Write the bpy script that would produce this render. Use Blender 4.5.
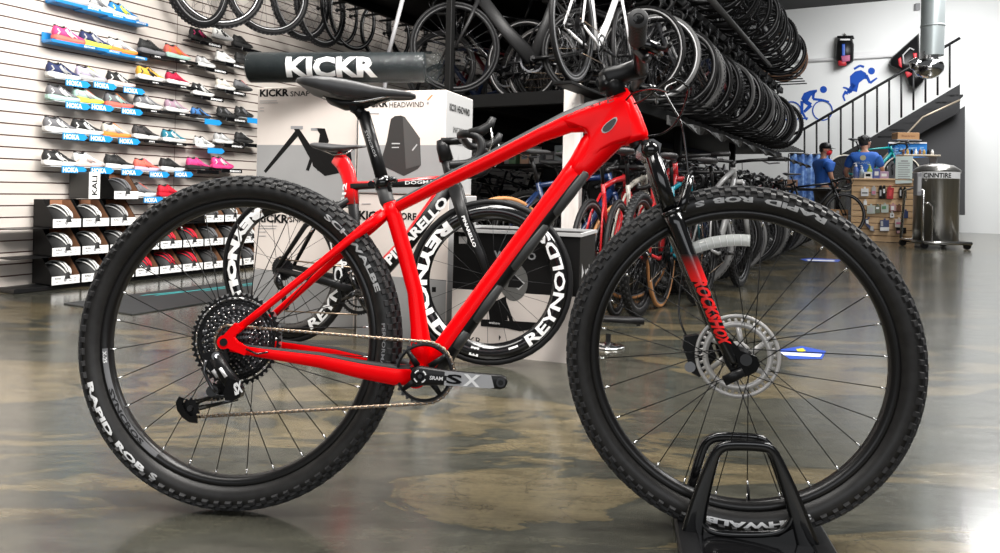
import bpy, math, random
from mathutils import Vector, Matrix
V = Vector
PI = math.pi
D = bpy.data
COL = bpy.context.scene.collection
SC = bpy.context.scene
for o in list(D.objects):
    D.objects.remove(o)

# ---------------------------------------------------------------- camera
FPX, CX, CY, ROLL, CAMH = 700.0, 500.0, 190.3, 0.0228, 0.7187
cr, sr = math.cos(ROLL), math.sin(ROLL)
cd = D.cameras.new('camera')
cam = D.objects.new('camera', cd)
COL.objects.link(cam)
cd.sensor_fit = 'HORIZONTAL'
cd.sensor_width = 36.0
cd.lens = FPX / 1000 * 36
cd.shift_y = -(276.5 - CY) / 1000
cd.clip_start = 0.05
cd.clip_end = 200
cam.matrix_world = Matrix(((cr, -sr, 0, 0), (0, 0, -1, 0), (sr, cr, 0, CAMH), (0, 0, 0, 1)))
SC.camera = cam

# ---------------------------------------------------------------- world, lights, exposure
w = D.worlds.new('world')
SC.world = w
w.use_nodes = True
bg = w.node_tree.nodes['Background']
bg.inputs[0].default_value = (0.93, 0.97, 1.0, 1)
bg.inputs[1].default_value = 0.10
SC.view_settings.view_transform = 'Standard'
SC.view_settings.look = 'None'
SC.view_settings.gamma = 1
SC.view_settings.use_curve_mapping = False
SC.view_settings.exposure = 0.0


def area(name, loc, size, power, rot=(0, 0, 0), color=(1, 1, 1)):
    l = D.lights.new(name, 'AREA')
    l.shape = 'RECTANGLE'
    l.size, l.size_y = size
    l.energy = power
    l.color = color
    o = D.objects.new(name, l)
    o.location = loc
    o.rotation_euler = rot
    COL.objects.link(o)
    return o




area('overhead_light', (-1.6, 0.5, 3.9), (2.6, 0.8), 85, (math.radians(10), 0, 0), (1, .97, .93))
area('overhead_light', (3.1, 1.6, 3.7), (2.6, 1.2), 340, (math.radians(4), math.radians(10), 0), (1, .97, .93))
area('overhead_light', (-0.1, 2.2, 3.3), (1.4, 3.6), 430, (0, math.radians(62), math.radians(-28)), (1, .97, .93))  # added light aimed at the slatted wall to brighten it, no ceiling panel
area('overhead_light', (4.6, 5.2, 4.6), (0.8, 5.0), 80, (0, math.radians(-6), math.radians(-28)))
area('overhead_light', (7.4, 9.5, 4.8), (1.2, 5.0), 340, (0, 0, math.radians(-28)))
area('overhead_light', (8.6, 13.0, 4.9), (2.5, 2.5), 330, (math.radians(28), 0, math.radians(-28)))
area('front_fill_light', (0.2, -3.0, 2.0), (6.0, 2.0), 90, (math.radians(82), 0, 0), (0.95, 0.97, 1.0))  # added fill from behind the camera; no window is known there


def ray(px, py):
    dx, dy = px - CX, py - CY
    return V(((dx * cr + dy * sr) / FPX, 1.0, -(-dx * sr + dy * cr) / FPX))


def at(px, py, Y):
    d = ray(px, py)
    return V((0, 0, CAMH)) + d * Y


def atz(px, py, z=0.0):
    d = ray(px, py)
    return V((0, 0, CAMH)) + d * ((z - CAMH) / d.z)


def on_plane(px, py, o, n):
    d = ray(px, py)
    c = V((0, 0, CAMH))
    return c + d * ((o - c).dot(n) / d.dot(n))


# ---------------------------------------------------------------- materials
MATS = {}


def mat(name, col, rough=0.5, metal=0.0, coat=0.0, spec=0.5, alpha=1.0, emit=None):
    if name in MATS:
        return MATS[name]
    m = D.materials.new(name)
    m.use_nodes = True
    b = m.node_tree.nodes['Principled BSDF']
    b.inputs['Base Color'].default_value = (*col, 1)
    b.inputs['Roughness'].default_value = rough
    b.inputs['Metallic'].default_value = metal
    b.inputs['Coat Weight'].default_value = coat
    b.inputs['Coat Roughness'].default_value = 0.08
    b.inputs['Specular IOR Level'].default_value = spec
    if alpha < 1:
        b.inputs['Alpha'].default_value = alpha
    if emit:
        b.inputs['Emission Color'].default_value = (*col, 1)
        b.inputs['Emission Strength'].default_value = emit
    MATS[name] = m
    return m


def noise_mat(name, c1, c2, scale, rough=0.5, detail=6, lo=0.35, hi=0.65, bump=0.0, metal=0.0, stretch=(1, 1, 1), spec=0.5, rough2=None, coat=0.0):
    m = mat(name, c1, rough, metal, coat, spec)
    nt = m.node_tree
    b = nt.nodes['Principled BSDF']
    tc = nt.nodes.new('ShaderNodeTexCoord')
    mp = nt.nodes.new('ShaderNodeMapping')
    mp.inputs['Scale'].default_value = stretch
    ns = nt.nodes.new('ShaderNodeTexNoise')
    ns.inputs['Scale'].default_value = scale
    ns.inputs['Detail'].default_value = detail
    rp = nt.nodes.new('ShaderNodeValToRGB')
    rp.color_ramp.elements[0].position = lo
    rp.color_ramp.elements[1].position = hi
    rp.color_ramp.elements[0].color = (*c1, 1)
    rp.color_ramp.elements[1].color = (*c2, 1)
    nt.links.new(tc.outputs['Object'], mp.inputs[0])
    nt.links.new(mp.outputs[0], ns.inputs['Vector'])
    nt.links.new(ns.outputs['Fac'], rp.inputs[0])
    nt.links.new(rp.outputs[0], b.inputs['Base Color'])
    if bump:
        bp = nt.nodes.new('ShaderNodeBump')
        bp.inputs['Strength'].default_value = bump
        bp.inputs['Distance'].default_value = 0.01
        nt.links.new(ns.outputs['Fac'], bp.inputs['Height'])
        nt.links.new(bp.outputs[0], b.inputs['Normal'])
    if rough2 is not None:
        mr = nt.nodes.new('ShaderNodeMapRange')
        mr.inputs['To Min'].default_value = rough
        mr.inputs['To Max'].default_value = rough2
        nt.links.new(ns.outputs['Fac'], mr.inputs[0])
        nt.links.new(mr.outputs[0], b.inputs['Roughness'])
    return m


RED = mat('red_gloss_paint', (0.95, 0.0004, 0.003), 0.30, 0, 0.05, spec=.10)
RED2 = mat('red_road_paint', (0.80, 0.004, 0.008), 0.3, 0, 0.5)
BLACK = mat('black_matte', (0.006, 0.006, 0.0065), 0.45, spec=.3)
BLACKG = mat('black_gloss', (0.004, 0.004, 0.0045), 0.14, 0, 0.3)
BLACKS = mat('black_satin', (0.007, 0.007, 0.0075), 0.36, spec=.25)
GREYF = mat('grey_frame_paint', (0.055, 0.055, 0.055), 0.45, spec=.3)
GREYM = mat('mid_grey', (0.28, 0.28, 0.29), 0.45)
RUB = noise_mat('tyre_rubber', (0.013, 0.012, 0.0115), (0.020, 0.019, 0.018), 60, 0.42, spec=0.4)
RUBK = mat('tread_rubber', (0.027, 0.027, 0.028), 0.6, spec=0.3)
RUB2 = mat('plain_rubber', (0.007, 0.007, 0.0075), 0.5, spec=.2)
RIMB = mat('black_rim', (0.008, 0.0075, 0.0075), 0.3, spec=.4)
RIML = mat('rim_decal_grey', (0.13, 0.13, 0.135), 0.35)
STEEL = mat('steel', (0.55, 0.54, 0.52), 0.25, 1.0)
STEELD = mat('dark_steel', (0.10, 0.10, 0.105), 0.28, 0.9)
CHROME = mat('chrome', (0.8, 0.8, 0.8), 0.12, 1.0)
CHAIN = mat('chain_steel', (0.26, 0.195, 0.14), 0.35, 0.85)
WHITE = mat('white_print', (0.80, 0.80, 0.80), 0.45)
WHITEM = mat('white_paint', (0.82, 0.82, 0.81), 0.35)
LGREY = mat('light_grey_print', (0.45, 0.45, 0.45), 0.5)
SILV = mat('silver_print', (0.42, 0.42, 0.43), 0.35, 0.3)
TAN = mat('tan_sidewall', (0.42, 0.19, 0.07), 0.6)
INK = mat('black_ink', (0.008, 0.008, 0.008), 0.6, spec=.1)
CARD = noise_mat('white_carton', (0.64, 0.575, 0.53), (0.69, 0.63, 0.585), 3, 0.5, spec=0.3)
CARDG = noise_mat('grey_carton', (0.27, 0.27, 0.27), (0.31, 0.31, 0.31), 3, 0.45, spec=0.3)
CARDS = noise_mat('side_carton', (0.36, 0.36, 0.36), (0.39, 0.39, 0.39), 3, 0.5, spec=0.3)
CARDK = mat('black_carton', (0.008, 0.0078, 0.0078), 0.5, spec=.12)
KRAFT = noise_mat('kraft_board', (0.25, 0.11, 0.055), (0.30, 0.14, 0.07), 8, 0.8)
SADDLE = mat('saddle_cover', (0.045, 0.045, 0.047), 0.42)
CYAN = mat('cyan_print', (0.03, 0.35, 0.36), 0.5)
BLUE = mat('blue_plastic', (0.01, 0.20, 0.52), 0.35)
ORANGE = mat('orange_print', (0.8, 0.22, 0.05), 0.5)


# ---------------------------------------------------------------- mesh builder
class MB:
    def __init__(s):
        s.v, s.f, s.m, s.s, s.mats = [], [], [], [], []

    def mi(s, m):
        if m not in s.mats:
            s.mats.append(m)
        return s.mats.index(m)

    def add(s, vs, fs, m, smooth=True, M=None):
        b = len(s.v)
        if M is not None:
            vs = [M @ V(v) for v in vs]
        s.v += [tuple(v) for v in vs]
        k = s.mi(m) if not isinstance(m, list) else None
        for i, f in enumerate(fs):
            s.f.append([b + q for q in f])
            s.m.append(k if k is not None else s.mi(m[i]))
            s.s.append(smooth)
        return s

    def box(s, c, d, m, M=None):
        x, y, z = [q / 2 for q in d]
        vs = [V(c) + V((i * x, j * y, k * z)) for i in (-1, 1) for j in (-1, 1) for k in (-1, 1)]
        fs = [(0, 1, 3, 2), (4, 6, 7, 5), (0, 4, 5, 1), (2, 3, 7, 6), (0, 2, 6, 4), (1, 5, 7, 3)]
        return s.add(vs, fs, m, False, M)

    def cbox(s, c, d, m, b=0.1, M=None):
        """box with chamfered edges; b = chamfer size in metres"""
        x, y, z = [q / 2 for q in d]
        b = min(b, x * .9, y * .9, z * .9)
        vs, idx = [], {}
        for i in (-1, 1):
            for j in (-1, 1):
                for k in (-1, 1):
                    for a, p in enumerate(((i * x, j * (y - b), k * (z - b)), (i * (x - b), j * y, k * (z - b)), (i * (x - b), j * (y - b), k * z))):
                        idx[(i, j, k, a)] = len(vs)
                        vs.append(V(c) + V(p))
        F = []
        g = lambda i, j, k, a: idx[(i, j, k, a)]
        for i in (-1, 1):
            F.append([g(i, -1, -1, 0), g(i, 1, -1, 0), g(i, 1, 1, 0), g(i, -1, 1, 0)][::i])
            F.append([g(-1, i, -1, 1), g(-1, i, 1, 1), g(1, i, 1, 1), g(1, i, -1, 1)][::i])
            F.append([g(-1, -1, i, 2), g(1, -1, i, 2), g(1, 1, i, 2), g(-1, 1, i, 2)][::i])
            for j in (-1, 1):
                F.append([g(i, j, -1, 0), g(i, j, 1, 0), g(i, j, 1, 1), g(i, j, -1, 1)][::-i * j])
                F.append([g(i, -1, j, 0), g(i, 1, j, 0), g(i, 1, j, 2), g(i, -1, j, 2)][::i * j])
                F.append([g(-1, i, j, 1), g(1, i, j, 1), g(1, i, j, 2), g(-1, i, j, 2)][::-i * j])
                for k in (-1, 1):
                    F.append([g(i, j, k, 0), g(i, j, k, 1), g(i, j, k, 2)][::i * j * k])
        return s.add(vs, F, m, False, M)

    def loft(s, secs, m, caps=True, closed=False, smooth=True, M=None, matf=None):
        """secs: list of rings (lists of Vectors, same count)"""
        n = len(secs[0])
        vs = [p for r in secs for p in r]
        fs, ms = [], []
        L = len(secs)
        for i in range(L if closed else L - 1):
            j = (i + 1) % L
            for k in range(n):
                q = (k + 1) % n
                fs.append((i * n + k, i * n + q, j * n + q, j * n + k))
                ms.append(matf(k, n) if matf else m)
        if caps and not closed:
            fs.append(tuple(range(n))[::-1])
            ms.append(m)
            fs.append(tuple((L - 1) * n + k for k in range(n)))
            ms.append(m)
        return s.add(vs, fs, ms, smooth, M)

    def tube(s, pts, r, m, n=8, caps=True, closed=False, M=None, flat=1.0, up=None, matf=None, exp=2.0):
        """pts along a path; r radius (number, list of numbers, or list of (a, b)); a = in the 'up' direction"""
        pts = [V(p) for p in pts]
        L = len(pts)
        secs = []
        prev = None
        for i, p in enumerate(pts):
            if closed:
                t = pts[(i + 1) % L] - pts[i - 1]
            else:
                t = pts[min(i + 1, L - 1)] - pts[max(i - 1, 0)]
            if t.length < 1e-9:
                t = V((0, 0, 1))
            t.normalize()
            if up is not None:
                u = V(up) - t * V(up).dot(t)
            elif prev is None:
                a = V((0, 0, 1)) if abs(t.z) < .9 else V((1, 0, 0))
                u = a - t * a.dot(t)
            else:
                u = prev - t * prev.dot(t)
            u.normalize()
            prev = u
            w_ = t.cross(u)
            ri = r[i] if isinstance(r, (list, tuple)) else r
            a, b = ri if isinstance(ri, (list, tuple)) else (ri, ri * flat)
            ring = []
            for k in range(n):
                th = 2 * PI * (k + .5) / n
                c, q = math.cos(th), math.sin(th)
                c = math.copysign(abs(c) ** (2 / exp), c)
                q = math.copysign(abs(q) ** (2 / exp), q)
                ring.append(p + u * (a * c) + w_ * (b * q))
            secs.append(ring)
        return s.loft(secs, m, caps, closed, True, M, matf)

    def cyl(s, a, b, r, m, n=16, r2=None, M=None, smooth=True):
        a, b = V(a), V(b)
        t = (b - a).normalized()
        x = t.orthogonal().normalized()
        y = t.cross(x)
        r2 = r if r2 is None else r2
        A = [a + (x * math.cos(2 * PI * k / n) + y * math.sin(2 * PI * k / n)) * r for k in range(n)]
        B = [b + (x * math.cos(2 * PI * k / n) + y * math.sin(2 * PI * k / n)) * r2 for k in range(n)]
        s.add(A + B, [(k, (k + 1) % n, n + (k + 1) % n, n + k) for k in range(n)], m, smooth, M)
        s.add(A, [tuple(range(n))[::-1]], m, False, M)
        s.add(B, [tuple(range(n))], m, False, M)
        return s

    def lathe(s, prof, m, n=32, M=None, matf=None, closed=False, a0=0, a1=2 * PI):
        """prof: (r, y) pairs, revolved about the local y axis (plane xz)"""
        full = abs(a1 - a0 - 2 * PI) < 1e-6
        vs, fs, ms = [], [], []
        L = len(prof)
        N = n if full else n + 1
        for k in range(N):
            a = a0 + (a1 - a0) * k / n
            for r, y in prof:
                vs.append((r * math.cos(a), y, r * math.sin(a)))
        for k in range(n):
            q = (k + 1) % N
            for i in range(L if closed else L - 1):
                j = (i + 1) % L
                fs.append((k * L + i, q * L + i, q * L + j, k * L + j))
                ms.append(matf(i) if matf else m)
        return s.add(vs, fs, ms, True, M)

    def sphere(s, c, r, m, n=12, M=None):
        rr = r if isinstance(r, (tuple, list)) else (r, r, r)
        vs, fs = [], []
        h = n // 2
        for i in range(h + 1):
            ph = PI * i / h
            for k in range(n):
                th = 2 * PI * k / n
                vs.append((c[0] + rr[0] * math.sin(ph) * math.cos(th), c[1] + rr[1] * math.sin(ph) * math.sin(th), c[2] + rr[2] * math.cos(ph)))
        for i in range(h):
            for k in range(n):
                q = (k + 1) % n
                fs.append((i * n + k, (i + 1) * n + k, (i + 1) * n + q, i * n + q))
        return s.add(vs, fs, m, True, M)

    def prism(s, poly, y0, y1, m, M=None, smooth=False):
        """polygon in (x, z) extruded from y0 to y1"""
        n = len(poly)
        A = [(p[0], y0, p[1]) for p in poly]
        B = [(p[0], y1, p[1]) for p in poly]
        s.add(A + B, [tuple(range(n)), tuple(range(n, 2 * n))[::-1]], m, False, M)
        s.add(A + B, [(k, n + k, n + (k + 1) % n, (k + 1) % n) for k in range(n)], m, smooth, M)
        return s

    def quad(s, p, m, M=None):
        return s.add(p, [tuple(range(len(p)))], m, False, M)

    def build(s, name, parent=None, M=None, fix=False):
        me = D.meshes.new(name)
        me.from_pydata(s.v, [], s.f)
        for q in s.mats:
            me.materials.append(q)
        me.polygons.foreach_set('material_index', s.m)
        me.polygons.foreach_set('use_smooth', s.s)
        if fix:
            import bmesh
            b = bmesh.new()
            b.from_mesh(me)
            bmesh.ops.remove_doubles(b, verts=b.verts, dist=1e-5)
            bmesh.ops.recalc_face_normals(b, faces=b.faces)
            b.to_mesh(me)
            b.free()
        me.update()
        o = D.objects.new(name, me)
        COL.objects.link(o)
        if parent is not None:
            o.parent = parent
        if M is not None:
            o.matrix_local = M if parent is not None else M
        return o


def tag(o, label=None, cat=None, group=None, kind=None):
    if label:
        o['label'] = label
    if cat:
        o['category'] = cat
    if group:
        o['group'] = group
    if kind:
        o['kind'] = kind
    return o


def empty(name, M=None, label=None, cat=None, group=None):
    o = D.objects.new(name, None)
    COL.objects.link(o)
    o.empty_display_size = .1
    if M is not None:
        o.matrix_world = M
    tag(o, label, cat, group)
    return o


def copy_tree(o, parent=None):
    c = o.copy()
    COL.objects.link(c)
    c.parent = parent
    for ch in o.children:
        copy_tree(ch, c)
    return c


def frameM(o, x, z):
    """matrix with origin o, local x ~ x, local z ~ z (y = z cross x)"""
    x = V(x).normalized()
    y = V(z).cross(x).normalized()
    z = x.cross(y)
    return Matrix(((x.x, y.x, z.x, o[0]), (x.y, y.y, z.y, o[1]), (x.z, y.z, z.z, o[2]), (0, 0, 0, 1)))


_tc = {}


def glyphs(txt, bold=0.0, shear=0.0, cuts=0):
    """outline lettering as a flat mesh in the unit square; cuts > 0 slices it finely enough to be bent"""
    key = (txt, bold, shear, cuts)
    if key in _tc:
        return _tc[key]
    c = D.curves.new('lettering', 'FONT')
    c.body = txt
    c.size = 1
    c.offset = bold
    c.shear = shear
    c.resolution_u = 2
    o = D.objects.new('lettering', c)
    COL.objects.link(o)
    dg = bpy.context.evaluated_depsgraph_get()
    dg.update()
    me = o.evaluated_get(dg).to_mesh()
    if cuts:
        import bmesh
        b_ = bmesh.new()
        b_.from_mesh(me)
        bmesh.ops.remove_doubles(b_, verts=b_.verts, dist=1e-6)
        ys = [v.co.y for v in b_.verts]
        xs = [v.co.x for v in b_.verts]
        y0, y1, x0, x1 = min(ys), max(ys), min(xs), max(xs)
        for k in range(1, cuts):
            bmesh.ops.bisect_plane(b_, geom=b_.verts[:] + b_.edges[:] + b_.faces[:], plane_co=(0, y0 + (y1 - y0) * k / cuts, 0), plane_no=(0, 1, 0))
        nx = max(2, int((x1 - x0) / (y1 - y0) * 2.5))
        for k in range(1, nx):
            bmesh.ops.bisect_plane(b_, geom=b_.verts[:] + b_.edges[:] + b_.faces[:], plane_co=(x0 + (x1 - x0) * k / nx, 0, 0), plane_no=(1, 0, 0))
        b_.verts.index_update()
        vs = [v.co.copy() for v in b_.verts]
        fs = [tuple(v.index for v in f.verts) for f in b_.faces]
        b_.free()
    else:
        vs = [v.co.copy() for v in me.vertices]
        fs = [tuple(p.vertices) for p in me.polygons]
    o.evaluated_get(dg).to_mesh_clear()
    D.objects.remove(o)
    D.curves.remove(c)
    x0, x1 = min(v.x for v in vs), max(v.x for v in vs)
    y0, y1 = min(v.y for v in vs), max(v.y for v in vs)
    vs = [((v.x - x0) / (x1 - x0), (v.y - y0) / (y1 - y0)) for v in vs]
    _tc[key] = (vs, fs, (x1 - x0) / (y1 - y0))
    return _tc[key]


def text_quad(mb, txt, o, rx, uy, m, bold=0.02, shear=0.0):
    """lettering that fills the parallelogram o, o+rx, o+uy"""
    vs, fs, _ = glyphs(txt, bold, shear)
    o, rx, uy = V(o), V(rx), V(uy)
    mb.add([o + rx * a + uy * b for a, b in vs], fs, m, False)


def text_arc(mb, txt, a0, a1, r0, r1, yf, m, bold=0.02, M=None):
    """lettering on a sidewall: along angle a0->a1, base radius r0, cap radius r1; yf(r) gives the lateral place"""
    vs, fs, _ = glyphs(txt, bold, 0.0, 6)
    out = []
    for a, b in vs:
        an = a0 + (a1 - a0) * a
        r = r0 + (r1 - r0) * b
        out.append((r * math.cos(an), yf(r), r * math.sin(an)))
    mb.add(out, fs, m, False, M)


ORD = ['first', 'second', 'third', 'fourth', 'fifth', 'sixth', 'seventh', 'eighth', 'ninth', 'tenth', 'eleventh', 'twelfth', 'thirteenth', 'fourteenth', 'fifteenth', 'sixteenth', 'seventeenth', 'eighteenth', 'nineteenth', 'twentieth', 'twenty-first', 'twenty-second', 'twenty-third', 'twenty-fourth']
# ================================================================ the room
WT = 0.52                       # the long walls run along (WT, 1)
U = V((WT, 1, 0)).normalized()
W = V((U.y, -U.x, 0))           # across the shop, towards the right and the camera
UP = V((0, 0, 1))


def wall_pt(c, Y, z=0):
    return V((c + WT * Y, Y, z))


def meet(px, py, c):
    """the point of the vertical plane X = c + WT*Y seen at a pixel"""
    return on_plane(px, py, V((c, 0, 0)), V((1, -WT, 0)).normalized())


# polished concrete floor
fm = D.materials.new('polished_concrete')
fm.use_nodes = True
nt = fm.node_tree
b = nt.nodes['Principled BSDF']
tc = nt.nodes.new('ShaderNodeTexCoord')


def noise(scale, detail, stretch, rough=.6, dist=0.0):
    mp = nt.nodes.new('ShaderNodeMapping')
    mp.inputs['Scale'].default_value = stretch
    mp.inputs['Rotation'].default_value = (0, 0, .35)
    n = nt.nodes.new('ShaderNodeTexNoise')
    n.inputs['Scale'].default_value = scale
    n.inputs['Detail'].default_value = detail
    n.inputs['Roughness'].default_value = rough
    n.inputs['Distortion'].default_value = dist
    nt.links.new(tc.outputs['Object'], mp.inputs[0])
    nt.links.new(mp.outputs[0], n.inputs['Vector'])
    return n


def ramp(src, stops):
    r = nt.nodes.new('ShaderNodeValToRGB')
    e = r.color_ramp.elements
    while len(e) < len(stops):
        e.new(.5)
    for i, (p, c) in enumerate(stops):
        e[i].position = p
        e[i].color = (*c, 1)
    nt.links.new(src, r.inputs[0])
    return r


def mix(kind, fac, a, c):
    m = nt.nodes.new('ShaderNodeMixRGB')
    m.blend_type = kind
    if isinstance(fac, float):
        m.inputs[0].default_value = fac
    else:
        nt.links.new(fac, m.inputs[0])
    nt.links.new(a, m.inputs[1])
    nt.links.new(c, m.inputs[2])
    return m


n1 = noise(1.15, 7, (.8, 2.2, 1), .62, .9)
r1 = ramp(n1.outputs['Fac'], [(.44, (.104, .086, .052)), (.472, (.082, .070, .043)), (.484, (.038, .039, .032)), (.53, (.052, .051, .040))])
n2 = noise(6, 9, (.7, 2.6, 1), .74)
r2 = ramp(n2.outputs['Fac'], [(.30, (.50, .50, .50)), (.52, (1.0, 1.0, 1.0)), (.72, (1.45, 1.40, 1.30))])
m1 = mix('MULTIPLY', 1.0, r1.outputs[0], r2.outputs[0])
n3 = noise(60, 4, (1, 1, 1), .8)
r3 = ramp(n3.outputs['Fac'], [(.30, (.86, .86, .86)), (.6, (1.05, 1.05, 1.05))])
m2 = mix('MULTIPLY', 1.0, m1.outputs[0], r3.outputs[0])
n4 = noise(3.2, 3, (1, 1, 1), .5, 1.2)
r4 = ramp(n4.outputs['Fac'], [(.515, (1, 1, 1)), (.528, (.72, .72, .74)), (.54, (1, 1, 1))])
m3 = mix('MULTIPLY', .8, m2.outputs[0], r4.outputs[0])
nt.links.new(m3.outputs[0], b.inputs['Base Color'])
rr = nt.nodes.new('ShaderNodeMapRange')
rr.inputs['To Min'].default_value = .10
rr.inputs['To Max'].default_value = .30
nt.links.new(n2.outputs['Fac'], rr.inputs[0])
nt.links.new(rr.outputs[0], b.inputs['Roughness'])
b.inputs['Coat Weight'].default_value = .25
b.inputs['Coat Roughness'].default_value = .12
bp = nt.nodes.new('ShaderNodeBump')
bp.inputs['Strength'].default_value = .06
bp.inputs['Distance'].default_value = .01
nt.links.new(n2.outputs['Fac'], bp.inputs['Height'])
nt.links.new(bp.outputs[0], b.inputs['Normal'])
fl = MB()
fl.box((4, 8, -.05), (30, 26, .1), fm)
tag(fl.build('floor'), kind='structure')

# slatwall on the left
CW = -5.55
SLAT = noise_mat('slat_panel', (.53, .480, .435), (.59, .54, .495), 2.2, .5, stretch=(1, 1, 5))
GROOVE = mat('slat_groove', (.10, .045, .035), .7)
DRY = mat('white_wall_paint', (.76, .77, .76), .7)
TH = .03
sw = MB()
Y0w, Y1w = 1.6, 22.0
prof = []                       # (depth outward, z, groove?)
pitch, off = .0762, .0125
z = 0
prof.append((0, 0.0))
k = 1
while pitch * k + off < 3.35:
    zc = pitch * k + off
    prof += [(0, zc - .0045), (-.009, zc - .0035), (-.009, zc + .0035), (0, zc + .0045)]
    k += 1
prof.append((0, 3.4))
splits = [Y0w, meet(177.5, 20, CW).y, meet(177.5, 20, CW).y + 2.44 * U.y, Y1w]
nrm = V((1, -WT, 0)).normalized()
for s0, s1 in zip(splits[:-1], splits[1:]):
    a = wall_pt(CW, s0 + .002)
    b_ = wall_pt(CW, s1 - .002)
    vs, fs, ms = [], [], []
    for d, zz in prof:
        vs += [a + nrm * d + UP * zz, b_ + nrm * d + UP * zz]
    for i in range(len(prof) - 1):
        fs.append((2 * i, 2 * i + 1, 2 * i + 3, 2 * i + 2))
        g = prof[i][0] < 0 or prof[i + 1][0] < 0
        ms.append(GROOVE if g else SLAT)
    sw.add(vs, fs, ms, False)
a, b_ = wall_pt(CW, Y0w) - nrm * .012, wall_pt(CW, Y1w) - nrm * .012
sw.add([a, b_, b_ + UP * 3.4, a + UP * 3.4, a - nrm * .1, b_ - nrm * .1, b_ - nrm * .1 + UP * 3.4, a - nrm * .1 + UP * 3.4], [(0, 1, 2, 3), (4, 5, 6, 7), (3, 2, 6, 7)], GROOVE, False)
a, b_ = a + UP * 3.4, b_ + UP * 3.4
sw.add([a, b_, b_ + UP * 2.2, a + UP * 2.2], [(0, 1, 2, 3)], DRY, False)
tag(sw.build('wall_left'), kind='structure')

# back wall
BP_ = at(850, 100, 17.0)
BP_.z = 0
PAINT = noise_mat('back_wall_paint', (.72, .73, .72), (.76, .77, .76), .8, .6)
bw = MB()
a, b_ = BP_ - W * 9, BP_ + W * 7
bw.add([a, b_, b_ + UP * 5.6, a + UP * 5.6, a + U * .2, b_ + U * .2, b_ + U * .2 + UP * 5.6, a + U * .2 + UP * 5.6], [(0, 1, 2, 3), (4, 5, 6, 7), (2, 3, 7, 6)], PAINT, False)
tag(bw.build('wall_back'), kind='structure')


def back(px, py, d=0.0):
    return on_plane(px, py, BP_ - U * d, U)


# ledge along the back wall
zl = back(850, 58.5).z
tr = MB()
a, b_ = back(760, 60), back(905, 54)
a = V((a.x, a.y, zl))
b_ = V((b_.x, b_.y, zl))
tr.tube([a - U * .04, b_ - U * .04], [(.05, .05)] * 2, mat('ledge_white', (.66, .66, .66), .5), 4, up=UP)
tag(tr.build('trim_1'), kind='structure')
tr = MB()
a, b_ = back(895, 58, .0), back(870, 58, 0)
tr.box((0, 0, 0), (.62, .09, .10), mat('ledge_white', (.66, .66, .66), .5), M=frameM(V((back(868, 58).x, back(868, 58).y, zl + .08)), W, UP))
tag(tr.build('trim_2'), kind='structure')
# dark soffit over the back wall
ce = MB()
cz = back(850, 4).z
a, b_ = BP_ - W * 9, BP_ + W * 7
a.z = b_.z = cz
CEIL = mat('dark_soffit', (.03, .03, .032), .7)
ce.add([a, b_, b_ - U * 7, a - U * 7, a + UP * 1.2, b_ + UP * 1.2, b_ - U * 7 + UP * 1.2, a - U * 7 + UP * 1.2], [(0, 1, 2, 3), (4, 5, 6, 7), (2, 3, 7, 6)], CEIL, False)
tag(ce.build('ceiling'), kind='structure')

# ---------------------------------------------------------------- rubber mat
MATB = mat('mat_grey', (.030, .032, .033), .55)
q = [atz(*p, .004) for p in ((62, 291), (110, 283), (188, 278.5), (262, 283), (270, 300), (180, 296), (120, 292))]
q = [atz(120, 290), atz(185, 276), atz(262, 283.5), atz(262, 303), atz(150, 296)]
mm = MB()
ma, mb2, mc_ = atz(100, 292), atz(222, 271), atz(262, 298)
ex = (mb2 - ma)
ex = U * 2.6
o_ = atz(262, 300)
ctr_m = atz(200, 286)
MF = frameM(V((ctr_m.x, ctr_m.y, 0)), U, UP)
mm.cbox((-.0, -.32, .004), (1.9, .62, .008), MATB, .003)
for k, (x0, y0, w_, h_) in enumerate(((-.55, -.10, .25, .02), (-.5, -.16, .8, .03), (-.2, -.24, .7, .02), (.3, -.30, .45, .03))):
    mm.quad([(x0, y0 - h_, .0085), (x0 + w_, y0 - h_ - .05, .0085), (x0 + w_ + .05, y0 - .05, .0085), (x0 + .05, y0, .0085)], CYAN)
mo = mm.build('floor_mat', None, MF)
tag(mo, 'dark grey floor mat with teal print lying before the helmet boxes', 'mat')

# tape marks on the floor
tp_ = MB()
c1, c2 = atz(786, 350, 0), atz(852, 356, 0)
TB_ = mat('blue_floor_print', (.02, .07, .42), .35)
TY_ = mat('yellow_print', (.55, .5, .03), .4)


def floor_patch(name, pts, m, label, extra=None):
    p_ = MB()
    q = [atz(x, y, .0015) for x, y in pts]
    c = sum(q, V()) / len(q)
    p_.add([v_ - c for v_ in q] + [v_ - c - UP * .001 for v_ in q], [tuple(range(len(q)))] + [tuple(range(len(q), 2 * len(q)))[::-1]], m, False)
    if extra:
        for pts2, m2 in extra:
            q2 = [atz(x, y, .0022) - c for x, y in pts2]
            p_.add(q2, [tuple(range(len(q2)))], m2, False)
    o = p_.build(name, None, Matrix.Translation(c))
    tag(o, label, 'floor sticker')
    return o


floor_patch('floor_sticker', [(776, 350), (802, 346), (826, 351), (822, 359), (790, 359)], TB_, 'blue and white floor sticker seen behind the front brake disc', [([(780, 352), (822, 354), (820, 357), (784, 355)], WHITE), ([(796, 349), (803, 348), (806, 351), (798, 352)], TY_)])
floor_patch('floor_sticker', [(800, 259), (812, 258), (842, 259.5), (838, 262), (806, 261)], TB_, 'distant blue and white floor sticker near the counter', [([(806, 259.4), (835, 260.2), (834, 261.3), (808, 260.6)], WHITE)])

# ---------------------------------------------------------------- shoes
SHOE = {}


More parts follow.
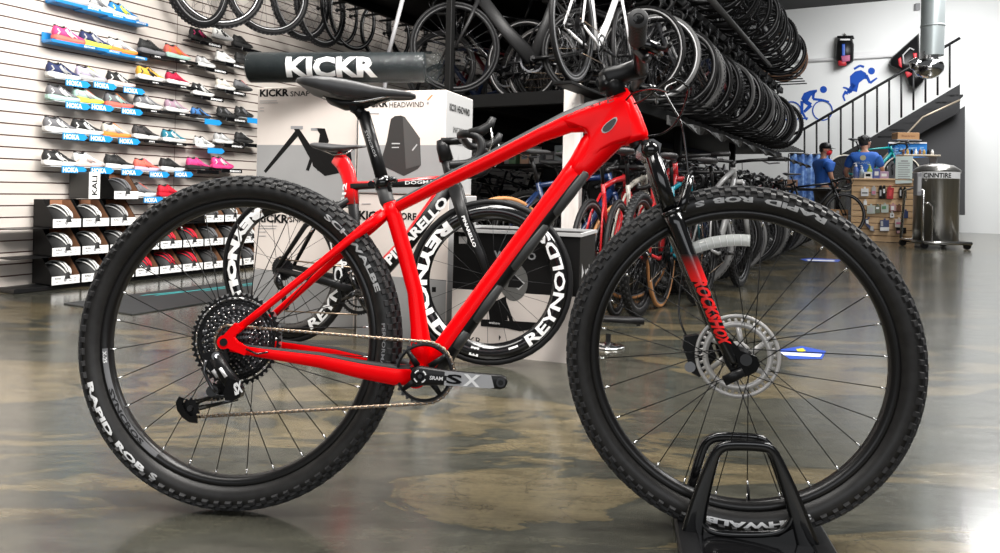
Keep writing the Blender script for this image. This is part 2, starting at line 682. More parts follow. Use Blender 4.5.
def shoe_meshes():
    L = .27
    # upper: rings along x (0 heel, L toe): (x, half width, base z, top z)
    up = MB()
    secs = []
    for x, hw, zb, zt in ((.004, .020, .030, .078), (.018, .032, .026, .098), (.05, .036, .024, .092), (.085, .037, .022, .083), (.105, .037, .021, .092), (.13, .038, .020, .082), (.165, .041, .020, .062), (.20, .043, .019, .048), (.235, .040, .018, .040), (.258, .028, .018, .034), (.268, .012, .020, .028)):
        ring = []
        for k in range(14):
            an = 2 * PI * k / 14
            c, q = math.cos(an), math.sin(an)
            zz = zb + (zt - zb) * (.5 + .5 * q)
            ww = hw * math.copysign(abs(c) ** .8, c) * (1 - .45 * max(0, q) ** 1.5 * (1 if x < .14 else .4))
            ring.append(V((x, ww, zz)))
        secs.append(ring)
    up.loft(secs, CARD)
    SHOE['upper'] = up
    so = MB()
    secs = []
    for x, hw, zb, zt in ((.0, .018, .010, .030), (.012, .033, .002, .034), (.06, .036, .0, .032), (.12, .034, .002, .028), (.18, .042, .0, .027), (.225, .043, .002, .026), (.258, .030, .010, .026), (.272, .012, .017, .026)):
        secs.append([V((x, hw * a_, zb + (zt - zb) * b2)) for a_, b2 in ((-.9, 0), (.9, 0), (1.05, .4), (1, 1), (-1, 1), (-1.05, .4))])
    so.loft(secs, WHITE, smooth=False)
    SHOE['sole'] = so
    co = MB()
    pts = []
    for k in range(12):
        an = 2 * PI * k / 12
        pts.append(V((.052 + .040 * math.cos(an), .019 * math.sin(an), .088 + .006 * math.cos(an * 2) - .02 * max(0, -math.cos(an)) * 0)))
    co.tube(pts, .0058, INK, 6, closed=True)
    co.add([p * 1 for p in pts], [tuple(range(12))], INK, False)
    SHOE['collar'] = co
    la = MB()
    for k in range(5):
        x = .108 + .017 * k
        z = .094 - .0085 * k
        la.tube([(x, -.022 - .001 * k, z - .008), (x + .003, 0, z + .002), (x, .022 + .001 * k, z - .008)], .0028, WHITE, 5)
    SHOE['laces'] = la
    sr = MB()
    sr.tube([(.14, -.041, .03), (.10, -.037, .055), (.085, -.032, .075)], [(.011, .002)] * 3, WHITE, 6)
    sr.tube([(.17, -.043, .03), (.13, -.037, .050), (.12, -.03, .068)], [(.004, .002)] * 3, WHITE, 6)
    sr.tube([(.02, -.034, .035), (.035, -.037, .05), (.02, -.030, .07)], [(.006, .002)] * 3, WHITE, 6)
    SHOE['side_stripe'] = sr


shoe_meshes()
SM_ = {}


def fab(c):
    k = 'shoe_%02d%02d%02d' % tuple(int(x * 99) for x in c)
    return mat(k, c, .65)


def make_shoe(M, colors, label, group, name='shoe'):
    """colors: upper, sole, laces, stripe"""
    o = empty(name, M, label, 'shoe', group)
    for part, col in zip(('upper', 'sole', 'laces', 'side_stripe', 'collar'), list(colors) + [(.02, .02, .02)]):
        if part not in SM_:
            p = SHOE[part].build(part, o)
            SM_[part] = p.data
        else:
            p = D.objects.new(part, SM_[part])
            COL.objects.link(p)
            p.parent = o
        p.material_slots[0].link = 'OBJECT'
        p.material_slots[0].material = fab(col)
    return o


K = {'k': (.015, .015, .017), 'w': (.72, .72, .70), 'lg': (.42, .42, .42), 'g': (.16, .16, .17), 'navy': (.02, .03, .10), 'y': (.70, .75, .08), 'b': (.015, .20, .52),
     'or': (.85, .25, .04), 'co': (.80, .16, .12), 'pk': (.80, .06, .22), 'hp': (.85, .06, .26), 'gold': (.75, .40, .05), 'cr': (.45, .01, .05), 'mint': (.40, .60, .52), 'mauve': (.38, .25, .32),
     'teal': (.02, .20, .28), 'lil': (.52, .46, .60), 'rd': (.60, .01, .03), 'bl': (.05, .18, .45), 'dg': (.05, .045, .045), 'cream': (.62, .58, .50), 'blush': (.65, .50, .46)}

SHELFM = {}


def shoe_shelf(kind, M, label, txt=None):
    o = empty('shoe_shelf', M, label, 'shelf', 'shoe shelves on the slatted wall')
    col = {'blue': BLUE, 'black': BLACKS, 'acrylic': mat('acrylic_blue', (.02, .28, .66), .25), 'tray': BLACKG}[kind]
    if kind not in SHELFM:
        s_ = MB()
        if kind == 'blue':
            s_.cbox((.13, .055, -.010), (.315, .11, .022), col, .003)
            s_.box((.13, .115, .02), (.315, .004, .07), col)
        elif kind == 'black':
            s_.cbox((.13, .055, -.008), (.30, .11, .014), col, .003)
            s_.box((.13, .0, -.016), (.12, .010, .018), col)
        elif kind == 'tray':
            s_.cbox((.12, .05, -.010), (.28, .10, .012), col, .003)
            s_.cbox((.17, -.006, -.017), (.22, .008, .032), col, .003)
        else:
            s_.cbox((.13, .055, -.005), (.20, .11, .006), mat('clear_shelf', (.55, .58, .60), .15), .002)
            s_.prism([(.10, -.045), (.245, -.045), (.27, -.022), (.245, .0), (.10, .0)], -.008, -.002, col)
        ob = s_.build('tray', o)
        SHELFM[kind] = ob.data
    else:
        ob = D.objects.new('tray', SHELFM[kind])
        COL.objects.link(ob)
        ob.parent = o
    if txt:
        key = (kind, txt)
        if key not in SHELFM:
            t = MB()
            if kind == 'acrylic':
                text_quad(t, txt, (.105, -.0095, -.041), (.105, 0, 0), (0, 0, .034), WHITE, .05)
            elif kind == 'tray':
                text_quad(t, txt, (.145, -.0115, -.026), (.115, 0, 0), (0, 0, .017), WHITE, .05)
            elif kind == 'blue':
                text_quad(t, txt, (.19, -.0015, -.016), (.075, 0, 0), (0, 0, .012), WHITE, .03)
            else:
                text_quad(t, txt, (.10, -.0065, -.020), (.05, 0, 0), (0, 0, .010), WHITE, .03)
            ob = t.build('label', o)
            SHELFM[key] = ob.data
        else:
            ob = D.objects.new('label', SHELFM[key])
            COL.objects.link(ob)
            ob.parent = o
    return o


ROWN = {}
# (px of the heel end, py of the sole at the heel, size scale, colors, shelf kind, shelf text, look)
SHOES = [
    (60, -1, 1.0, 'w lg w g', 'blue', 'BROOKS', 'white and grey running shoe, left end of the top blue shelf'),
    (87, 7, 1.0, 'lg w w g', 'blue', 'BROOKS', 'light grey running shoe in the middle of the top blue shelf'),
    (112, 14.5, 1.0, 'b w w y', 'blue', 'BROOKS', 'blue running shoe with a white sole, right end of the top blue shelf'),
    (56, 39, 1.0, 'pk co w w', 'blue', 'BROOKS', 'pink and white running shoe, left end of second blue shelf'),
    (83, 44, 1.0, 'navy y w lg', 'blue', 'BROOKS', 'navy running shoe with a yellow sole on the second blue shelf'),
    (111, 50.5, 1.0, 'w or lg lg', 'blue', 'BROOKS', 'white running shoe with orange sole, right end of second blue shelf'),
    (142, 51.5, 1.0, 'k g k k', 'black', 'on', 'black running shoe on a grey sole beside the second blue shelf'),
    (168, 56, 1.0, 'co mint co or', 'black', 'on', 'coral and orange running shoe on a mint sole'),
    (50, 76, 1.0, 'navy w k lg', 'acrylic', 'HOKA', 'navy shoe cut off at the left edge, third row'),
    (79, 78.5, .95, 'lil lg y lg', 'acrylic', 'HOKA', 'lilac grey running shoe with a yellow tongue over a blue holder'),
    (110, 84, .95, 'k blush w w', 'acrylic', 'HOKA', 'black running shoe with a blush pink sole'),
    (140, 78, 1.0, 'gold w k k', 'black', 'on', 'yellow and black running shoe with a thick white sole'),
    (169, 82.5, .9, 'cr w rd cr', 'black', 'on', 'crimson red running shoe beside the yellow one'),
    (50, 99, 1.0, 'g mint k w', 'acrylic', 'HOKA', 'grey shoe cut off at the left edge of the fourth row'),
    (76, 101, .95, 'mint y co lg', 'acrylic', 'HOKA', 'mint green running shoe with a yellow sole'),
    (108, 105.5, .95, 'g co or mint', 'acrylic', 'HOKA', 'grey and orange running shoe right of the mint green one'),
    (138, 107, 1.0, 'g w lg lg', 'black', 'on', 'mid grey running shoe with a white sole in the fourth row'),
    (168, 110.5, .92, 'mauve w mauve lg', 'black', 'on', 'mauve running shoe with a white sole'),
    (47, 131, 1.0, 'g w k w', 'acrylic', 'HOKA', 'dark shoe cut off at the left edge of the fifth row'),
    (75, 133, .97, 'k w w w', 'acrylic', 'HOKA', 'black running shoe with white side panels in the fifth row'),
    (105, 136, .97, 'cream or or lg', 'acrylic', 'HOKA', 'cream running shoe with an orange sole'),
    (136, 138, .97, 'dg w k k', 'black', 'on', 'dark brown running shoe with a white sole'),
    (165, 141, .92, 'teal w teal w', 'black', 'on', 'teal blue running shoe with a white sole'),
    (46, 165, 1.0, 'k w k w', 'acrylic', 'HOKA', 'black shoe cut off at the left edge of the sixth row'),
    (76, 166, .97, 'w blush lg blush', 'acrylic', 'HOKA', 'white and blush running shoe in the sixth row'),
    (108, 168, .97, 'k w k k', 'acrylic', 'HOKA', 'black running shoe with loose laces and a white sole'),
    (137, 170.5, .90, 'co lil pk co', 'acrylic', 'HOKA', 'coral pink running shoe with a lilac sole'),
    (163, 170.5, .95, 'k w g k', 'acrylic', 'HOKA', 'black and white running shoe next to the pink cycling shoes'),
    (131, 196.5, 1.0, 'g w co g', 'acrylic', 'HOKA', 'grey running shoe right of the upper helmet boxes'),
    (161, 196.5, .9, 'rd rd rd rd', 'acrylic', 'HOKA', 'red running shoe half hidden by the rear tyre'),
    (193, 38, .92, 'k k k pk', 'tray', 'SHIMANO', 'black and pink cycling shoe at the top of the cycling rows'),
    (216, 37, .88, 'w lg k k', None, None, 'white cycling shoe with black straps, top cycling row'),
    (236, 45, .92, 'k k k k', 'tray', None, 'all black cycling shoe, top cycling row'),
    (199, 65, .80, 'lg w k w', 'tray', 'SHIMANO', 'grey cycling shoe on a black tray, second cycling row'),
    (219, 60, .85, 'w w lg w', 'tray', 'SHIMANO', 'all white cycling shoe, second cycling row'),
    (238, 62, .85, 'k k k k', None, None, 'black cycling shoe beside the rolled mat end'),
    (195, 94, .92, 'k w w w', 'tray', 'SHIMANO', 'black and white striped cycling shoe, third cycling row'),
    (219, 88, .85, 'cream w w w', 'tray', 'SHIMANO', 'off white cycling shoe, third cycling row'),
    (237, 89, .85, 'g k rd g', None, None, 'dark grey cycling shoe with a red collar, third cycling row'),
    (194, 117, .82, 'bl k k k', 'acrylic', None, 'blue and black cycling shoe over a plain blue holder'),
    (220, 116, .82, 'k k k g', 'tray', 'SHIMANO', 'black cycling shoe on a black tray, fourth cycling row'),
    (238, 116, .85, 'k k g g', 'acrylic', None, 'black cycling shoe over a blue holder at the carton edge'),
    (197, 146.5, .85, 'w w k lg', 'acrylic', None, 'white cycling shoe over a plain blue holder'),
    (217, 142.5, .85, 'lg w k w', 'tray', 'SHIMANO', 'silver and white cycling shoe, fifth cycling row'),
    (238, 142, .85, 'k k w k', 'tray', None, 'black cycling shoe at the carton edge, fifth cycling row'),
    (190, 169, .95, 'hp k pk hp', 'tray', None, 'bright pink low cycling shoe, sixth row'),
    (215, 168, .95, 'hp hp k w', 'tray', 'SHIMANO', 'magenta cycling shoe with black strap above the rear tyre'),
]
Usl = U
for px, py, sc, cols, kind, txt, lab in SHOES:
    c = CW + .155                      # front plane of the shoes
    p = meet(px, py, c)
    # heel of the shoe towards the left
    M = frameM(p, U, UP) @ Matrix.Diagonal((sc * .84, sc * .95, sc * 1.08, 1))
    # local y must point to the wall
    make_shoe(M @ Matrix.Translation((0, .045, .0)), [K[q] for q in cols.split()], lab, 'shoes on the slatted wall')
    if kind:
        kn = {'blue': 'blue shelf', 'black': 'black shelf', 'acrylic': 'blue-tabbed shelf', 'tray': 'black tray'}[kind]
        shoe_shelf(kind, frameM(p - UP * .002, U, UP), kn + ' under the ' + lab.split(',')[0], txt)

# ---------------------------------------------------------------- helmets in open cartons
HBOX = {}


def helmet_mesh():
    h = MB()
    # shell with vents: ribs running front to back
    secs = []
    for i in range(11):
        t_ = -1 + 2 * i / 10
        x = .135 * t_
        r = math.sqrt(max(.02, 1 - t_ * t_ * .96))
        ring = []
        for k in range(14):
            an = PI * k / 13
            q = 1.0
            ring.append(V((x, -.092 * r * math.cos(an), .115 * r * math.sin(an) + .01)))
        secs.append(ring)
    h.loft(secs, INK, caps=True)
    HBOX['shell'] = h
    rb = MB()
    for s_ in (-.66, -.30, .08, .45):
        pts = []
        for i in range(13):
            t_ = -.93 + 1.86 * i / 12
            r = math.sqrt(max(.02, 1 - t_ * t_ * .96))
            an = PI / 2 - s_ * 1.2
            pts.append(V((.137 * t_, .096 * r * math.cos(an), .120 * r * math.sin(an) + .01)))
        rb.tube(pts, [(.005, .006 + .006 * math.sin(PI * i / 12)) for i in range(13)], WHITE, 6)
    HBOX['rib'] = rb


helmet_mesh()


def helmet_box(p, M, hcol, rcol, label, hl, grp='open helmet cartons'):
    o = empty('helmet_box', M, label, 'carton', grp)
    if 'body' not in HBOX:
        bmesh_ = MB()
        w_, d_, h_ = .245, .24, .205
        t = .004
        bmesh_.box((w_ / 2, d_ / 2, t / 2), (w_, d_, t), CARDK)
        bmesh_.box((w_ / 2, d_ - t / 2, h_ / 2), (w_, t, h_), CARDK)
        bmesh_.box((w_ * .76, d_ - t * 1.6, h_ / 2), (w_ * .44, t * .6, h_ - .01), KRAFT)
        for x in (t / 2, w_ - t / 2):
            bmesh_.prism([(-0, 0)] * 3, 0, 0, CARDK) if False else None
            s_ = -1 if x < .1 else 1
            vs = [(x - t / 2, 0, 0), (x - t / 2, d_, 0), (x - t / 2, d_, h_), (x - t / 2, .13, h_), (x - t / 2, 0, .07)]
            vs2 = [(a_[0] + t, a_[1], a_[2]) for a_ in vs]
            bmesh_.add(vs + vs2, [(0, 1, 2, 3, 4), (9, 8, 7, 6, 5), (0, 5, 6, 1), (1, 6, 7, 2), (2, 7, 8, 3), (3, 8, 9, 4), (4, 9, 5, 0)], [CARDK] * 7 if x > .1 else [CARDK] * 7, False)
        # inside of the right side is bare board
        x = w_ - t - .0006
        bmesh_.add([(x, .004, .006), (x, d_ - .006, .006), (x, d_ - .006, h_ - .003), (x, .132, h_ - .003), (x, .004, .072)], [(0, 1, 2, 3, 4)], KRAFT, False)
        ob = bmesh_.build('body', o)
        HBOX['body'] = ob.data
        lb = MB()
        lb.box((w_ / 2, -.001, .032), (w_ - .004, .003, .062), WHITEM)
        text_quad(lb, 'KALI', (.03, -.0030, .040), (.05, 0, 0), (0, 0, .012), INK, .04)
        lb.cyl((.115, -.0032, .032), (.115, -.0026, .032), .013, GREYM, 12)
        for x, z_ in ((.16, .040), (.16, .024), (.20, .040), (.20, .024), (.045, .022)):
            lb.box((x, -.0028, z_), (.022, .001, .006), GREYM)
        ob = lb.build('label', o)
        HBOX['label'] = ob.data
    else:
        for k_ in ('body', 'label'):
            ob = D.objects.new(k_, HBOX[k_])
            COL.objects.link(ob)
            ob.parent = o
    # helmet resting inside, tipped forward
    Mh = M @ Matrix.Translation((.118, .125, .040)) @ Matrix.Scale(.98, 4) @ Matrix.Rotation(math.radians(98), 4, 'Z') @ Matrix.Rotation(math.radians(-4), 4, 'Y')
    h = empty('helmet', Mh, hl, 'helmet', 'helmets inside the open cartons')
    for part, col in (('shell', hcol), ('rib', rcol)):
        key = 'm' + part
        if key not in HBOX:
            ob = HBOX[part].build(part, h)
            HBOX[key] = ob.data
        else:
            ob = D.objects.new(part, HBOX[key])
            COL.objects.link(ob)
            ob.parent = h
        ob.material_slots[0].link = 'OBJECT'
        ob.material_slots[0].material = fab(K[col])
    return o


CB = CW + .30
rows = [(262, 289.5), (233.5, 260.5), (206, 231.5)]
base = meet(65, 289.5, CB)
zrow = [.035, .222, .409]
p0 = meet(79.0, 289, CB)
sp_ = .197
names = ['bottom', 'middle', 'upper']
cols_ = [('k', 'w'), ('k', 'g'), ('k', 'g'), ('k', 'rd'), ('k', 'rd'), ('k', 'g'), ('k', 'dg'), ('k', 'g'), ('k', 'g')]
shelfm = MB()
for r in range(3):
    for k in range(-1, 9):
        if r == 2 and 2 <= k <= 4:
            continue
        y = p0.y + (k * sp_ + .015) * U.y
        p = wall_pt(CB, y, zrow[r])
        M = frameM(p, U, UP) @ Matrix.Diagonal((.757, .9, .885, 1))
        hc, rc = cols_[(k + 1 + (r if k > 1 else 0)) % len(cols_)]
        if k in (0, -1):
            hc, rc = 'k', 'w'
        if k in (1,):
            hc, rc = 'k', 'lg'
        if k in (4, 3) and r < 2:
            hc, rc = 'k', 'rd'
        kk = ORD[k + 1]
        helmet_box(p, M, hc, rc, 'black helmet carton with white label, %s from the left in the %s row' % (kk, names[r]),
                   'helmet inside the %s carton from the left of the %s row' % (kk, names[r]))
# upper carton with its helmet, and a closed carton set on its side
zt = zrow[2] + .187
for k, px in ((1, 103),):
    y = p0.y + (1.10 * sp_ + .015) * U.y
    p = wall_pt(CB, y, zt)
    helmet_box(p, frameM(p, U, UP) @ Matrix.Diagonal((.757, .9, .885, 1)), 'k', 'g', 'black helmet carton alone on top of the three rows, open', 'dark helmet in the single top open carton')
y = meet(88, 205, CB).y
p = wall_pt(CB, y, zt)
kb = empty('helmet_box', frameM(p, U, UP) @ Matrix.Diagonal((.34, .9, .885, 1)), 'closed dark carton with a white upright name band, left of the top open carton', 'carton')
b1 = MB()
b1.cbox((.115, .12, .105), (.235, .24, .205), mat('kali_dark', (.03, .03, .028), .5), .002)
b1.build('body', kb)
b1 = MB()
b1.box((.120, -.0015, .105), (.225, .004, .205), WHITEM)
text_quad(b1, 'KALI', (.175, -.0042, .030), (0, 0, .150), (-.11, 0, 0), INK, .03)
b1.build('label', kb)
# low plinth under the cartons
pl_ = MB()
p = wall_pt(CB, p0.y - .3, 0)
pl_.cbox((1.1, .12, .015), (2.3, .18, .03), BLACKS, .004, M=frameM(p, U, UP))
tag(pl_.build('plinth'), 'low black plinth under the rows of helmet cartons', 'plinth')
for r in (1, 2):
    sh = MB()
    sh.box((1.02, .12, zrow[r] - .004), (2.2, .21, .004), BLACKS, M=frameM(p, U, UP))
    tag(sh.build('carton_shelf'), 'thin black shelf board under the %s row of helmet cartons' % names[r], 'shelf')
# ================================================================ the red mountain bike
YB, STEER, WB, LEAN, HA = 0.0634, 0.1256, 1.1048, 0.1139, math.radians(67)
bx_ = V((math.cos(YB), -math.sin(YB), 0))
bh_ = V((math.sin(YB), math.cos(YB), 0))
bup = V((0, 0, 1)) * math.cos(LEAN) + bh_ * math.sin(LEAN)
by_ = bh_ * math.cos(LEAN) - V((0, 0, 1)) * math.sin(LEAN)
HR = 0.369
bo_ = V((-0.5803, 1.5807, HR)) - bup * HR
BM = Matrix(((bx_.x, by_.x, bup.x, bo_.x), (bx_.y, by_.y, bup.y, bo_.y), (bx_.z, by_.z, bup.z, bo_.z + .002), (0, 0, 0, 1)))
BI = BM.inverted()


def B(px, py, lat=0.0):
    return BI @ on_plane(px, py, BM @ V((0, -lat, 0)), by_)


sa = V((-math.cos(HA), 0, math.sin(HA)))
SP = V((WB - .046 / math.sin(HA), 0, HR))           # a point of the steering axis
FR = Matrix.Translation(SP) @ Matrix.Rotation(-STEER, 4, sa) @ Matrix.Translation(-SP)
FH = FR @ V((WB, 0, HR))
FW = Matrix.Translation(FH) @ Matrix.Rotation(-STEER, 4, sa)      # front wheel frame in bike space
FWI = FW.inverted()
RW = Matrix.Translation((0, 0, HR))


def F(px, py, lat=0.0):
    """pixel -> front wheel frame (origin at the hub), at lateral distance lat towards the camera"""
    Mw = BM @ FW
    n = (Mw.to_3x3() @ V((0, 1, 0)))
    return Mw.inverted() @ on_plane(px, py, Mw @ V((0, -lat, 0)), n)


mtb = empty('mountain_bike', BM, 'red hardtail mountain bike with knobbly black tyres, standing in the foreground', 'bicycle')

# ---- wheels
TR, TA, TB = 0.3395, 0.0270, 0.0285


def side_y(r):
    q = max(0.0, 1 - ((r - TR) / (TA + .0006)) ** 2)
    return -(TB + .0006) * math.sqrt(q) - .0012


def gear(mb, n, r, rin, y, th, m, depth=.004, m2=None, M=None):
    vs = []
    N = n * 4
    for k in range(N):
        a = 2 * PI * k / N
        rr = r if k % 4 in (0, 1) else r - depth
        for (q, yy) in ((rr, y), (rin, y), (rin, y + th), (rr, y + th)):
            vs.append((q * math.cos(a), yy, q * math.sin(a)))
    fs = []
    for k in range(N):
        j = (k + 1) % N
        for i in range(4):
            i2 = (i + 1) % 4
            fs.append((k * 4 + i, k * 4 + i2, j * 4 + i2, j * 4 + i))
    mb.add(vs, fs, m, False, M)


def knobbly_tyre():
    t = MB()
    prof = []
    for k in range(19):
        a = math.radians(-142 + 284 * k / 18)
        prof.append((TR + TA * math.cos(a), TB * math.sin(a)))
    prof.append((.314, .012))
    prof.append((.314, -.012))
    t.lathe(prof, RUB, 96, closed=True)
    # knobs: rows (section angle, lateral size, tangential size, height, phase)
    N = 84
    for phi, lw, tw, h, ph in ((0, .018, .017, .0040, 0), (24, .011, .018, .0040, .5), (-24, .011, .018, .0040, .5),
                               (47, .010, .018, .0042, 0), (-47, .010, .018, .0042, 0), (70, .0095, .0135, .0062, .5), (-70, .0095, .0135, .0062, .5)):
        p = math.radians(phi)
        for k in range(N):
            a = 2 * PI * (k + ph) / N
            er = V((math.cos(a), 0, math.sin(a)))
            et = V((-math.sin(a), 0, math.cos(a)))
            nrm = er * math.cos(p) + V((0, 1, 0)) * math.sin(p)
            lat = V((0, 1, 0)) * math.cos(p) - er * math.sin(p)
            c = er * (TR + TA * math.cos(p)) + V((0, TB * math.sin(p), 0))
            tw2 = tw * (1 if k % 2 else .8)
            vs = []
            for hh, sc in ((-.0015, 1.12), (h, .84)):
                for i, j in ((-1, -1), (1, -1), (1, 1), (-1, 1)):
                    vs.append(c + nrm * hh + lat * (lw / 2 * sc * i) + et * (tw2 / 2 * sc * j))
            t.add(vs, [(0, 1, 5, 4), (1, 2, 6, 5), (2, 3, 7, 6), (3, 0, 4, 7), (4, 5, 6, 7)], RUBK, False)
    # moulded line around the sidewalls
    for s_ in (-1, 1):
        t.lathe([(TR + .0148, s_ * .0256), (TR + .0158, s_ * .0264), (TR + .0168, s_ * .0245)], RUB, 96)
    return t


def spoke(y0, y1, a_hub, r0=.022, r1=.2990):
    s = MB()
    p0 = V((r0 * math.cos(a_hub), y0, r0 * math.sin(a_hub)))
    p1 = V((r1, y1, 0))
    d = (p1 - p0).normalized()
    s.tube([p0, p1 - d * .012], .0011, BLACK, 5)
    s.tube([p1 - d * .013, p1 + d * .002], .0022, CHROME, 6)
    return s


def hero_wheel(M, front):
    rim = MB()
    rim.lathe([(.3165, -.0150), (.3150, -.0165), (.3100, -.0168), (.3065, -.0160), (.3000, -.0115), (.2975, -.006), (.2975, .006), (.3000, .0115), (.3065, .0160), (.3100, .0168), (.3150, .0165), (.3165, .0150)], RIMB, 96, closed=True)
    wh = rim.build('wheel', mtb, M)
    if not front:
        tag(wh, 'rear wheel with chrome spoke nipples')
    ty = (knobbly_tyre().build('tyre', wh) if not front else None)
    if front:
        ty = D.objects.new('tyre', hero_wheel.tyre.data)
        COL.objects.link(ty)
        ty.parent = wh
    else:
        hero_wheel.tyre = ty
    # hub
    h = MB()
    if front:
        h.lathe([(.0, -.054), (.011, -.054), (.011, -.040), (.026, -.034), (.026, -.030), (.014, -.024), (.013, .012), (.026, .020), (.026, .024), (.016, .028), (.011, .045), (.011, .054), (0, .054)], BLACKS, 28)
    else:
        h.lathe([(.0, -.072), (.009, -.072), (.014, -.060), (.018, -.022), (.028, -.020), (.028, -.016), (.015, -.010), (.014, .020), (.028, .030), (.028, .034), (.016, .040), (.011, .070), (0, .070)], BLACKS, 28)
    h.build('hub', wh)
    # 28 spokes: four kinds, seven of each
    base = []
    for kind in range(4):
        s_ = -1 if kind % 2 == 0 else 1
        yh = (-.032 if s_ < 0 else .022) if front else (-.018 if s_ < 0 else .032)
        lead = 1 if kind < 2 else -1
        base.append(spoke(yh, s_ * .004, lead * math.radians(72), .024))
    for kind in range(4):
        o0 = base[kind].build('spoke', wh)
        off = kind * 2 * PI / 28 + (.06 if front else .12)
        for k in range(7):
            o = o0 if k == 0 else o0.copy()
            if k:
                COL.objects.link(o)
                o.parent = wh
            o.matrix_local = Matrix.Rotation(-(off + 2 * PI * k / 7), 4, 'Y')
    # valve
    va = MB()
    aa = math.radians(-86 if front else -8)
    c, q = math.cos(aa), math.sin(aa)
    va.tube([(.299 * c, 0, .299 * q), (.272 * c, 0, .272 * q)], .0030, BLACK, 8)
    va.tube([(.272 * c, 0, .272 * q), (.258 * c, 0, .258 * q)], .0022, CHROME, 8)
    va.build('valve', wh)
    # lettering moulded on the sidewall
    lt = MB()
    rr0, rr1 = TR - .0072, TR + .0052

    def arc(mb, txt, deg0, deg1, m, outward, bold=.035, a=rr0, b=rr1):
        if outward:
            text_arc(mb, txt, math.radians(deg0), math.radians(deg1), a, b, side_y, m, bold)
        else:
            text_arc(mb, txt, math.radians(deg0), math.radians(deg1), b, a, side_y, m, bold)
    if front:
        arc(lt, 'RAPID', 60, 82, LGREY, False, .05)
        arc(lt, 'ROB', 86, 100, LGREY, False, .05)
        arc(lt, 'S', 103, 106.5, LGREY, False, .05)
        arc(lt, 'SCHWALBE', -66, -106, WHITE, True, .05)
        rf = MB()
        # clear reflector clipped to the spokes
        rf.lathe([(.239, -.036), (.239, -.031), (.264, -.025), (.264, -.030)], mat('clear_reflector', (.75, .77, .74), .15, 0, .6, alpha=.72), 10, closed=True, a0=math.radians(86), a1=math.radians(114))
        for k in range(9):
            a_ = math.radians(87 + 26 * k / 8)
            rf.tube([(.241 * math.cos(a_), -.0365, .241 * math.sin(a_)), (.262 * math.cos(a_), -.0310, .262 * math.sin(a_))], .0008, WHITE, 4)
        r_ = rf.build('reflector', wh)
        tag(r_, 'clear white spoke reflector')
        ro = MB()
        RTS = mat('rotor_steel', (.62, .60, .58), .35, .35)
        for a_, b_ in ((.082, .0900), (.062, .0745)):
            ro.lathe([(a_, .0175), (b_, .0175), (b_, .0193), (a_, .0193)], RTS, 72, closed=True)
        for k in range(36):
            an = 2 * PI * k / 36
            c, q = math.cos(an), math.sin(an)
            an2 = an + .06
            ro.tube([(.065 * c, .0184, .065 * q), (.081 * math.cos(an2), .0184, .081 * math.sin(an2))], (.0046), RTS, 4, flat=.20)
        for k in range(6):
            an = 2 * PI * k / 6
            an2 = an + .5
            ro.tube([(.020 * math.cos(an), .0184, .020 * math.sin(an)), (.063 * math.cos(an2), .0184, .063 * math.sin(an2))], .008, RTS, 4, flat=.12)
        ro.lathe([(.017, .017), (.031, .017), (.031, .020), (.017, .020)], RTS, 36, closed=True)
        ro.build('brake_rotor', wh)
    else:
        arc(lt, 'RAPID', 198, 219.8, WHITE, False, .05)
        arc(lt, 'ROB', 223, 238, WHITE, False, .05)
        arc(lt, 'S', 240.5, 243.6, LGREY, False, .05)
        arc(lt, 'SCHWALBE', 56, 20, LGREY, True)
        arc(lt, 'PERFORMANCE', 8, -14, GREYM, True, .01, rr0, rr0 + .008)
        # grey rim decal with the wheel maker's name
        dm = MB()
        dm.lathe([(.3098, -.0172), (.3063, -.0166), (.3002, -.0123)], RIML, 40, a0=math.radians(186), a1=math.radians(238))
        yf = lambda r: -.0180 if r > .3063 else -(.0166 - (.3063 - r) * (.0043 / .0061)) - .0008
        text_arc(dm, 'SYNCROS', math.radians(203), math.radians(230), .3088, .3012, yf, BLACK, .04)
        text_arc(dm, 'X-25', math.radians(187), math.radians(192), .3088, .3020, yf, WHITE, .02)
        dm.build('rim_decal', wh)
        ca = MB()
        teeth = [50, 42, 36, 32, 28, 25, 22, 19, 17, 15, 13, 11]
        for i, n in enumerate(teeth):
            if i < 7:
                rp = n * .0127 / (2 * PI) - (.010 if i < 2 else .0045)
                for k in range(n // 2 if i < 2 else n):
                    an = 2 * PI * k / (n // 2 if i < 2 else n) + i * .21
                    ca.tube([(rp * math.cos(an), -.0206 - i * .0031, rp * math.sin(an)), (rp * math.cos(an + .07), -.0206 - i * .0031, rp * math.sin(an + .07))], [(.0026, .0006)] * 2, STEEL if (k + i) % 3 == 0 else GREYM if (k + i) % 3 == 1 else STEELD, 4)
            r = n * .0127 / (2 * PI) + .002
            y = -.019 - i * .0031
            m = STEELD if i % 2 == 0 else BLACKS
            gear(ca, n, r, max(r - (.010 if i < 2 else .013), .012), y, .0016, BLACKS if i < 2 else m, .0055)
            if i < 2:
                ca.lathe([(r - .0195, y), (r - .0135, y), (r - .0135, y + .0016), (r - .0195, y + .0016)], BLACKS, 48, closed=True)
                for k in range(24):
                    an = 2 * PI * k / 24 + i * .1
                    ca.tube([((r - .018) * math.cos(an), y + .0006, (r - .018) * math.sin(an)), ((r - .007) * math.cos(an + .05), y + .0006, (r - .007) * math.sin(an + .05))], .0040, STEEL if k % 3 == 0 else STEELD, 4, flat=.2)
        ca.lathe([(.014, -.056), (.017, -.053), (.06, -.024), (.088, -.0170)], STEELD, 30)
        ca.lathe([(.092, -.0125), (.103, -.0120)], mat('spoke_guard', (.55, .55, .55), .2, 0, .3, alpha=.35), 48)
        ca.build('cassette', wh)
    if lt.v:
        tl = lt.build('tyre_lettering', wh)
    return wh


rear = hero_wheel(RW, False)
fwh = hero_wheel(FW, True)

# ---- frame
fr = MB()


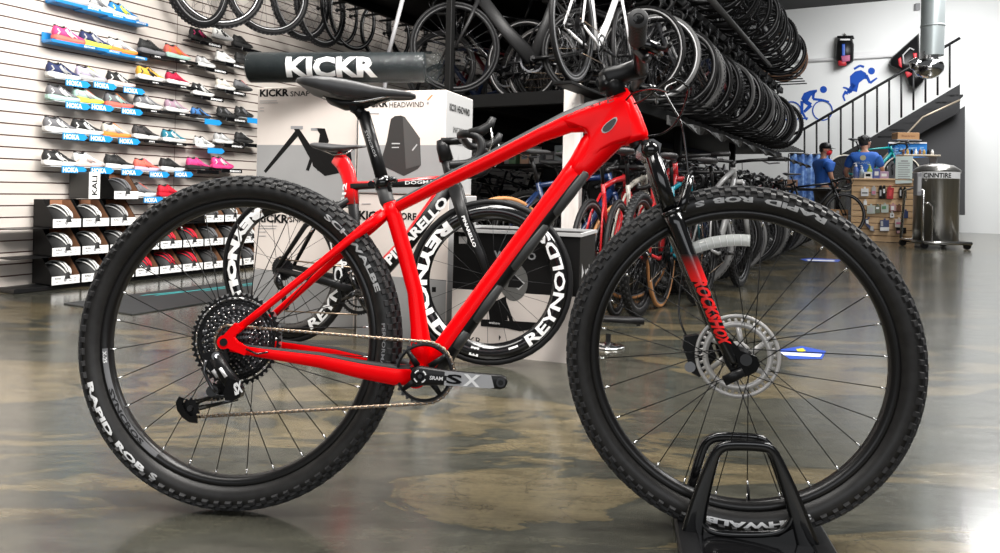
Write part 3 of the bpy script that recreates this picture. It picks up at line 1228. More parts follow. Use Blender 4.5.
def pix_tube(mb, pts, m, n=16, exp=2.3, matf=None, conv=B, M=None):
    """pts: (px, py, half height in px, half width m, lateral m)"""
    c, r = [], []
    for px, py, hp, hw, lat in pts:
        p = conv(px, py, lat)
        q = conv(px, py + hp, lat)
        c.append(p)
        r.append(((p - q).length, hw))
    up = V((0, 0, 1))
    # 'up' stays in the bike plane
    mb.tube(c, r, m, n, up=None if False else V((0.0, 0, 1)) if abs((c[-1] - c[0]).normalized().z) < .75 else V((1, 0, 0)), matf=matf, exp=exp)


def grey_top(k, n):
    return GREYF if math.cos(2 * PI * (k + 1.0) / n) > .55 else RED


def dark_under(k, n):
    a = 2 * PI * (k + 1.0) / n
    return BLACKS if math.cos(a) < -.35 else RED


# top tube (seat cluster to head tube)
pix_tube(fr, [(388, 210, 5, .011, 0), (398, 206, 6, .016, 0), (437, 185.5, 7, .020, 0), (490, 159.5, 7.5, .021, 0), (540, 134, 8.5, .022, 0), (568, 122, 11, .023, 0), (590, 117, 15, .024, 0), (610, 114, 17, .025, 0), (628, 110, 15, .024, 0)], RED, 20, matf=grey_top)
# down tube
pix_tube(fr, [(434, 367, 14, .026, 0), (448, 346, 13, .028, 0), (486, 293, 12, .028, 0), (541, 219, 12, .028, 0), (571, 180, 13, .027, 0), (588, 158, 14, .026, 0)], RED, 20, matf=lambda k, n: BLACKS if math.cos(2 * PI * (k + 1.0) / n) > .30 else RED)
pix_tube(fr, [(568, 184, 12, .0262, 0), (582, 166, 14, .0272, 0), (594, 150, 17, .0262, 0), (610, 133, 18, .025, 0), (628, 122, 20, .024, 0)], RED, 20)
# head tube
pix_tube(fr, [(617, 93, 11, .024, 0), (622, 105, 13, .024, 0), (628, 120, 14, .025, 0), (635, 136, 13, .028, 0), (637, 142, 12, .029, 0)], RED, 20)
# gusset that joins top tube, down tube and head tube
gp = [B(*p) for p in ((560, 121), (575, 112.5), (590, 107), (606, 101.5), (622, 97), (629, 104), (634, 118), (638, 128), (640, 138), (628, 142), (612, 147), (600, 154), (590, 165), (581, 162), (585, 150), (587.5, 142), (587, 135), (583, 130), (577, 128), (568, 129))]
gc = sum(gp, V()) / len(gp)
ring_ = []
for ins, yy in ((.80, -.0262), (.90, -.0250), (.97, -.0215), (1.0, -.014), (1.0, .014), (.97, .0215), (.90, .0250), (.80, .0262)):
    ring_.append([V((gc.x + (p.x - gc.x) * ins, yy, gc.z + (p.z - gc.z) * ins)) for p in gp])
fr.loft(ring_, RED)
# seat tube
pix_tube(fr, [(382, 184, 7.2, .017, 0), (387, 201, 7.2, .017, 0), (390, 205, 7.4, .017, 0)], GREYF, 18, 2.0)
pix_tube(fr, [(390, 203, 7.6, .018, 0), (394, 216, 7.8, .019, 0), (405, 254, 7.6, .019, 0), (415, 292, 7.6, .020, 0), (419, 325, 8.5, .025, 0), (421, 345, 10, .030, 0), (422, 366, 13, .033, 0)], RED, 18, 2.4)
# bottom bracket shell
bb = B(419, 374)
fr.cyl(bb + V((0, -.040, 0)), bb + V((0, .040, 0)), .025, RED, 28)
fr.cyl(bb + V((0, -.043, 0)), bb + V((0, .043, 0)), .022, BLACKS, 28)
# seat collar and cable stops
c0 = B(384, 183)
fr.build('frame', mtb)

ax_r = V((0, 0, HR))
ss = MB()
top = B(386, 211)
for s_ in (-1, 1):
    if s_ < 0:
        a = B(384, 213, .012)
        e = B(228, 337, .072)
    e_ = V((e.x, e.y * (-s_), e.z))
    a_ = V((a.x, a.y * (-s_), a.z))
    kk = a_.lerp(e_, .22)
    kk.y *= 1.25
    ss.tube([a_, a_.lerp(kk, .5), kk, a_.lerp(e_, .5), a_.lerp(e_, .8), e_], [(.0125, .008), (.012, .008), (.0095, .0075), (.008, .007), (.008, .007), (.009, .006)], RED, 12, up=V((0, 0, 1)), exp=2.5)
# bridge behind the seat tube
ss.tube([V((a.x - .01, -.02, a.z - .004)), V((a.x - .01, .02, a.z - .004))], .009, RED, 8)
ss.build('seat_stay', mtb)

cs = MB()
for s_ in (-1, 1):
    pts = [(B(231, 347, .072), .010, .006), (B(262, 352, .068), .012, .007), (B(320, 360, .058), .0165, .009), (B(360, 369, .050), .0195, .010), (B(396, 375, .040), .022, .012), (B(412, 375, .03), .022, .014)]
    cs.tube([V((p[0].x, p[0].y * -s_, p[0].z)) for p in pts], [(p[1], p[2]) for p in pts], RED, 16, up=V((0, 0, 1)), exp=2.6,
            matf=lambda k, n: mat('stay_guard', (.028, .028, .028), .5, spec=.2) if math.cos(2 * PI * (k + 1.0) / n) > .42 else RED)
# dropouts
for s_ in (-1, 1):
    yy = s_ * .073
    c = B(224.5, 342, .074)
    cx, cz = c.x, c.z
    poly = []
    for k in range(11):
        an = math.radians(95 + 210 * k / 10)
        poly.append((cx + .0150 * math.cos(an), cz + .0150 * math.sin(an)))
    for dx_, dy_ in ((246, 355), (250, 347), (239, 342), (235, 337), (243, 328), (236, 323)):
        q = B(dx_, dy_, .07)
        poly += [(q.x, q.z)]
    cs.prism(poly, yy - .005, yy + .005, RED)
    cs.cyl((cx, yy - .0065, cz), (cx, yy + .0065, cz), .0085, BLACK, 18)
# a hose entry on the near stay
for (x0, y0, x1, y1) in ((246, 349, 257, 354),):
    cs.tube([B(x0, y0, .081), B(x1, y1, .080), B(268, 352, .078)], .0022, BLACKG, 6)
cs.build('chain_stay', mtb)

# teardrop port in the head gusset
tp = MB()
pp = [(616.6, 117.2), (617.3, 120), (615.2, 124.2), (612, 128.6), (608.6, 131.6), (605, 133), (602.2, 132.2), (601.4, 129.8), (603, 126.6), (606.4, 123), (610.6, 119.8), (614, 117.6)]
for grow, y, m in ((1.02, -.0272, LGREY), (.86, -.0278, GREYF)):
    cxp = sum(p[0] for p in pp) / len(pp)
    cyp = sum(p[1] for p in pp) / len(pp)
    q = [B(cxp + (p[0] - cxp) * grow, cyp + (p[1] - cyp) * grow, -y) for p in pp]
    tp.prism([(v_.x, v_.z) for v_ in q], y, y + .003, m)
tp.build('frame_port', mtb)

# decals on the frame
dc = MB()
a, b_, c_ = B(567, 121.5, .0240), B(614, 101, .0262), B(567, 115.5, .0240)
text_quad(dc, 'SCALE', a, (b_ - a), (c_ - a), mat('tonal_decal', (.30, .05, .045), .4), .01)
dc.build('frame_decal', mtb)

# protector strips under the down tube
pt = MB()
for p0, p1, hp in (((587, 171), (553, 216), 5), ((547, 224), (511, 270), 5), ((501, 284), (474, 322), 5), ((467, 330), (455, 348), 4)):
    aa = B(p0[0], p0[1], .008)
    bb_ = B(p1[0], p1[1], .008)
    n_ = (bb_ - aa).normalized()
    pt.tube([aa, aa.lerp(bb_, .06), aa.lerp(bb_, .5), aa.lerp(bb_, .94), bb_], [(.004, .010), (.011, .020), (.013, .022), (.011, .020), (.004, .010)], GREYF, 12, up=V((1, 0, 0)), exp=2.6)
pt.build('down_tube_guard', mtb)

# ---- seatpost, clamp, saddle
sp = MB()
a, b_ = B(364, 115), B(384, 185)
dd = (b_ - a).normalized()
sp.tube([a - dd * .004, b_ + dd * .02], .0145, BLACKS, 20)
sp.tube([B(352, 108), B(358, 110), B(363, 116)], [(.010, .012), (.013, .014), (.0145, .0145)], BLACKS, 12)
sp.cyl(B(353, 107, .022), B(353, 107, -.022), .009, BLACKG, 14)
sp.cyl(B(366, 104, .010), B(366, 104, -.010), .010, BLACKG, 14)
so = sp.build('seatpost', mtb)
st = MB()
aa, bb_ = B(364.5, 131, .0150), B(374.5, 157, .0150)
side = V((-(bb_ - aa).z, 0, (bb_ - aa).x)).normalized() * .006
text_quad(st, 'SYNCROS', aa, bb_ - aa, side, LGREY, .01)
st.build('seatpost_print', so)
cl = MB()
a, b_ = B(381.5, 178), B(384, 188)
cl.tube([a, b_], .0195, BLACKG, 20)
cl.cyl(B(371, 184, .004), B(371, 184, -.012), .0075, BLACKG, 10)
cl.tube([B(388, 180, .02), B(393, 179, .016), B(396, 181, .006)], .006, BLACKG, 8)
cl.cyl(B(392, 178, .022), B(392, 178, .016), .004, CHROME, 8)
cl.build('seat_clamp', mtb)

sd = MB()
secs = []
for px, ty, by2, hw, drop in ((303, 85.5, 88, .050, .0), (306, 83.5, 91, .062, .004), (314, 82.0, 94.5, .070, .008), (325, 81.0, 99, .072, .013), (338, 81.0, 103.5, .066, .018), (350, 82.0, 105.5, .052, .022), (362, 84.0, 104.5, .038, .021), (375, 87, 103, .028, .015), (388, 89.3, 101.0, .023, .010), (402, 91.2, 100.5, .021, .007), (411, 92.8, 100.0, .017, .005), (415.5, 94.6, 98.6, .008, .002)):
    t_, b2 = B(px, ty), B(px, by2)
    zt, zb = t_.z, b2.z
    x = t_.x
    ring = []
    n = 18
    for k in range(n):
        an = 2 * PI * k / n
        c, q = math.cos(an), math.sin(an)
        yy = hw * math.copysign(abs(c) ** .75, c)
        if q >= 0:
            z = zt - (1 - abs(q) ** .7) * (zt - zb) * .35
        else:
            z = zb + (zt - zb) * .42 * (1 - abs(q) ** .5) + (zt - zb) * .30 * (1 - abs(c) ** 2)
        ring.append(V((x, yy, z)))
    secs.append(ring)
sd.loft(secs, SADDLE)
sdo = sd.build('saddle', mtb, fix=True)
rl = MB()
for s_ in (-1, 1):
    y = s_ * .022
    q = [B(*p) for p in ((326, 99), (336, 103), (350, 104.5), (366, 103.5), (380, 100), (396, 96))]
    rl.tube([V((p.x, y * (1 if i < 4 else .8 - .2 * (i - 4)), p.z)) for i, p in enumerate(q)], .0036, STEEL, 8)
rl.tube([B(330, 101, 0), B(345, 105.5, 0), B(360, 105, 0), B(374, 101.5, 0)], [(.007, .030), (.011, .032), (.011, .026), (.006, .018)], BLACK, 10, up=V((0, 0, 1)))
rl.build('saddle_rail', sdo)

# ---- crankset
ck = MB()
Y0 = -.047
ctr = B(424, 372.5, .047)
gear(ck, 32, .0670, .0570, Y0, .003, STEELD, .0045, M=Matrix.Translation((ctr.x, 0, ctr.z)))
T = Matrix.Translation((ctr.x, 0, ctr.z))
ck.lathe([(.0555, Y0 - .001), (.0600, Y0 - .0015), (.0600, Y0 + .003), (.0555, Y0 + .003)], BLACKS, 48, closed=True, M=T)
bbx = V((ctr.x, Y0 - .004, ctr.z))
for k in range(4):
    an = math.radians(40 + 90 * k)
    e = bbx + V((.058 * math.cos(an), .003, .058 * math.sin(an)))
    s0 = bbx + V((.018 * math.cos(an + .1), 0, .018 * math.sin(an + .1)))
    ck.tube([s0, e], [(.008, .004), (.005, .003)], BLACKS, 8)
cro = ck.build('chainring', mtb)
arm = MB()
c0 = B(421, 375.5, .066)
c1 = B(501, 382, .078)
dv = (c1 - c0).normalized()
prof = [(-.021, .004, .008), (-.018, .013, .011), (-.008, .0195, .012), (.0, .0205, .012), (.02, .0185, .0115), (.05, .0160, .010), (.10, .0150, .009), (.150, .0150, .0085), (c1 - c0).length and ((c1 - c0).length + .0, .0150, .0085), ((c1 - c0).length + .009, .0110, .008), ((c1 - c0).length + .013, .004, .006)]
arm.tube([c0 + dv * p[0] for p in prof], [(p[1], p[2]) for p in prof], BLACKS, 20, up=V((0, 0, 1)), exp=3.2)
ao = arm.build('crank_arm', mtb)
dec = MB()
upv = (V((0, 0, 1)) - dv * dv.z).normalized()
off = V((0, -.0098, 0))
q0 = c0 + dv * .0 + off


def cq(x0, z0, w_, h_, txt, m, bold=.04, y=-.0112):
    o_ = c0 + dv * x0 + upv * z0 + V((0, y, 0))
    text_quad(dec, txt, o_, dv * w_, upv * h_, m, bold)


# silver field with the SX mark cut out of it
fld = [c0 + dv * x + upv * z + V((0, -.0098, 0)) for x, z in ((.052, -.0145), (.052, .0155), (.062, .0150), (.135, .0135), (.150, .0135), (.158, -.0115), (.148, -.0135))]
dec.add(fld, [tuple(range(len(fld)))], SILV, False)
cq(.021, -.0050, .028, .0080, 'SRAM', WHITE, .015, -.0128)
cq(.056, -.0105, .034, .0200, 'S', BLACKG, .03)
cq(.092, -.0125, .036, .0245, 'X', WHITE, .03)
rg = MB()
dec.lathe([(.0110, -.0138), (.0140, -.0135)], WHITE, 12, M=Matrix.Translation(c0), a0=math.radians(15), a1=math.radians(60))
dec.lathe([(.0110, -.0138), (.0140, -.0135)], WHITE, 12, M=Matrix.Translation(c0), a0=math.radians(105), a1=math.radians(150))
dec.lathe([(.0110, -.0138), (.0140, -.0135)], WHITE, 12, M=Matrix.Translation(c0), a0=math.radians(200), a1=math.radians(245))
dec.lathe([(.0110, -.0138), (.0140, -.0135)], WHITE, 12, M=Matrix.Translation(c0), a0=math.radians(290), a1=math.radians(335))
dec.cyl(c0 + V((0, -.0135, 0)), c0 + V((0, -.012, 0)), .0085, BLACKG, 16)
dec.cyl(c0 + V((0, -.0140, 0)), c0 + V((0, -.0134, 0)), .0045, STEELD, 6)
pe = c0 + dv * ((c1 - c0).length)
dec.cyl(pe + V((0, -.0100, 0)), pe + V((0, .0, 0)), .0095, STEELD, 18)
dec.cyl(pe + V((0, -.0106, 0)), pe + V((0, -.008, 0)), .0055, BLACK, 16)
dec.build('crank_marking', ao)
arm2 = MB()
l0 = V((c0.x, -c0.y, c0.z))
arm2.tube([l0 - dv * .012, l0, l0 - dv * .09, l0 - dv * .170, l0 - dv * .182], [(.010, .008), (.018, .010), (.013, .008), (.012, .008), (.004, .006)], BLACKS, 14, up=V((0, 0, 1)), exp=3)
arm2.cyl(l0, c0, .012, BLACK, 16)
arm2.build('crank_arm', mtb)

# ---- rear derailleur
rd = MB()
rd.prism([(B(x, y, .08).x, B(x, y, .08).z) for x, y in ((203, 353), (213, 351), (226, 352), (229, 360), (222, 372), (214, 376), (208, 366))], -.086, -.074, BLACKS)
rd.tube([B(216, 357, .088), B(224, 372, .090), B(236, 388, .090)], [(.014, .010), (.015, .010), (.016, .011)], BLACKS, 10, exp=3)
rd.prism([(B(x, y, .09).x, B(x, y, .09).z) for x, y in ((231, 377), (238, 379), (244, 388), (243, 396), (236, 400), (228, 399), (226, 392))], -.104, -.086, BLACKG)
rd.cyl(B(216, 356, .084), B(216, 356, .096), .009, BLACKG, 16)
rd.cyl(B(217, 356, .0962), B(217, 356, .0975), .0045, CHROME, 12)
rd.tube([B(206, 360, .088), B(204, 372, .088), B(212, 388, .086), B(216, 392, .085)], .0035, STEELD, 6)
rd.cyl(B(212, 391, .08), B(212, 391, .088), .012, BLACKS, 14)
rdo = rd.build('rear_derailleur', mtb)
lg = MB()
aa = B(239, 392, .105)
text_quad(lg, 'SX', B(235, 396, .1055), B(243, 392, .1055) - B(235, 396, .1055), B(233, 384, .1055) - B(235, 396, .1055), WHITE, .06)
lg.tube([B(220, 368, .101), B(226, 377, .101)], [(.004, .001), (.004, .001)], WHITE, 6)
lg.tube([B(213, 370, .096), B(218, 377, .096)], [(.005, .001), (.005, .001)], LGREY, 6)
lg.build('derailleur_marking', rdo)
cg = MB()
for lat in (.062, .044):
    cg.tube([B(236, 396, lat), B(215, 396, lat), B(196, 402, lat)], [(.0042, .0012), (.0036, .0012), (.006, .0012)], BLACKG, 8)
    cg.tube([B(238, 399, lat), B(222, 403, lat), B(199, 408, lat)], [(.0040, .0012), (.0036, .0012), (.006, .0012)], BLACKG, 8)
pts = [(180, 396), (176.5, 402), (178, 410), (183, 417), (190, 422), (198, 423)]
inn = [(198, 415), (191, 416), (186, 411), (183, 405), (184, 400), (187, 399)]
cg.prism([(B(x, y, .06).x, B(x, y, .06).z) for x, y in pts + inn], -.064, -.061, BLACKG)
cgo = cg.build('derailleur_cage', rdo)
pc1, pc2 = B(191, 408, .053), B(218, 391, .053)
pl = MB()
for p in (pc1, pc2):
    Tm = Matrix.Translation((p.x, 0, p.z))
    gear(pl, 12, .0225 if p is pc1 else .021, .006, -.054, .002, BLACKS, .0045, M=Tm)
    pl.cyl((p.x, -.060, p.z), (p.x, -.048, p.z), .006, STEELD, 12)
pl.build('jockey_wheel', rdo)

# ---- chain
cog_r = .0345
path = []
# from the cog up and round to the ring, round the ring, back to the cage, round the pulley
C0 = V((0, 0, HR))
lat = -.050


def arcpts(c, r, d0, d1, n):
    return [V((c.x + r * math.cos(math.radians(d0 + (d1 - d0) * k / n)), 0, c.z + r * math.sin(math.radians(d0 + (d1 - d0) * k / n)))) for k in range(n + 1)]


path += arcpts(C0, cog_r, 215, 86, 10)
path += arcpts(ctr, .0655, 97, -88, 24)
path += arcpts(pc1, .0200, -82, -255, 8)
path += arcpts(pc2, .0190, -60, 20, 4)
path.append(path[0].copy())
# resample at one link
seg, acc = [path[0]], 0
L = 0.0127
cur = path[0]
i = 1
links = [cur.copy()]
while i < len(path):
    d = (path[i] - links[-1])
    if d.length >= L:
        # step along the current segment towards path[i]
        links.append(links[-1] + d.normalized() * L)
    else:
        i += 1
ch = MB()
for k in range(len(links) - 1):
    a, b_ = links[k], links[k + 1]
    f0 = min(1, max(0, (a.x - C0.x) / (ctr.x - C0.x)))
    y = -.049 + .002 * f0
    a = V((a.x, y, a.z))
    b_ = V((b_.x, y, b_.z))
    w_ = .0030 if k % 2 else .0020
    u = (b_ - a).normalized()
    for s_ in (-1, 1):
        ch.tube([a - u * .003 + V((0, s_ * w_, 0)), a + V((0, s_ * w_, 0)), (a + b_) / 2 + V((0, s_ * w_, 0)), b_ + V((0, s_ * w_, 0)), b_ + u * .003 + V((0, s_ * w_, 0))], [(.0015, .0005), (.0040, .0005), (.0028, .0005), (.0040, .0005), (.0015, .0005)], CHAIN, 6, up=V((0, 1, 0)).cross(u))
    ch.cyl(a + V((0, -.0036, 0)), a + V((0, .0036, 0)), .0022, STEEL, 8)
ch.build('chain', mtb)

# ---- fork (in the front wheel's frame)
fk = MB()


def fpix(mb, pts, m, n=16, exp=2.0, lat_sign=1, matf=None):
    c, r = [], []
    for px, py, hp, hw, lat in pts:
        p = F(px, py, lat)
        q = F(px + hp, py, lat)
        c.append(V((p.x, p.y * lat_sign, p.z)))
        r.append((abs((p - q).x) * .92, hw))
    mb.tube(c, r, m, n, up=V((1, 0, 0)), exp=exp, matf=matf)


low = [(671, 212, 10.5, .021, .062), (676, 224, 10.5, .021, .062), (686, 250, 9.5, .0195, .063), (702, 290, 8.5, .018, .063), (718, 330, 8, .017, .063), (732, 360, 7, .015, .062), (735, 367, 5, .012, .061)]
sta = [(650.5, 148, 8.8, .0165, .062), (661, 182, 8.8, .0165, .062), (671, 213, 8.8, .0165, .062)]
lo = []
for s_ in (1, -1):
    l_ = MB()
    fpix(l_, low, BLACKG, 18, lat_sign=s_)
    l_.lathe([(.0195, -.004), (.0225, -.003), (.0225, .004), (.0195, .005)], BLACKG, 20, M=frameM(V((F(671, 212, .062).x, F(671, 212, .062).y * s_, F(671, 212, .062).z)), V((1, 0, .43)), V((0, 1, 0))))
    lo.append(l_)
# dropout block and lever, thru-axle
d0 = F(741, 362, .060)
lo[0].prism([(F(x, y, .06).x, F(x, y, .06).z) for x, y in ((719, 334), (730, 338), (740, 350), (756, 356), (759, 364), (755, 371), (744, 376), (731, 373), (724, 362))], -.072, -.052, BLACKG)
lo[0].cyl(F(746, 360, .072), F(746, 360, .078), .012, BLACKS, 18)
lo[0].tube([F(743, 372, .080), F(735, 376, .084), F(724, 381, .086)], [(.009, .005), (.010, .006), (.010, .006)], BLACKS, 10, exp=3)
lo[0].cyl(V((0, -.070, 0)), V((0, .070, 0)), .0075, BLACKS, 12)
lo[1].prism([(F(x, y, .06).x, F(x, y, .06).z) for x, y in ((719, 334), (730, 338), (740, 350), (756, 356), (759, 364), (755, 371), (744, 376), (731, 373), (724, 362))], .052, .070, BLACKG)
fkb = MB()
# crown
cp = [F(641, 146, 0), F(652, 143, 0), F(660, 148, 0), F(658, 158, 0), F(645, 160, 0), F(636, 154, 0)]
fkb.prism([(p.x, p.z) for p in cp], -.070, .070, BLACKG, smooth=False)
for s_ in (-1, 1):
    fkb.sphere((F(650, 148, .062).x, s_ * .062, F(650, 150, .062).z), (.021, .021, .020), BLACKG, 16)
fkb.cyl(F(637, 146, 0), F(612, 85, 0), .0150, BLACK, 18)
FM = FW
fko = fkb.build('fork', mtb, FM)
for s_ in (1, -1):
    m_ = MB()
    fpix(m_, sta, BLACKG, 18, lat_sign=s_)
    m_.build('stanchion', fko)
ll = [x.build('lower_leg', fko) for x in lo]
# arch between the lower legs, in front of the tyre
ar = MB()
pts = []
for k in range(13):
    t_ = -1 + 2 * k / 12
    y = -.058 * t_
    h_ = 1 - abs(t_) ** 2.6
    b0 = F(679, 212, .0)
    tp_ = F(689, 178, .0)
    p = b0.lerp(tp_, h_)
    pts.append(V((p.x, y, p.z)))
ar.tube(pts, [(.010, .010)] * 13, BLACKG, 10)
for s_ in (-1, 1):
    p0 = F(680, 206, .0)
    p1 = F(686, 184, .0)
    ar.tube([V((p0.x, s_ * .055, p0.z)), V((p1.x, s_ * .040, p1.z))], .0035, mat('arch_edge', (.12, .12, .12), .25), 6)
ar.build('arch', fko)
# red decal with lettering, follows the leg
fd = MB()


def leg_at(t):
    pts_ = [F(p[0], p[1], p[4]) for p in low]
    rr = [p[3] for p in low]
    t *= len(pts_) - 1
    i = min(int(t), len(pts_) - 2)
    u = t - i
    return pts_[i].lerp(pts_[i + 1], u), rr[i] * (1 - u) + rr[i + 1] * u


def wrap(mb, t, ang, extra=.0006):
    c, r = leg_at(t)
    return V((c.x + math.sin(ang) * (r + extra) * .98, c.y - math.cos(ang) * (r + extra), c.z))


GRAD = mat('red_fade', (.8, .01, .01), .3, 0, .5)
nt = GRAD.node_tree
bs = nt.nodes['Principled BSDF']
tc = nt.nodes.new('ShaderNodeTexCoord')
sx = nt.nodes.new('ShaderNodeSeparateXYZ')
mr = nt.nodes.new('ShaderNodeMapRange')
cm = nt.nodes.new('ShaderNodeValToRGB')
z_top, z_bot = leg_at(.355)[0].z, leg_at(.455)[0].z
mr.inputs['From Min'].default_value = z_top
mr.inputs['From Max'].default_value = z_bot
cm.color_ramp.elements[0].color = (.01, .003, .003, 1)
cm.color_ramp.elements[1].color = (.85, .006, .008, 1)
nt.links.new(tc.outputs['Object'], sx.inputs[0])
nt.links.new(sx.outputs['Z'], mr.inputs[0])
nt.links.new(mr.outputs[0], cm.inputs[0])
nt.links.new(cm.outputs[0], bs.inputs['Base Color'])
RT = mat('red_decal', (.8, .012, .012), .35)
vs, fs = [], []
NA, NT = 8, 10
for i in range(NT + 1):
    for j in range(NA + 1):
        vs.append(wrap(fd, .350 + .115 * i / NT, -1.0 + 2.3 * j / NA))
for i in range(NT):
    for j in range(NA):
        fs.append((i * (NA + 1) + j, i * (NA + 1) + j + 1, (i + 1) * (NA + 1) + j + 1, (i + 1) * (NA + 1) + j))
fd.add(vs, fs, GRAD)
g, gf, _ = glyphs('ROCKSHOX', .05, 0.0, 8)
fd.add([wrap(fd, .455 + .285 * a_, .95 - 1.75 * (1 - b2), .0009) for a_, b2 in g], gf, RT, False)
fd.build('fork_decal', ll[0])
cap = MB()
p = F(646, 146, .062)
cap.cyl(p, F(644.5, 141, .062), .013, BLACKS, 16)
p = F(646, 146, .062)
cap.cyl(V((p.x, -p.y, p.z)), V((p.x - .004, -p.y, p.z + .012)), .013, STEELD, 16)
cap.build('fork_cap', fko)

# ---- brake caliper behind the far leg
bc = MB()
q = [F(x, y, -.045) for x, y in ((684, 336), (698, 334), (711, 344), (716, 356), (708, 366), (699, 376), (691, 372), (686, 356), (682, 346))]
bc.prism([(p.x, p.z) for p in q], .030, .058, BLACKS)
bc.tube([F(712, 336, -.06), F(704, 345, -.055), F(694, 352, -.05)], [(.012, .010), (.014, .012), (.012, .010)], BLACKG, 10, exp=3)
bc.cyl(F(690, 367, -.028), F(690, 367, -.060), .012, BLACKG, 12)
bc.tube([F(700, 352, -.03), F(712, 372, -.03)], .005, STEELD, 8)
bc.build('brake_caliper', fko)

# ---- stem, spacers, bar, grips, levers (turned with the fork)
hm = MB()
hm.tube([F(618, 96, 0), F(613, 84, 0), F(611, 80, 0)], [.0245, .0235, .021], BLACKS, 20)
hm.build('headset_spacer', mtb, FM)
sm = MB()
sm.tube([F(609, 90, 0), F(605, 77, 0)], .0215, BLACKS, 20)
sm.tube([F(601, 81, 0), F(608, 78, 0), F(622, 74, 0), F(644, 67, 0)], [(.017, .018), (.025, .024), (.021, .021), (.022, .026)], BLACKS, 16, up=V((0, 0, 1)), exp=2.8)
sm.cyl(F(600, 83, .010), F(600, 83, -.010), .010, BLACKS, 14)
sm.cyl(F(606, 83, .0225), F(606, 83, .020), .003, CHROME, 8)
smo = sm.build('stem', mtb, FM)
bc0 = F(641, 70.5, 0)
hb = MB()
# near end of the bar where the photo shows its grip cap
Mw = BM @ FW
gend = F(638, 18, .362)
rise = gend - bc0
pts = []
for s_ in (1, -1):
    pt_ = []
    for u, wy in ((0, 0), (.12, .02), (.28, .35), (.45, .75), (.6, .85), (1, 1)):
        y = -abs(rise.y) * u * s_
        pt_.append(V((bc0.x + rise.x * wy, bc0.y * 0 + y, bc0.z + rise.z * wy)))
    hb.tube(pt_, [.0159, .0155, .014, .0115, .0111, .0111], BLACKS, 14)
hbo = hb.build('handlebar', mtb, FM)
for s_ in (1, -1):
    g_ = MB()
    y1 = -abs(rise.y) * s_
    y0 = y1 * .64
    e0 = V((bc0.x + rise.x * .9, y0, bc0.z + rise.z * .9))
    e1 = V((bc0.x + rise.x, y1, bc0.z + rise.z))
    u_ = (e1 - e0)
    g_.tube([e0, e0 + u_ * .03, e0 + u_ * .06, e0 + u_ * .94, e0 + u_ * .97, e1], [.017, .0185, .016, .0165, .0185, .0165], mat('grip_rubber', (.05, .05, .052), .6), 20)
    for k in range(12):
        c = e0 + u_ * (.12 + .07 * k)
        g_.lathe([(.0150, -.0025), (.0174, -.0018), (.0174, .0018), (.0150, .0025)], mat('grip_rubber', (.05, .05, .052), .6), 18, M=frameM(c, V((1, 0, 0)), u_.normalized().cross(V((1, 0, 0)))))
    go = g_.build('grip', hbo)
    if s_ > 0:
        en = MB()
        c = e1 + u_.normalized() * .0004
        Mx = frameM(c, V((1, 0, 0)), V((0, 0, 1)))
        en.lathe([(.0075, -.0006), (.0090, -.0006)], INK, 20, M=Mx, a0=math.radians(20), a1=math.radians(160))
        en.lathe([(.0075, -.0006), (.0090, -.0006)], INK, 20, M=Mx, a0=math.radians(200), a1=math.radians(340))
        text_quad(en, 'S', c + V((-.0025, -.0006, -.004)), V((.005, 0, 0)), V((0, 0, .008)), INK, .02)
        en.build('grip_mark', go)
    lv = MB()
    yb_ = y1 * .60
    cb = V((bc0.x + rise.x * .86, yb_, bc0.z + rise.z * .86))
    lv.lathe([(.011, -.007), (.016, -.007), (.016, .007), (.011, .007)], BLACKG, 18, M=Matrix.Translation(cb), closed=True)
    b1 = cb + V((.035, s_ * .02, -.008))
    lv.tube([cb, b1, b1 + V((.010, s_ * .035, -.004))], [(.012, .009), (.014, .011), (.008, .008)], BLACKG, 12)
    lv.tube([b1, b1 + V((.022, -s_ * .03, -.012)), b1 + V((.020, -s_ * .065, -.018)), b1 + V((.024, -s_ * .085, -.018))], [(.006, .005), (.005, .0035), (.0045, .003), (.005, .0035)], STEELD if s_ < 0 else BLACKS, 8)
    if s_ > 0:
        lv.tube([cb + V((0, s_ * .02, -.01)), cb + V((.018, s_ * .01, -.032)), cb + V((.012, -s_ * .02, -.038))], [(.010, .008), (.011, .010), (.005, .003)], BLACKS, 10)
    lvo = lv.build('brake_lever', hbo)
# cables and hoses
for i, (pl_, r_, m_) in enumerate((
        ([(668, 92, .16), (655, 88, .12), (640, 90, .06), (632, 93, .03), (626, 100, .018)], .0022, BLACKG),
        ([(672, 78, .18), (690, 86, .14), (686, 102, .10), (678, 122, .06), (664, 134, .03), (648, 136, .02)], .0024, BLACKG),
        ([(676, 82, -.16), (662, 88, -.12), (672, 106, -.10), (682, 122, -.08), (686, 150, -.075), (690, 190, -.07), (688, 240, -.075), (680, 290, -.075), (678, 318, -.07), (690, 344, -.05)], .0024, BLACKG),
        ([(680, 74, .12), (664, 84, .10), (646, 98, .06), (634, 104, .03)], .0022, BLACKG))):
    pp_ = [F(*p) for p in pl_]
    # smooth
    for _ in range(3):
        q = [pp_[0]]
        for a, b_ in zip(pp_[:-1], pp_[1:]):
            q += [a.lerp(b_, .25), a.lerp(b_, .75)]
        q.append(pp_[-1])
        pp_ = q
    cb_ = MB()
    cb_.tube(pp_, r_, m_, 7)
    cb_.build('cable', mtb, FM)

# ---------------------------------------------------------------- floor stand that holds the front wheel
SM = BM @ FW
SO = V((SM.translation.x, SM.translation.y, 0))
sxd = (SM.to_3x3() @ V((1, 0, 0)))
sxd.z = 0
sxd.normalize()
syd = V((-sxd.y, sxd.x, 0))
SF = Matrix(((sxd.x, syd.x, 0, SO.x), (sxd.y, syd.y, 0, SO.y), (0, 0, 1, 0), (0, 0, 0, 1)))
SFI = SF.inverted()


def S(px, py, lat):
    return SFI @ on_plane(px, py, SF @ V((0, -lat, 0)), syd)


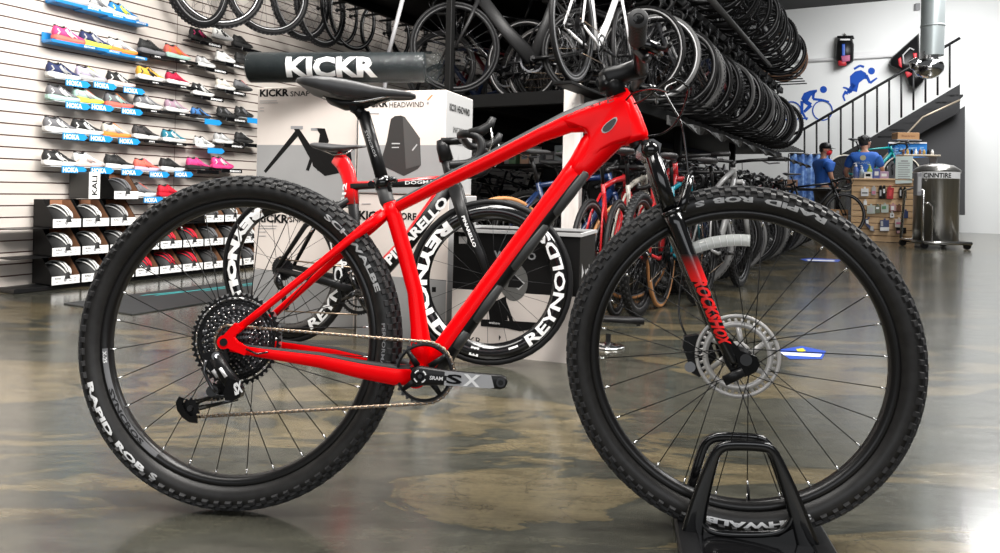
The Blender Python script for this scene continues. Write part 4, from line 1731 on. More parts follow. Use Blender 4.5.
stand = empty('wheel_stand', SF, 'black tubular floor stand holding the front wheel of the red mountain bike', 'bike stand')
HO = MB()


def hoop_poly(lat, pts):
    return [S(x, y, lat) for x, y in pts]


# near hoop: flat plate frame with rounded corners
outer = [(688, 545), (703, 500), (707, 462), (710, 450), (717, 442), (728, 440), (762, 441), (772, 444), (780, 452), (787, 470), (806, 530), (812, 545)]
inner = [(700, 519), (702, 508), (706, 492), (717, 457), (722, 451), (729, 450), (762, 451), (768, 454), (773, 464), (789, 508), (790, 517), (785, 524), (772, 531), (716, 530), (705, 526)]
near = MB()
path1 = [S(x, y, .080) for x, y in ((690, 548), (698, 505), (713, 458), (719, 448), (729, 445), (762, 446), (771, 449), (778, 460), (795, 505), (808, 548))]


def smooth(pp_, it=2):
    for _ in range(it):
        q = [pp_[0]]
        for a, b_ in zip(pp_[:-1], pp_[1:]):
            q += [a.lerp(b_, .25), a.lerp(b_, .75)]
        q.append(pp_[-1])
        pp_ = q
    return pp_


path1 = smooth(path1)
n_ = len(path1)
rad = []
for i, p in enumerate(path1):
    t_ = min(1.0, max(0.0, (p.z - .02) / .17))
    rad.append((.0105 + .013 * (1 - t_), .007))
near.tube(path1, rad, BLACKG, 14, up=V((0, 0, 1)) if False else None, exp=2.6)
# bottom member of the near hoop with its rounded upper corners
pb = smooth([S(x, y, .080) for x, y in ((699, 512), (701, 524), (712, 533), (740, 535), (778, 534), (790, 524), (794, 512))])
near.tube(pb, [(.007, .006)] * len(pb), BLACKG, 12)
near.prism([(S(x, y, .080).x, S(x, y, .080).z) for x, y in ((688, 524), (700, 527), (714, 534), (778, 536), (794, 527), (806, 528))] + [(S(812, 540, .08).x, .003), (S(684, 535, .08).x, .003)], -.084, -.074, BLACKG)
near.build('hoop', stand)
far = MB()
path2 = smooth([S(x, y, -.052) for x, y in ((680, 520), (690, 492), (701, 452), (707, 441), (718, 436.5), (754, 438), (763, 440), (770, 448), (782, 480), (797, 530))])
far.tube(path2, [(.0105, .007)] * len(path2), BLACKG, 14, exp=2.6)
far.build('hoop', stand)
ft = MB()
for x, y in ((684, 520), (812, 540)):
    a_, b2 = S(x, y, .0), None
    x_ = a_.x
    ft.cbox((x_, -.02, .014), (.045, .36, .024), BLACKS, .005)
xa_, xb_ = S(684, 520, 0).x, S(812, 540, 0).x
ft.cbox(((xa_ + xb_) / 2, -.125, .012), (xb_ - xa_ + .03, .09, .020), BLACKG, .004)
for (x, y, s_) in ((700, 470, 1), (694, 500, 1), (783, 470, -1), (789, 505, -1)):
    p = S(x, y, -.045)
    ft.tube([V((p.x, .05, p.z)), V((p.x + s_ * .004, .046, p.z))], .003, STEELD, 6)
ft.build('base', stand)
# ================================================================ cartons, mat roll
YAWB = math.radians(18)
BU = V((math.cos(YAWB), -math.sin(YAWB), 0))     # along the fronts, to the right and slightly nearer
BV = V((math.sin(YAWB), math.cos(YAWB), 0))      # away


def carton(px0, px1, py_base, Y1, z0, z1, depth, name, label, mats, split=None, splitm=None):
    """front right lower corner placed at (px1, depth Y1); width reaches px0"""
    pr = at(px1, 150 if z0 > .3 else 260, Y1)
    pr.z = z0
    pl2 = on_plane(px0, 150 if z0 > .3 else 260, pr, BV)
    wd = (V((pl2.x, pl2.y, 0)) - V((pr.x, pr.y, 0))).length
    o = V((pl2.x, pl2.y, z0))
    M = frameM(o, BU, UP)
    e = empty(name, M, label, 'carton', 'large trainer cartons')
    h = z1 - z0
    b_ = MB()
    fm_, sm_ = mats
    x0, x1, y0, y1 = 0, wd, 0, depth
    c = .0025
    b_.cbox((wd / 2, depth / 2, h / 2), (wd, depth, h), fm_, c)
    # the printed side skin
    b_.box((wd + .0004, depth / 2, h / 2), (.0008, depth - .008, h - .008), sm_)
    b_.build('carton_body', e)
    return e, wd, h


def art(e, name='carton_print'):
    return MB()


# left stack
Yl = 3.52
e1, w1, h1 = carton(256.5, 356, 83, Yl, .617, 1.232, .36, 'carton', 'white carton with a printed folding trainer, directly under the rolled mat', (CARD, CARDS))
e2, w2, h2 = carton(253.5, 355, 207, Yl, 0, .612, .36, 'carton', 'white carton at the bottom of the left stack, seen through the rear wheel', (CARD, CARDS))
Yr = 3.26
e3, w3, h3 = carton(357.5, 445, 91, Yr, .690, 1.181, .36, 'carton', 'white carton with a printed dark fan, on top of the right stack', (CARD, CARDS))
e4, w4, h4 = carton(357.5, 447.5, 197, Yr, 0, .686, .38, 'carton', 'white carton at the bottom of the right stack behind the red frame', (CARD, CARDS))


def P2(e, px, py, d=.0012):
    """pixel on a carton front -> local x, z"""
    M = e.matrix_world
    n = M.to_3x3() @ V((0, 1, 0))
    q = M.inverted() @ on_plane(px, py, M.translation, n)
    return q


def pq(mb, e, pts, m, y=-.0015):
    q = [P2(e, *p) for p in pts]
    mb.prism([(p.x, p.z) for p in q], y, -.0002, m)


def ptext(mb, e, txt, x0, y0, x1, h, m, bold=.03, y=-.0018, x0b=None):
    a, b_ = P2(e, x0, y0), P2(e, x1, y0)
    c = P2(e, x0, y0 - h)
    text_quad(mb, txt, V((a.x, y, a.z)), V((b_.x - a.x, 0, 0)), V((0, 0, c.z - a.z)), m, bold)


for e_ in (e1, e2, e3, e4):
    e_.matrix_world = e_.matrix_world
bpy.context.view_layer.update()

a = MB()
zl_ = P2(e1, 300, 145).z
a.prism([(.004, .004), (w1 - .004, .004), (w1 - .004, zl_), (.004, zl_)], -.0008, -.0001, CARDG)
ptext(a, e1, 'KICKR', 260, 97, 289, 7.6, INK, .04)
ptext(a, e1, 'SNAP', 290.5, 96.5, 310, 5.2, INK, .01)
for y_, x1_ in ((101, 277), (103, 278), (108, 264), (111, 264)):
    pq(a, e1, [(260, y_ - .4), (x1_, y_ - .4), (x1_, y_ + .2), (260, y_ + .2)], GREYM)
# printed trainer: A-frame legs and clamp
pq(a, e1, [(264, 171), (266, 173), (300, 134), (296, 130)], INK, -.0016)
pq(a, e1, [(293, 127), (298, 127), (326, 168), (318, 171), (311, 160)], CARDK, -.0020)
pq(a, e1, [(291, 126), (303, 126), (303, 129), (291, 129)], GREYM, -.0024)
pq(a, e1, [(316, 128), (325, 128.5), (329, 141), (326, 148), (318, 146), (320, 134)], INK)
pq(a, e1, [(311, 128), (318, 128), (318, 130.5), (311, 130.5)], GREYM)
pq(a, e1, [(310, 146), (350, 146), (352, 160), (345, 172), (325, 176), (313, 166)], CARDK)
pq(a, e1, [(306, 170), (309, 171), (313, 160), (310, 158)], INK)
ptext(a, e1, 'wahoo', 326, 204, 342, 4.2, INK, .02)
a.build('carton_print', e1)
a = MB()
ptext(a, e2, 'KICKR', 257, 222, 288.5, 8.6, INK, .04)
ptext(a, e2, 'SNAP', 289.5, 222, 308, 5.6, INK, .01)
for y_, x1_ in ((226, 277), (228.5, 276), (232, 266), (236, 266)):
    pq(a, e2, [(258, y_ - .4), (x1_, y_ - .4), (x1_, y_ + .2), (258, y_ + .2)], GREYM)
zl_ = P2(e2, 300, 272).z
a.prism([(.004, .004), (w2 - .004, .004), (w2 - .004, zl_), (.004, zl_)], -.0008, -.0001, CARDG)
ptext(a, e2, 'KICKR', 296, 208.5 + 1.6, 0 + 330, 0.001 + 2.5, INK, .0) if False else None
a.build('carton_print', e2)
a = MB()
zl_ = P2(e3, 400, 145).z
a.prism([(.004, .004), (w3 - .004, .004), (w3 - .004, zl_), (.004, zl_)], -.0008, -.0001, CARDG)
ptext(a, e3, 'KICKR', 362, 107.5, 388, 8, INK, .04)
ptext(a, e3, 'HEADWIND', 389.5, 107.5, 424, 5.2, INK, .005)
pq(a, e3, [(427, 100), (428.5, 100), (433, 95), (431.5, 95)], ORANGE)
pq(a, e3, [(427, 104), (429, 104), (429, 102), (427, 102)], GREYM)
pq(a, e3, [(369, 113), (379, 113), (379, 113.8), (369, 113.8)], GREYM)
FANM = mat('fan_print_dark', (.035, .033, .032), .4)
FANL = mat('fan_print_light', (.075, .072, .070), .4)
pq(a, e3, [(391, 119), (395, 116), (401, 115.5), (405, 117), (420, 138), (421, 165), (418, 169), (404, 176), (383, 166), (382, 158), (387, 141)], FANM, -.0016)
pq(a, e3, [(403, 117), (405, 117), (419.5, 138), (420.5, 165), (406, 169)], FANL, -.0022)
pq(a, e3, [(392, 143), (400, 143), (400, 144.2), (392, 144.2)], LGREY, -.0026)
pq(a, e3, [(392, 147), (399, 147), (399, 148), (392, 148)], LGREY, -.0026)
pq(a, e3, [(412, 150), (417, 144), (417.6, 145), (413, 151)], LGREY, -.0026)
a.build('carton_print', e3)
# print on the side face of the fan carton
a = MB()


def sidep(e, wd, y0, y1, z0, z1, m, th=.0018):
    a.box((wd + .001, (y0 + y1) / 2, (z0 + z1) / 2), (th, y1 - y0, z1 - z0), m)


text_quad(a, 'KICKR HEADWIND', (w3 + .0022, .04, .40), (0, .27, 0), (0, 0, .035), INK, .02)
text_quad(a, 'SMART BIKE FAN', (w3 + .0022, .09, .30), (0, .17, 0), (0, 0, .028), INK, .0)
for z_ in (.270, .245):
    sidep(e3, w3, .05, .28, z_, z_ + .004, GREYM)
a.prism([(0, 0), (.05, 0), (.05, .03), (.025, .11), (0, .03)], 0, .001, GREYM, M=Matrix.Translation((w3 + .0022, .14, .09)) @ Matrix.Rotation(PI / 2, 4, 'Z'))
sidep(e3, w3, .004, .354, .004, .22, CARDS, .001)
a.build('side_print', e3)
a = MB()
ptext(a, e4, 'KICKR', 359, 219.5, 391, 9, INK, .04)
ptext(a, e4, 'CORE', 395, 219.5, 416.5, 7.2, INK, .03)
pq(a, e4, [(362, 203.5), (371, 203.5), (371, 204.2), (362, 204.2)], GREYM)
zl_ = P2(e4, 400, 277).z
a.prism([(.004, .004), (w4 - .004, .004), (w4 - .004, zl_), (.004, zl_)], -.0008, -.0001, CARDG)
pq(a, e4, [(432, 287), (436, 287), (436, 292), (432, 292)], INK)
a.build('carton_print', e4)

# black display carton
prd = atz(579.5, 364.5, 0)
Yd = prd.y
e5, w5, h5 = carton(453, 579.5, 235, Yd, 0, .535, .36, 'display_carton', 'black and white trainer carton standing behind the down tube', (CARDK, mat('dark_grey_carton', (.018, .017, .016), .5, spec=.12)))
bpy.context.view_layer.update()
a = MB()
z_ = P2(e5, 560, 296).z
a.prism([(.0, .0), (w5, .0), (w5, z_), (.0, z_)], -.0010, -.0001, CARD)
a.box((w5 / 2, -.002, h5 + .004), (w5 + .01, .012, .014), LGREY)
a.box((w5 / 2, .36, h5 + .004), (w5 + .01, .012, .014), LGREY)
a.box((w5 + .002, .18, h5 + .004), (.012, .37, .014), LGREY)
a.box((.0, .18, h5 + .004), (.012, .37, .014), LGREY)
a.box((w5 + .003, .18, .13), (.002, .35, .26), CARD)
ptext(a, e5, 'WAHOO', 494, 258, 536, 7.5, GREYM, .035)
ptext(a, e5, 'KICKR', 452, 342, 481.5, 7.0, INK, .005)
pq(a, e5, [(459, 236.5), (467, 236.5), (467, 243.5), (459, 243.5)], LGREY)
# printed trainer
pts = [(514 + 14 * math.cos(t_), 282 + 19 * math.sin(t_)) for t_ in [2 * PI * k / 20 for k in range(20)]]
GT = mat('trainer_print', (.11, .11, .105), .4)
pq(a, e5, pts, GT, -.0018)
pq(a, e5, [(508, 287), (512, 272), (524, 284), (519, 288)], CARDK, -.0024)
pq(a, e5, [(513, 273), (525, 283), (519, 290), (511, 284)], LGREY, -.0022)
pq(a, e5, [(488, 304), (498, 300), (506, 296), (508, 320), (490, 322)], CARDK, -.0026)
pq(a, e5, [(481, 319), (538, 322.5), (538, 328), (520, 331), (506, 328), (481, 326)], INK, -.0030)
pq(a, e5, [(503, 302), (506, 300), (514, 322), (510, 322)], INK, -.0028)
pq(a, e5, [(499, 335), (501, 337), (499, 341)], INK, -.0018)
ptext(a, e5, 'wahoo', 489, 323.5, 500, 2.5, WHITE, .02, -.0036)
a.build('carton_print', e5)
a = MB()
text_quad(a, 'wahoo', (w5 + .0045, .10, .355), (0, .20, 0), (0, 0, .045), LGREY, .02)
a.prism([(0, 0), (.045, .02), (0, .06)], 0, .001, LGREY, M=Matrix.Translation((w5 + .0045, .035, .355)) @ Matrix.Rotation(PI / 2, 4, 'Z'))
a.build('side_print', e5)

# rolled mat in clear film resting on the carton stack
ra, rb_ = at(249.5, 67.5, 3.50), at(425, 67.5, 3.50)
RMt = frameM(ra, (rb_ - ra), UP)
Lr = (rb_ - ra).length
rl_ = empty('rolled_mat', RMt, 'black rolled trainer mat in clear film lying on top of the left carton stack', 'mat roll')
r_ = MB()
R0 = .0745
TXM = Matrix.Rotation(-PI / 2, 4, 'Z')       # lathe axis y -> x
r_.lathe([(0, 0), (R0 * .93, 0), (R0, .006), (R0, Lr - .006), (R0 * .93, Lr), (0, Lr)], noise_mat('mat_roll_black', (.006, .008, .009), (.014, .017, .018), 14, .45, spec=.2), 40, M=TXM)
# spiral edge at the ends
r_.build('roll', rl_)
w_ = MB()
vsx, fsx, _ = glyphs('KICKR', .045, 0.0, 10)
outv = []
xa = (288 - 247.5) / 175.5 * Lr
xb = (377.5 - 247.5) / 175.5 * Lr
for gx, gy in vsx:
    an = math.radians(34) - math.radians(84) * (1 - gy)
    outv.append((xa + (xb - xa) * gx, -math.cos(an) * (R0 + .0012), math.sin(an) * (R0 + .0012)))
w_.add(outv, fsx, WHITE, False)
w_.build('roll_lettering', rl_)
film = mat('clear_film', (.02, .028, .03), .07, 0, .0)
fb = film.node_tree.nodes['Principled BSDF']
fb.inputs['Alpha'].default_value = .16
fb.inputs['Specular IOR Level'].default_value = .5
nt = film.node_tree
ns = nt.nodes.new('ShaderNodeTexNoise')
ns.inputs['Scale'].default_value = 22
ns.inputs['Detail'].default_value = 5
bp = nt.nodes.new('ShaderNodeBump')
bp.inputs['Strength'].default_value = .5
bp.inputs['Distance'].default_value = .01
nt.links.new(ns.outputs['Fac'], bp.inputs['Height'])
nt.links.new(bp.outputs[0], fb.inputs['Normal'])
f_ = MB()
prof_ = [(R0 * .6, -.004), (R0 + .002, -.003)]
for k in range(20):
    prof_.append((R0 + .0035 + .0008 * math.sin(k * 2.3), Lr * k / 19))
prof_ += [(R0 + .002, Lr + .03), (R0 + .0045, Lr + .06), (R0 * .90, Lr + .085), (R0 * .35, Lr + .078), (.004, Lr + .07)]
f_.lathe(prof_, film, 32, M=TXM)
f_.build('film', rl_)

# ================================================================ generic bicycle
BK = {}


def part_of(key, fn):
    if key not in BK:
        BK[key] = fn()
    return BK[key]


def place(name, mb_or_mesh, parent, M=None, over=None):
    if isinstance(mb_or_mesh, MB):
        o = mb_or_mesh.build(name, parent, M)
    else:
        o = D.objects.new(name, mb_or_mesh)
        COL.objects.link(o)
        o.parent = parent
        if M is not None:
            o.matrix_local = M
    if over:
        for i, m_ in enumerate(over):
            if m_ is not None and i < len(o.material_slots):
                o.material_slots[i].link = 'OBJECT'
                o.material_slots[i].material = m_
    return o


def mesh_of(key, fn):
    """a mesh built once and shared by all copies"""
    if key not in BK:
        me_o = fn().build('shared')
        BK[key] = me_o.data
        D.objects.remove(me_o)
    return BK[key]


def tyre_mesh(R, tr, knob):
    def f():
        t = MB()
        prof = [(R - tr + tr * math.cos(2 * PI * k / 10), tr * math.sin(2 * PI * k / 10)) for k in range(10)]
        t.lathe(prof, RUB2, 44, closed=True)
        if knob:
            for k in range(60):
                a_ = 2 * PI * k / 60
                c, q = math.cos(a_), math.sin(a_)
                for y in (-tr * .62, 0, tr * .62):
                    rr_ = R - .001 - (abs(y) > .001) * tr * .22
                    t.box((rr_, y, 0), (.006, tr * .42, .014), RUBK, M=Matrix.Rotation(-(a_ + (.05 if abs(y) > .001 else 0)), 4, 'Y'))
        return t
    return f


def rim_mesh(R, depth, wdt, ns, hubr, bright=True):
    def f():
        t = MB()
        ro = R
        t.lathe([(ro, -wdt), (ro - depth, -wdt * .55), (ro - depth, wdt * .55), (ro, wdt)], BLACKS, 44, closed=True)
        t.lathe([(ro, -wdt - .0006), (ro - min(.009, depth * .4), -wdt - .0004)], SILV if bright else RIML, 44)
        t.lathe([(0, -.05), (.010, -.05), (hubr, -.03), (.012, -.022), (.012, .022), (hubr, .03), (.010, .05), (0, .05)], BLACKS, 12)
        for k in range(ns):
            a_ = 2 * PI * k / ns
            s_ = 1 if k % 2 else -1
            a2 = a_ + s_ * .0 + (.9 if (k // 2) % 2 else -.9)
            t.tube([(hubr * math.cos(a2), s_ * .028, hubr * math.sin(a2)), ((ro - depth) * math.cos(a_), s_ * .003, (ro - depth) * math.sin(a_))], .0013, STEELD if ns > 20 else BLACKS, 3)
        return t
    return f


def bike(name, M, label, group, kind='road', paint=None, tyre=None, steer=0.0, deep=.026, accent=None, saddle_h=.0, extra=True, lean=0, post=None, cat='bicycle', bright=False):
    """bicycle facing local +x; origin on the ground under the rear hub"""
    o = empty(name, M, label, cat, group)
    road = kind != 'mtb'
    aero = kind == 'aero'
    R = .342 if road else .365
    tr = .0135 if road else .026
    WBk = .99 if road else 1.13
    P = paint or BLACKS
    TM = mesh_of(('tyre', R, tr, not road), tyre_mesh(R, tr, not road))
    RM = mesh_of(('rim', R, tr, deep, bright), rim_mesh(R - tr * 1.7, deep, .0105 if road else .014, 24 if road else 28, .022, bright))
    rear_ = place('wheel', RM, o, Matrix.Translation((0, 0, R)))
    place('tyre', TM, rear_, over=[tyre] if tyre else None)
    hA = math.radians(72.5 if road else 67)
    sdir = V((-math.cos(hA), 0, math.sin(hA)))
    hub = V((WBk, 0, R))
    sp0 = hub - V((.045 / math.sin(hA), 0, 0))
    ST = Matrix.Translation(sp0) @ Matrix.Rotation(steer, 4, sdir) @ Matrix.Translation(-sp0)
    fw_ = place('wheel', RM, o, ST @ Matrix.Translation(hub))
    place('tyre', TM, fw_, over=[tyre] if tyre else None)
    bbp = V((.405 if road else .43, 0, .272 if road else .315))
    crown = sp0 + sdir * ((.385 if road else .50) / 1)
    htop = crown + sdir * (.145 if road else .12)
    stt = V((bbp.x - .165, 0, bbp.z + (.50 if road else .44)))

    def frame_():
        f = MB()
        kd = 1.0 if road else 1.1
        ka = 1.75 if aero else 1.0
        f.tube([stt + V((.004, 0, -.02)), stt.lerp(htop, .5) + V((0, 0, -.012)), htop - sdir * .025], [(.017 * ka, .015), (.016 * ka, .018), (.022 * ka, .019)], P, 10, up=V((0, 0, 1)))
        f.tube([bbp, bbp.lerp(crown, .5), crown + sdir * .03], [(.034 * ka, .026), (.028 * kd * ka, .021), (.026 * ka, .02)], P, 10, up=V((1, 0, 0)))
        f.tube([bbp, bbp.lerp(stt, .6), stt], [(.026 * ka, .022), (.019 * ka, .014), (.018 * ka, .014)], P, 10, up=V((1, 0, 0)))
        f.tube([crown, htop], [.024, .022], P, 10)
        for s_ in (-1, 1):
            f.tube([stt + V((0, s_ * .012, -.06)), V((.12, s_ * .035, R + .25)), V((0, s_ * .060, R))], [(.010, .007)] * 3, P, 7, up=V((0, 0, 1)))
            f.tube([bbp + V((-.02, s_ * .028, 0)), V((.25, s_ * .050, R - .045)), V((0, s_ * .060, R))], [(.016, .009), (.012, .008), (.009, .006)], P, 7, up=V((0, 0, 1)))
            f.cyl((0, s_ * .056, R), (0, s_ * .068, R), .012, BLACKS, 8)
        f.cyl(bbp + V((0, -.038, 0)), bbp + V((0, .038, 0)), .024, BLACKS, 12)
        f.tube([stt, stt + V((-.05, 0, .15))], (.012), BLACKS, 8)
        return f
    FMs = mesh_of(('frame', kind), frame_)
    place('frame', FMs, o, over=[paint] if paint else None)

    def fork_():
        f = MB()
        for s_ in (-1, 1):
            if road:
                f.tube([crown + V((0, s_ * .028, -.005)), crown.lerp(hub, .5) + V((-.008, s_ * .046, 0)), hub + V((0, s_ * .052, 0))], [(.017, .010), (.012, .008), (.008, .006)], P, 8, up=V((1, 0, 0)))
            else:
                m_ = crown.lerp(hub - V((.03, 0, 0)), .42)
                f.tube([crown + V((0, s_ * .062, .01)), m_ + V((0, s_ * .062, 0))], .016, STEELD, 8)
                f.tube([m_ + V((0, s_ * .062, 0)), hub + V((-.02, s_ * .060, 0))], .020, P, 8)
        f.tube([crown + V((0, -.062 if not road else -.03, 0)), crown + V((0, .062 if not road else .03, 0))], .020, P, 8)
        f.tube([htop, htop + sdir * .035], .017, BLACKS, 8)
        return f
    FK = mesh_of(('fork', kind), fork_)
    place('fork', FK, o, ST, over=[None, paint] if (paint and not road) else [paint] if paint else None)

    def bar_():
        f = MB()
        t_ = htop + sdir * .03
        e_ = t_ + V((.10 if road else .05, 0, .012))
        f.tube([t_, e_], [(.016, .016), (.017, .020)], BLACKS, 8)
        if road:
            for s_ in (-1, 1):
                q = [e_, e_ + V((0, s_ * .15, .0)), e_ + V((.01, s_ * .20, .0)), e_ + V((.065, s_ * .212, .0)), e_ + V((.105, s_ * .213, -.03)), e_ + V((.105, s_ * .215, -.085)), e_ + V((.06, s_ * .218, -.128)), e_ + V((-.03, s_ * .222, -.138))]
                f.tube(smooth(q, 1), .0155, BLACK, 8)
                f.tube([e_ + V((.06, s_ * .212, .0)), e_ + V((.115, s_ * .212, .018)), e_ + V((.145, s_ * .212, .060))], [(.014, .012), (.018, .014), (.012, .011)], BLACKS, 8)
                f.tube([e_ + V((.135, s_ * .214, .03)), e_ + V((.145, s_ * .214, -.03)), e_ + V((.12, s_ * .214, -.085))], [(.005, .008), (.004, .006), (.004, .005)], STEELD, 6)
        else:
            for s_ in (-1, 1):
                f.tube([e_, e_ + V((-.01, s_ * .12, .012)), e_ + V((-.05, s_ * .36, .02))], .013, BLACKS, 8)
                f.tube([e_ + V((-.032, s_ * .25, .02)), e_ + V((-.052, s_ * .37, .02))], .0175, BLACK, 8)
                f.tube([e_ + V((0, s_ * .20, .01)), e_ + V((.05, s_ * .24, -.01)), e_ + V((.02, s_ * .32, -.005))], .006, STEELD, 6)
        f.tube([e_ + V((.02, .05, 0)), e_ + V((.10, .03, -.06)), crown + V((.06, .02, .02)), crown + V((.0, .02, -.04))], .0028, BLACK, 5)
        f.tube([e_ + V((.02, -.05, 0)), e_ + V((.12, -.03, -.05)), crown + V((.07, -.02, .04)), crown + V((.03, -.0, .05))], .0028, BLACK, 5)
        return f
    place('handlebar', mesh_of(('bar', kind), bar_), o, ST)

    def sad_():
        f = MB()
        b0 = stt + V((-.062, 0, .19 + saddle_h))
        f.tube([stt + V((-.045, 0, .13)), b0 + V((.0, 0, -.03))], .0125, BLACKS, 8)
        secs = []
        for x, hw, z0, z1 in ((-.12, .055, .0, .022), (-.09, .070, -.012, .028), (-.02, .055, -.02, .022), (.05, .026, -.012, .018), (.12, .020, -.008, .016), (.15, .010, -.004, .010)):
            secs.append([b0 + V((x, hw * math.cos(2 * PI * k / 10), (z0 + z1) / 2 + (z1 - z0) / 2 * math.sin(2 * PI * k / 10))) for k in range(10)])
        f.loft(secs, SADDLE)
        for s_ in (-1, 1):
            f.tube([b0 + V((-.09, s_ * .02, -.01)), b0 + V((-.03, s_ * .02, -.035)), b0 + V((.05, s_ * .02, -.030)), b0 + V((.10, s_ * .01, -.005))], .0035, STEELD, 5)
        return f
    place('saddle', mesh_of(('saddle', kind, saddle_h), sad_), o)

    def crank_():
        f = MB()
        # drive side is local -y (right hand side of a bike facing +x)
        gear(f, 40 if road else 32, .095 if road else .068, .078 if road else .055, -.046, .003, STEELD, .004, M=Matrix.Translation(bbp))
        for k in range(5):
            an = 2 * PI * k / 5
            f.tube([bbp + V((0, -.050, 0)), bbp + V((.08 * math.cos(an) * (1 if road else .72), -.046, .08 * math.sin(an) * (1 if road else .72)))], [(.010, .004), (.006, .003)], BLACKS, 5)
        f.cyl(bbp + V((0, -.07, 0)), bbp + V((0, .07, 0)), .012, BLACKS, 8)
        f.tube([bbp + V((0, -.062, 0)), bbp + V((.172, -.072, -.02))], [(.015, .008), (.010, .007)], BLACKS, 7)
        f.tube([bbp + V((0, .062, 0)), bbp + V((-.172, .072, .02))], [(.015, .008), (.010, .007)], BLACKS, 7)
        # cassette, derailleur, chain runs
        for i in range(5):
            f.lathe([(.012, -.030 - .004 * i), (.052 - .007 * i, -.030 - .004 * i), (.052 - .007 * i, -.032 - .004 * i)], STEELD, 16, M=Matrix.Translation((0, 0, R)))
        f.tube([(0.005, -.055, R - .02), (.02, -.062, R - .07), (.045, -.055, R - .15)], [(.014, .008), (.016, .01), (.010, .004)], BLACKS, 6)
        f.tube([V((0, -.044, R + .036)), bbp + V((0, -.044, .092 if road else .066))], .0032, CHAIN, 4)
        f.tube([V((.045, -.050, R - .165)), bbp + V((0, -.044, -.092 if road else -.066))], .0032, CHAIN, 4)
        return f
    place('crankset', mesh_of(('crank', kind), crank_), o)
    return o, rear_, fw_, ST, dict(bb=bbp, crown=crown, htop=htop, stt=stt, R=R, hub=hub, sdir=sdir)


# ================================================================ the red and black road bike on the trainer cartons' near side
# hubs measured on the floor
RB = .342
hubf = at(489.5, 283.5, 2.88)
Pf = V((hubf.x, hubf.y, 0))
hubr_ = at(282, 268, 3.20)
Pr = V((hubr_.x, hubr_.y, 0))
dirb = (Pf - Pr).normalized()
Pr = Pf - dirb * .99
MR = frameM(Pr, dirb, UP)
DR = .066
rbo = empty('road_bike', MR, 'red and black aero road bike with deep white lettered rims behind the mountain bike', 'bicycle')
TYM = mesh_of(('tyre', RB, .0135, False), tyre_mesh(RB, .0135, False))


def deep_wheel(M, front):
    r_ = MB()
    ro = RB - .023
    r_.lathe([(ro, -.0120), (ro - .03, -.0135), (ro - DR, -.005), (ro - DR, .005), (ro - .03, .0135), (ro, .0120)], BLACKG, 72, closed=True)
    o = r_.build('wheel', rbo, M)
    t = D.objects.new('tyre', TYM)
    COL.objects.link(t)
    t.parent = o
    h = MB()
    h.lathe([(0, -.05), (.008, -.05), (.020, -.034), (.020, -.030), (.011, -.022), (.011, .022), (.020, .030), (.020, .034), (.008, .05), (0, .05)], BLACKS, 18)
    h.build('hub', o)
    sp1 = MB()
    sp1.tube([(.019 * math.cos(1.2), -.031, .019 * math.sin(1.2)), (ro - DR, -.002, 0)], .0011, BLACK, 4)
    sp2 = MB()
    sp2.tube([(.019 * math.cos(-1.2), .031, .019 * math.sin(-1.2)), (ro - DR, .002, 0)], .0011, BLACK, 4)
    prot = [s_.build('spoke', o) for s_ in (sp1, sp2)]
    for k in range(20):
        q = prot[k % 2] if k < 2 else prot[k % 2].copy()
        if k >= 2:
            COL.objects.link(q)
            q.parent = o
        q.matrix_local = Matrix.Rotation(2 * PI * k / 20, 4, 'Y')
    l_ = MB()

    def yd(r):
        if r > ro - .03:
            return -(.0120 + (ro - r) / .03 * .0015) - .0012
        return -(.0135 - (ro - .03 - r) / (DR - .03) * .0085) - .0014
    a0_, b0_ = ro - DR + .010, ro - .010
    if front:
        text_arc(l_, 'REYNOLDS', math.radians(-56), math.radians(46), b0_, a0_, yd, WHITE, .03)
        text_arc(l_, 'REYNOLDS', math.radians(128), math.radians(246), b0_, a0_ - .002, yd, WHITE, .05)
        text_arc(l_, '-', math.radians(-72), math.radians(-64), b0_ - .022, b0_ - .03, yd, WHITE, .05)
        l_.add([(r * math.cos(math.radians(a)), yd(r), r * math.sin(math.radians(a))) for a, r in ((-104, b0_), (-97, b0_), (-97, a0_ + .01), (-104, a0_ + .01))], [(0, 1, 2, 3)], WHITE, False)
        text_arc(l_, 'N', math.radians(-102.5), math.radians(-98.5), b0_ - .006, a0_ + .016, lambda r: yd(r) - .0005, INK, .08)
        text_arc(l_, 'ARET', math.radians(-118), math.radians(-111), b0_ - .01, a0_ + .016, yd, mat('red_small', (.5, .05, .04), .5), .03)
    else:
        text_arc(l_, 'REYNOLDS', math.radians(-60), math.radians(40), b0_, a0_, yd, WHITE, .03)
        text_arc(l_, 'REYNOLDS', math.radians(116), math.radians(236), b0_, a0_ - .002, yd, WHITE, .075)
    l_.build('rim_lettering', o)
    return o


deep_wheel(Matrix.Translation((0, 0, RB)), False)
# steering: the front wheel faces the camera squarely
STR = math.radians(15)
hA = math.radians(72.5)
sdr = V((-math.cos(hA), 0, math.sin(hA)))
hubL = V((.99, 0, RB))
sp0 = hubL - V((.047, 0, 0))
STM = Matrix.Translation(sp0) @ Matrix.Rotation(STR, 4, sdr) @ Matrix.Translation(-sp0)
bpy.context.view_layer.update()
deep_wheel(STM @ Matrix.Translation(hubL), True)
MRI = MR.inverted()


def Rp(px, py, lat=0.0):
    n = MR.to_3x3() @ V((0, 1, 0))
    return MRI @ on_plane(px, py, MR @ V((0, -lat, 0)), n)


bbr = V((.405, 0, .268))
crn = sp0 + sdr * .385
hto = sp0 + sdr * .535
stt_ = Rp(352, 186)
f = MB()
MF_ = (.011, .011, .011)


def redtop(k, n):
    return RED2 if math.cos(2 * PI * (k + 1.0) / n) > .55 else BLACKS


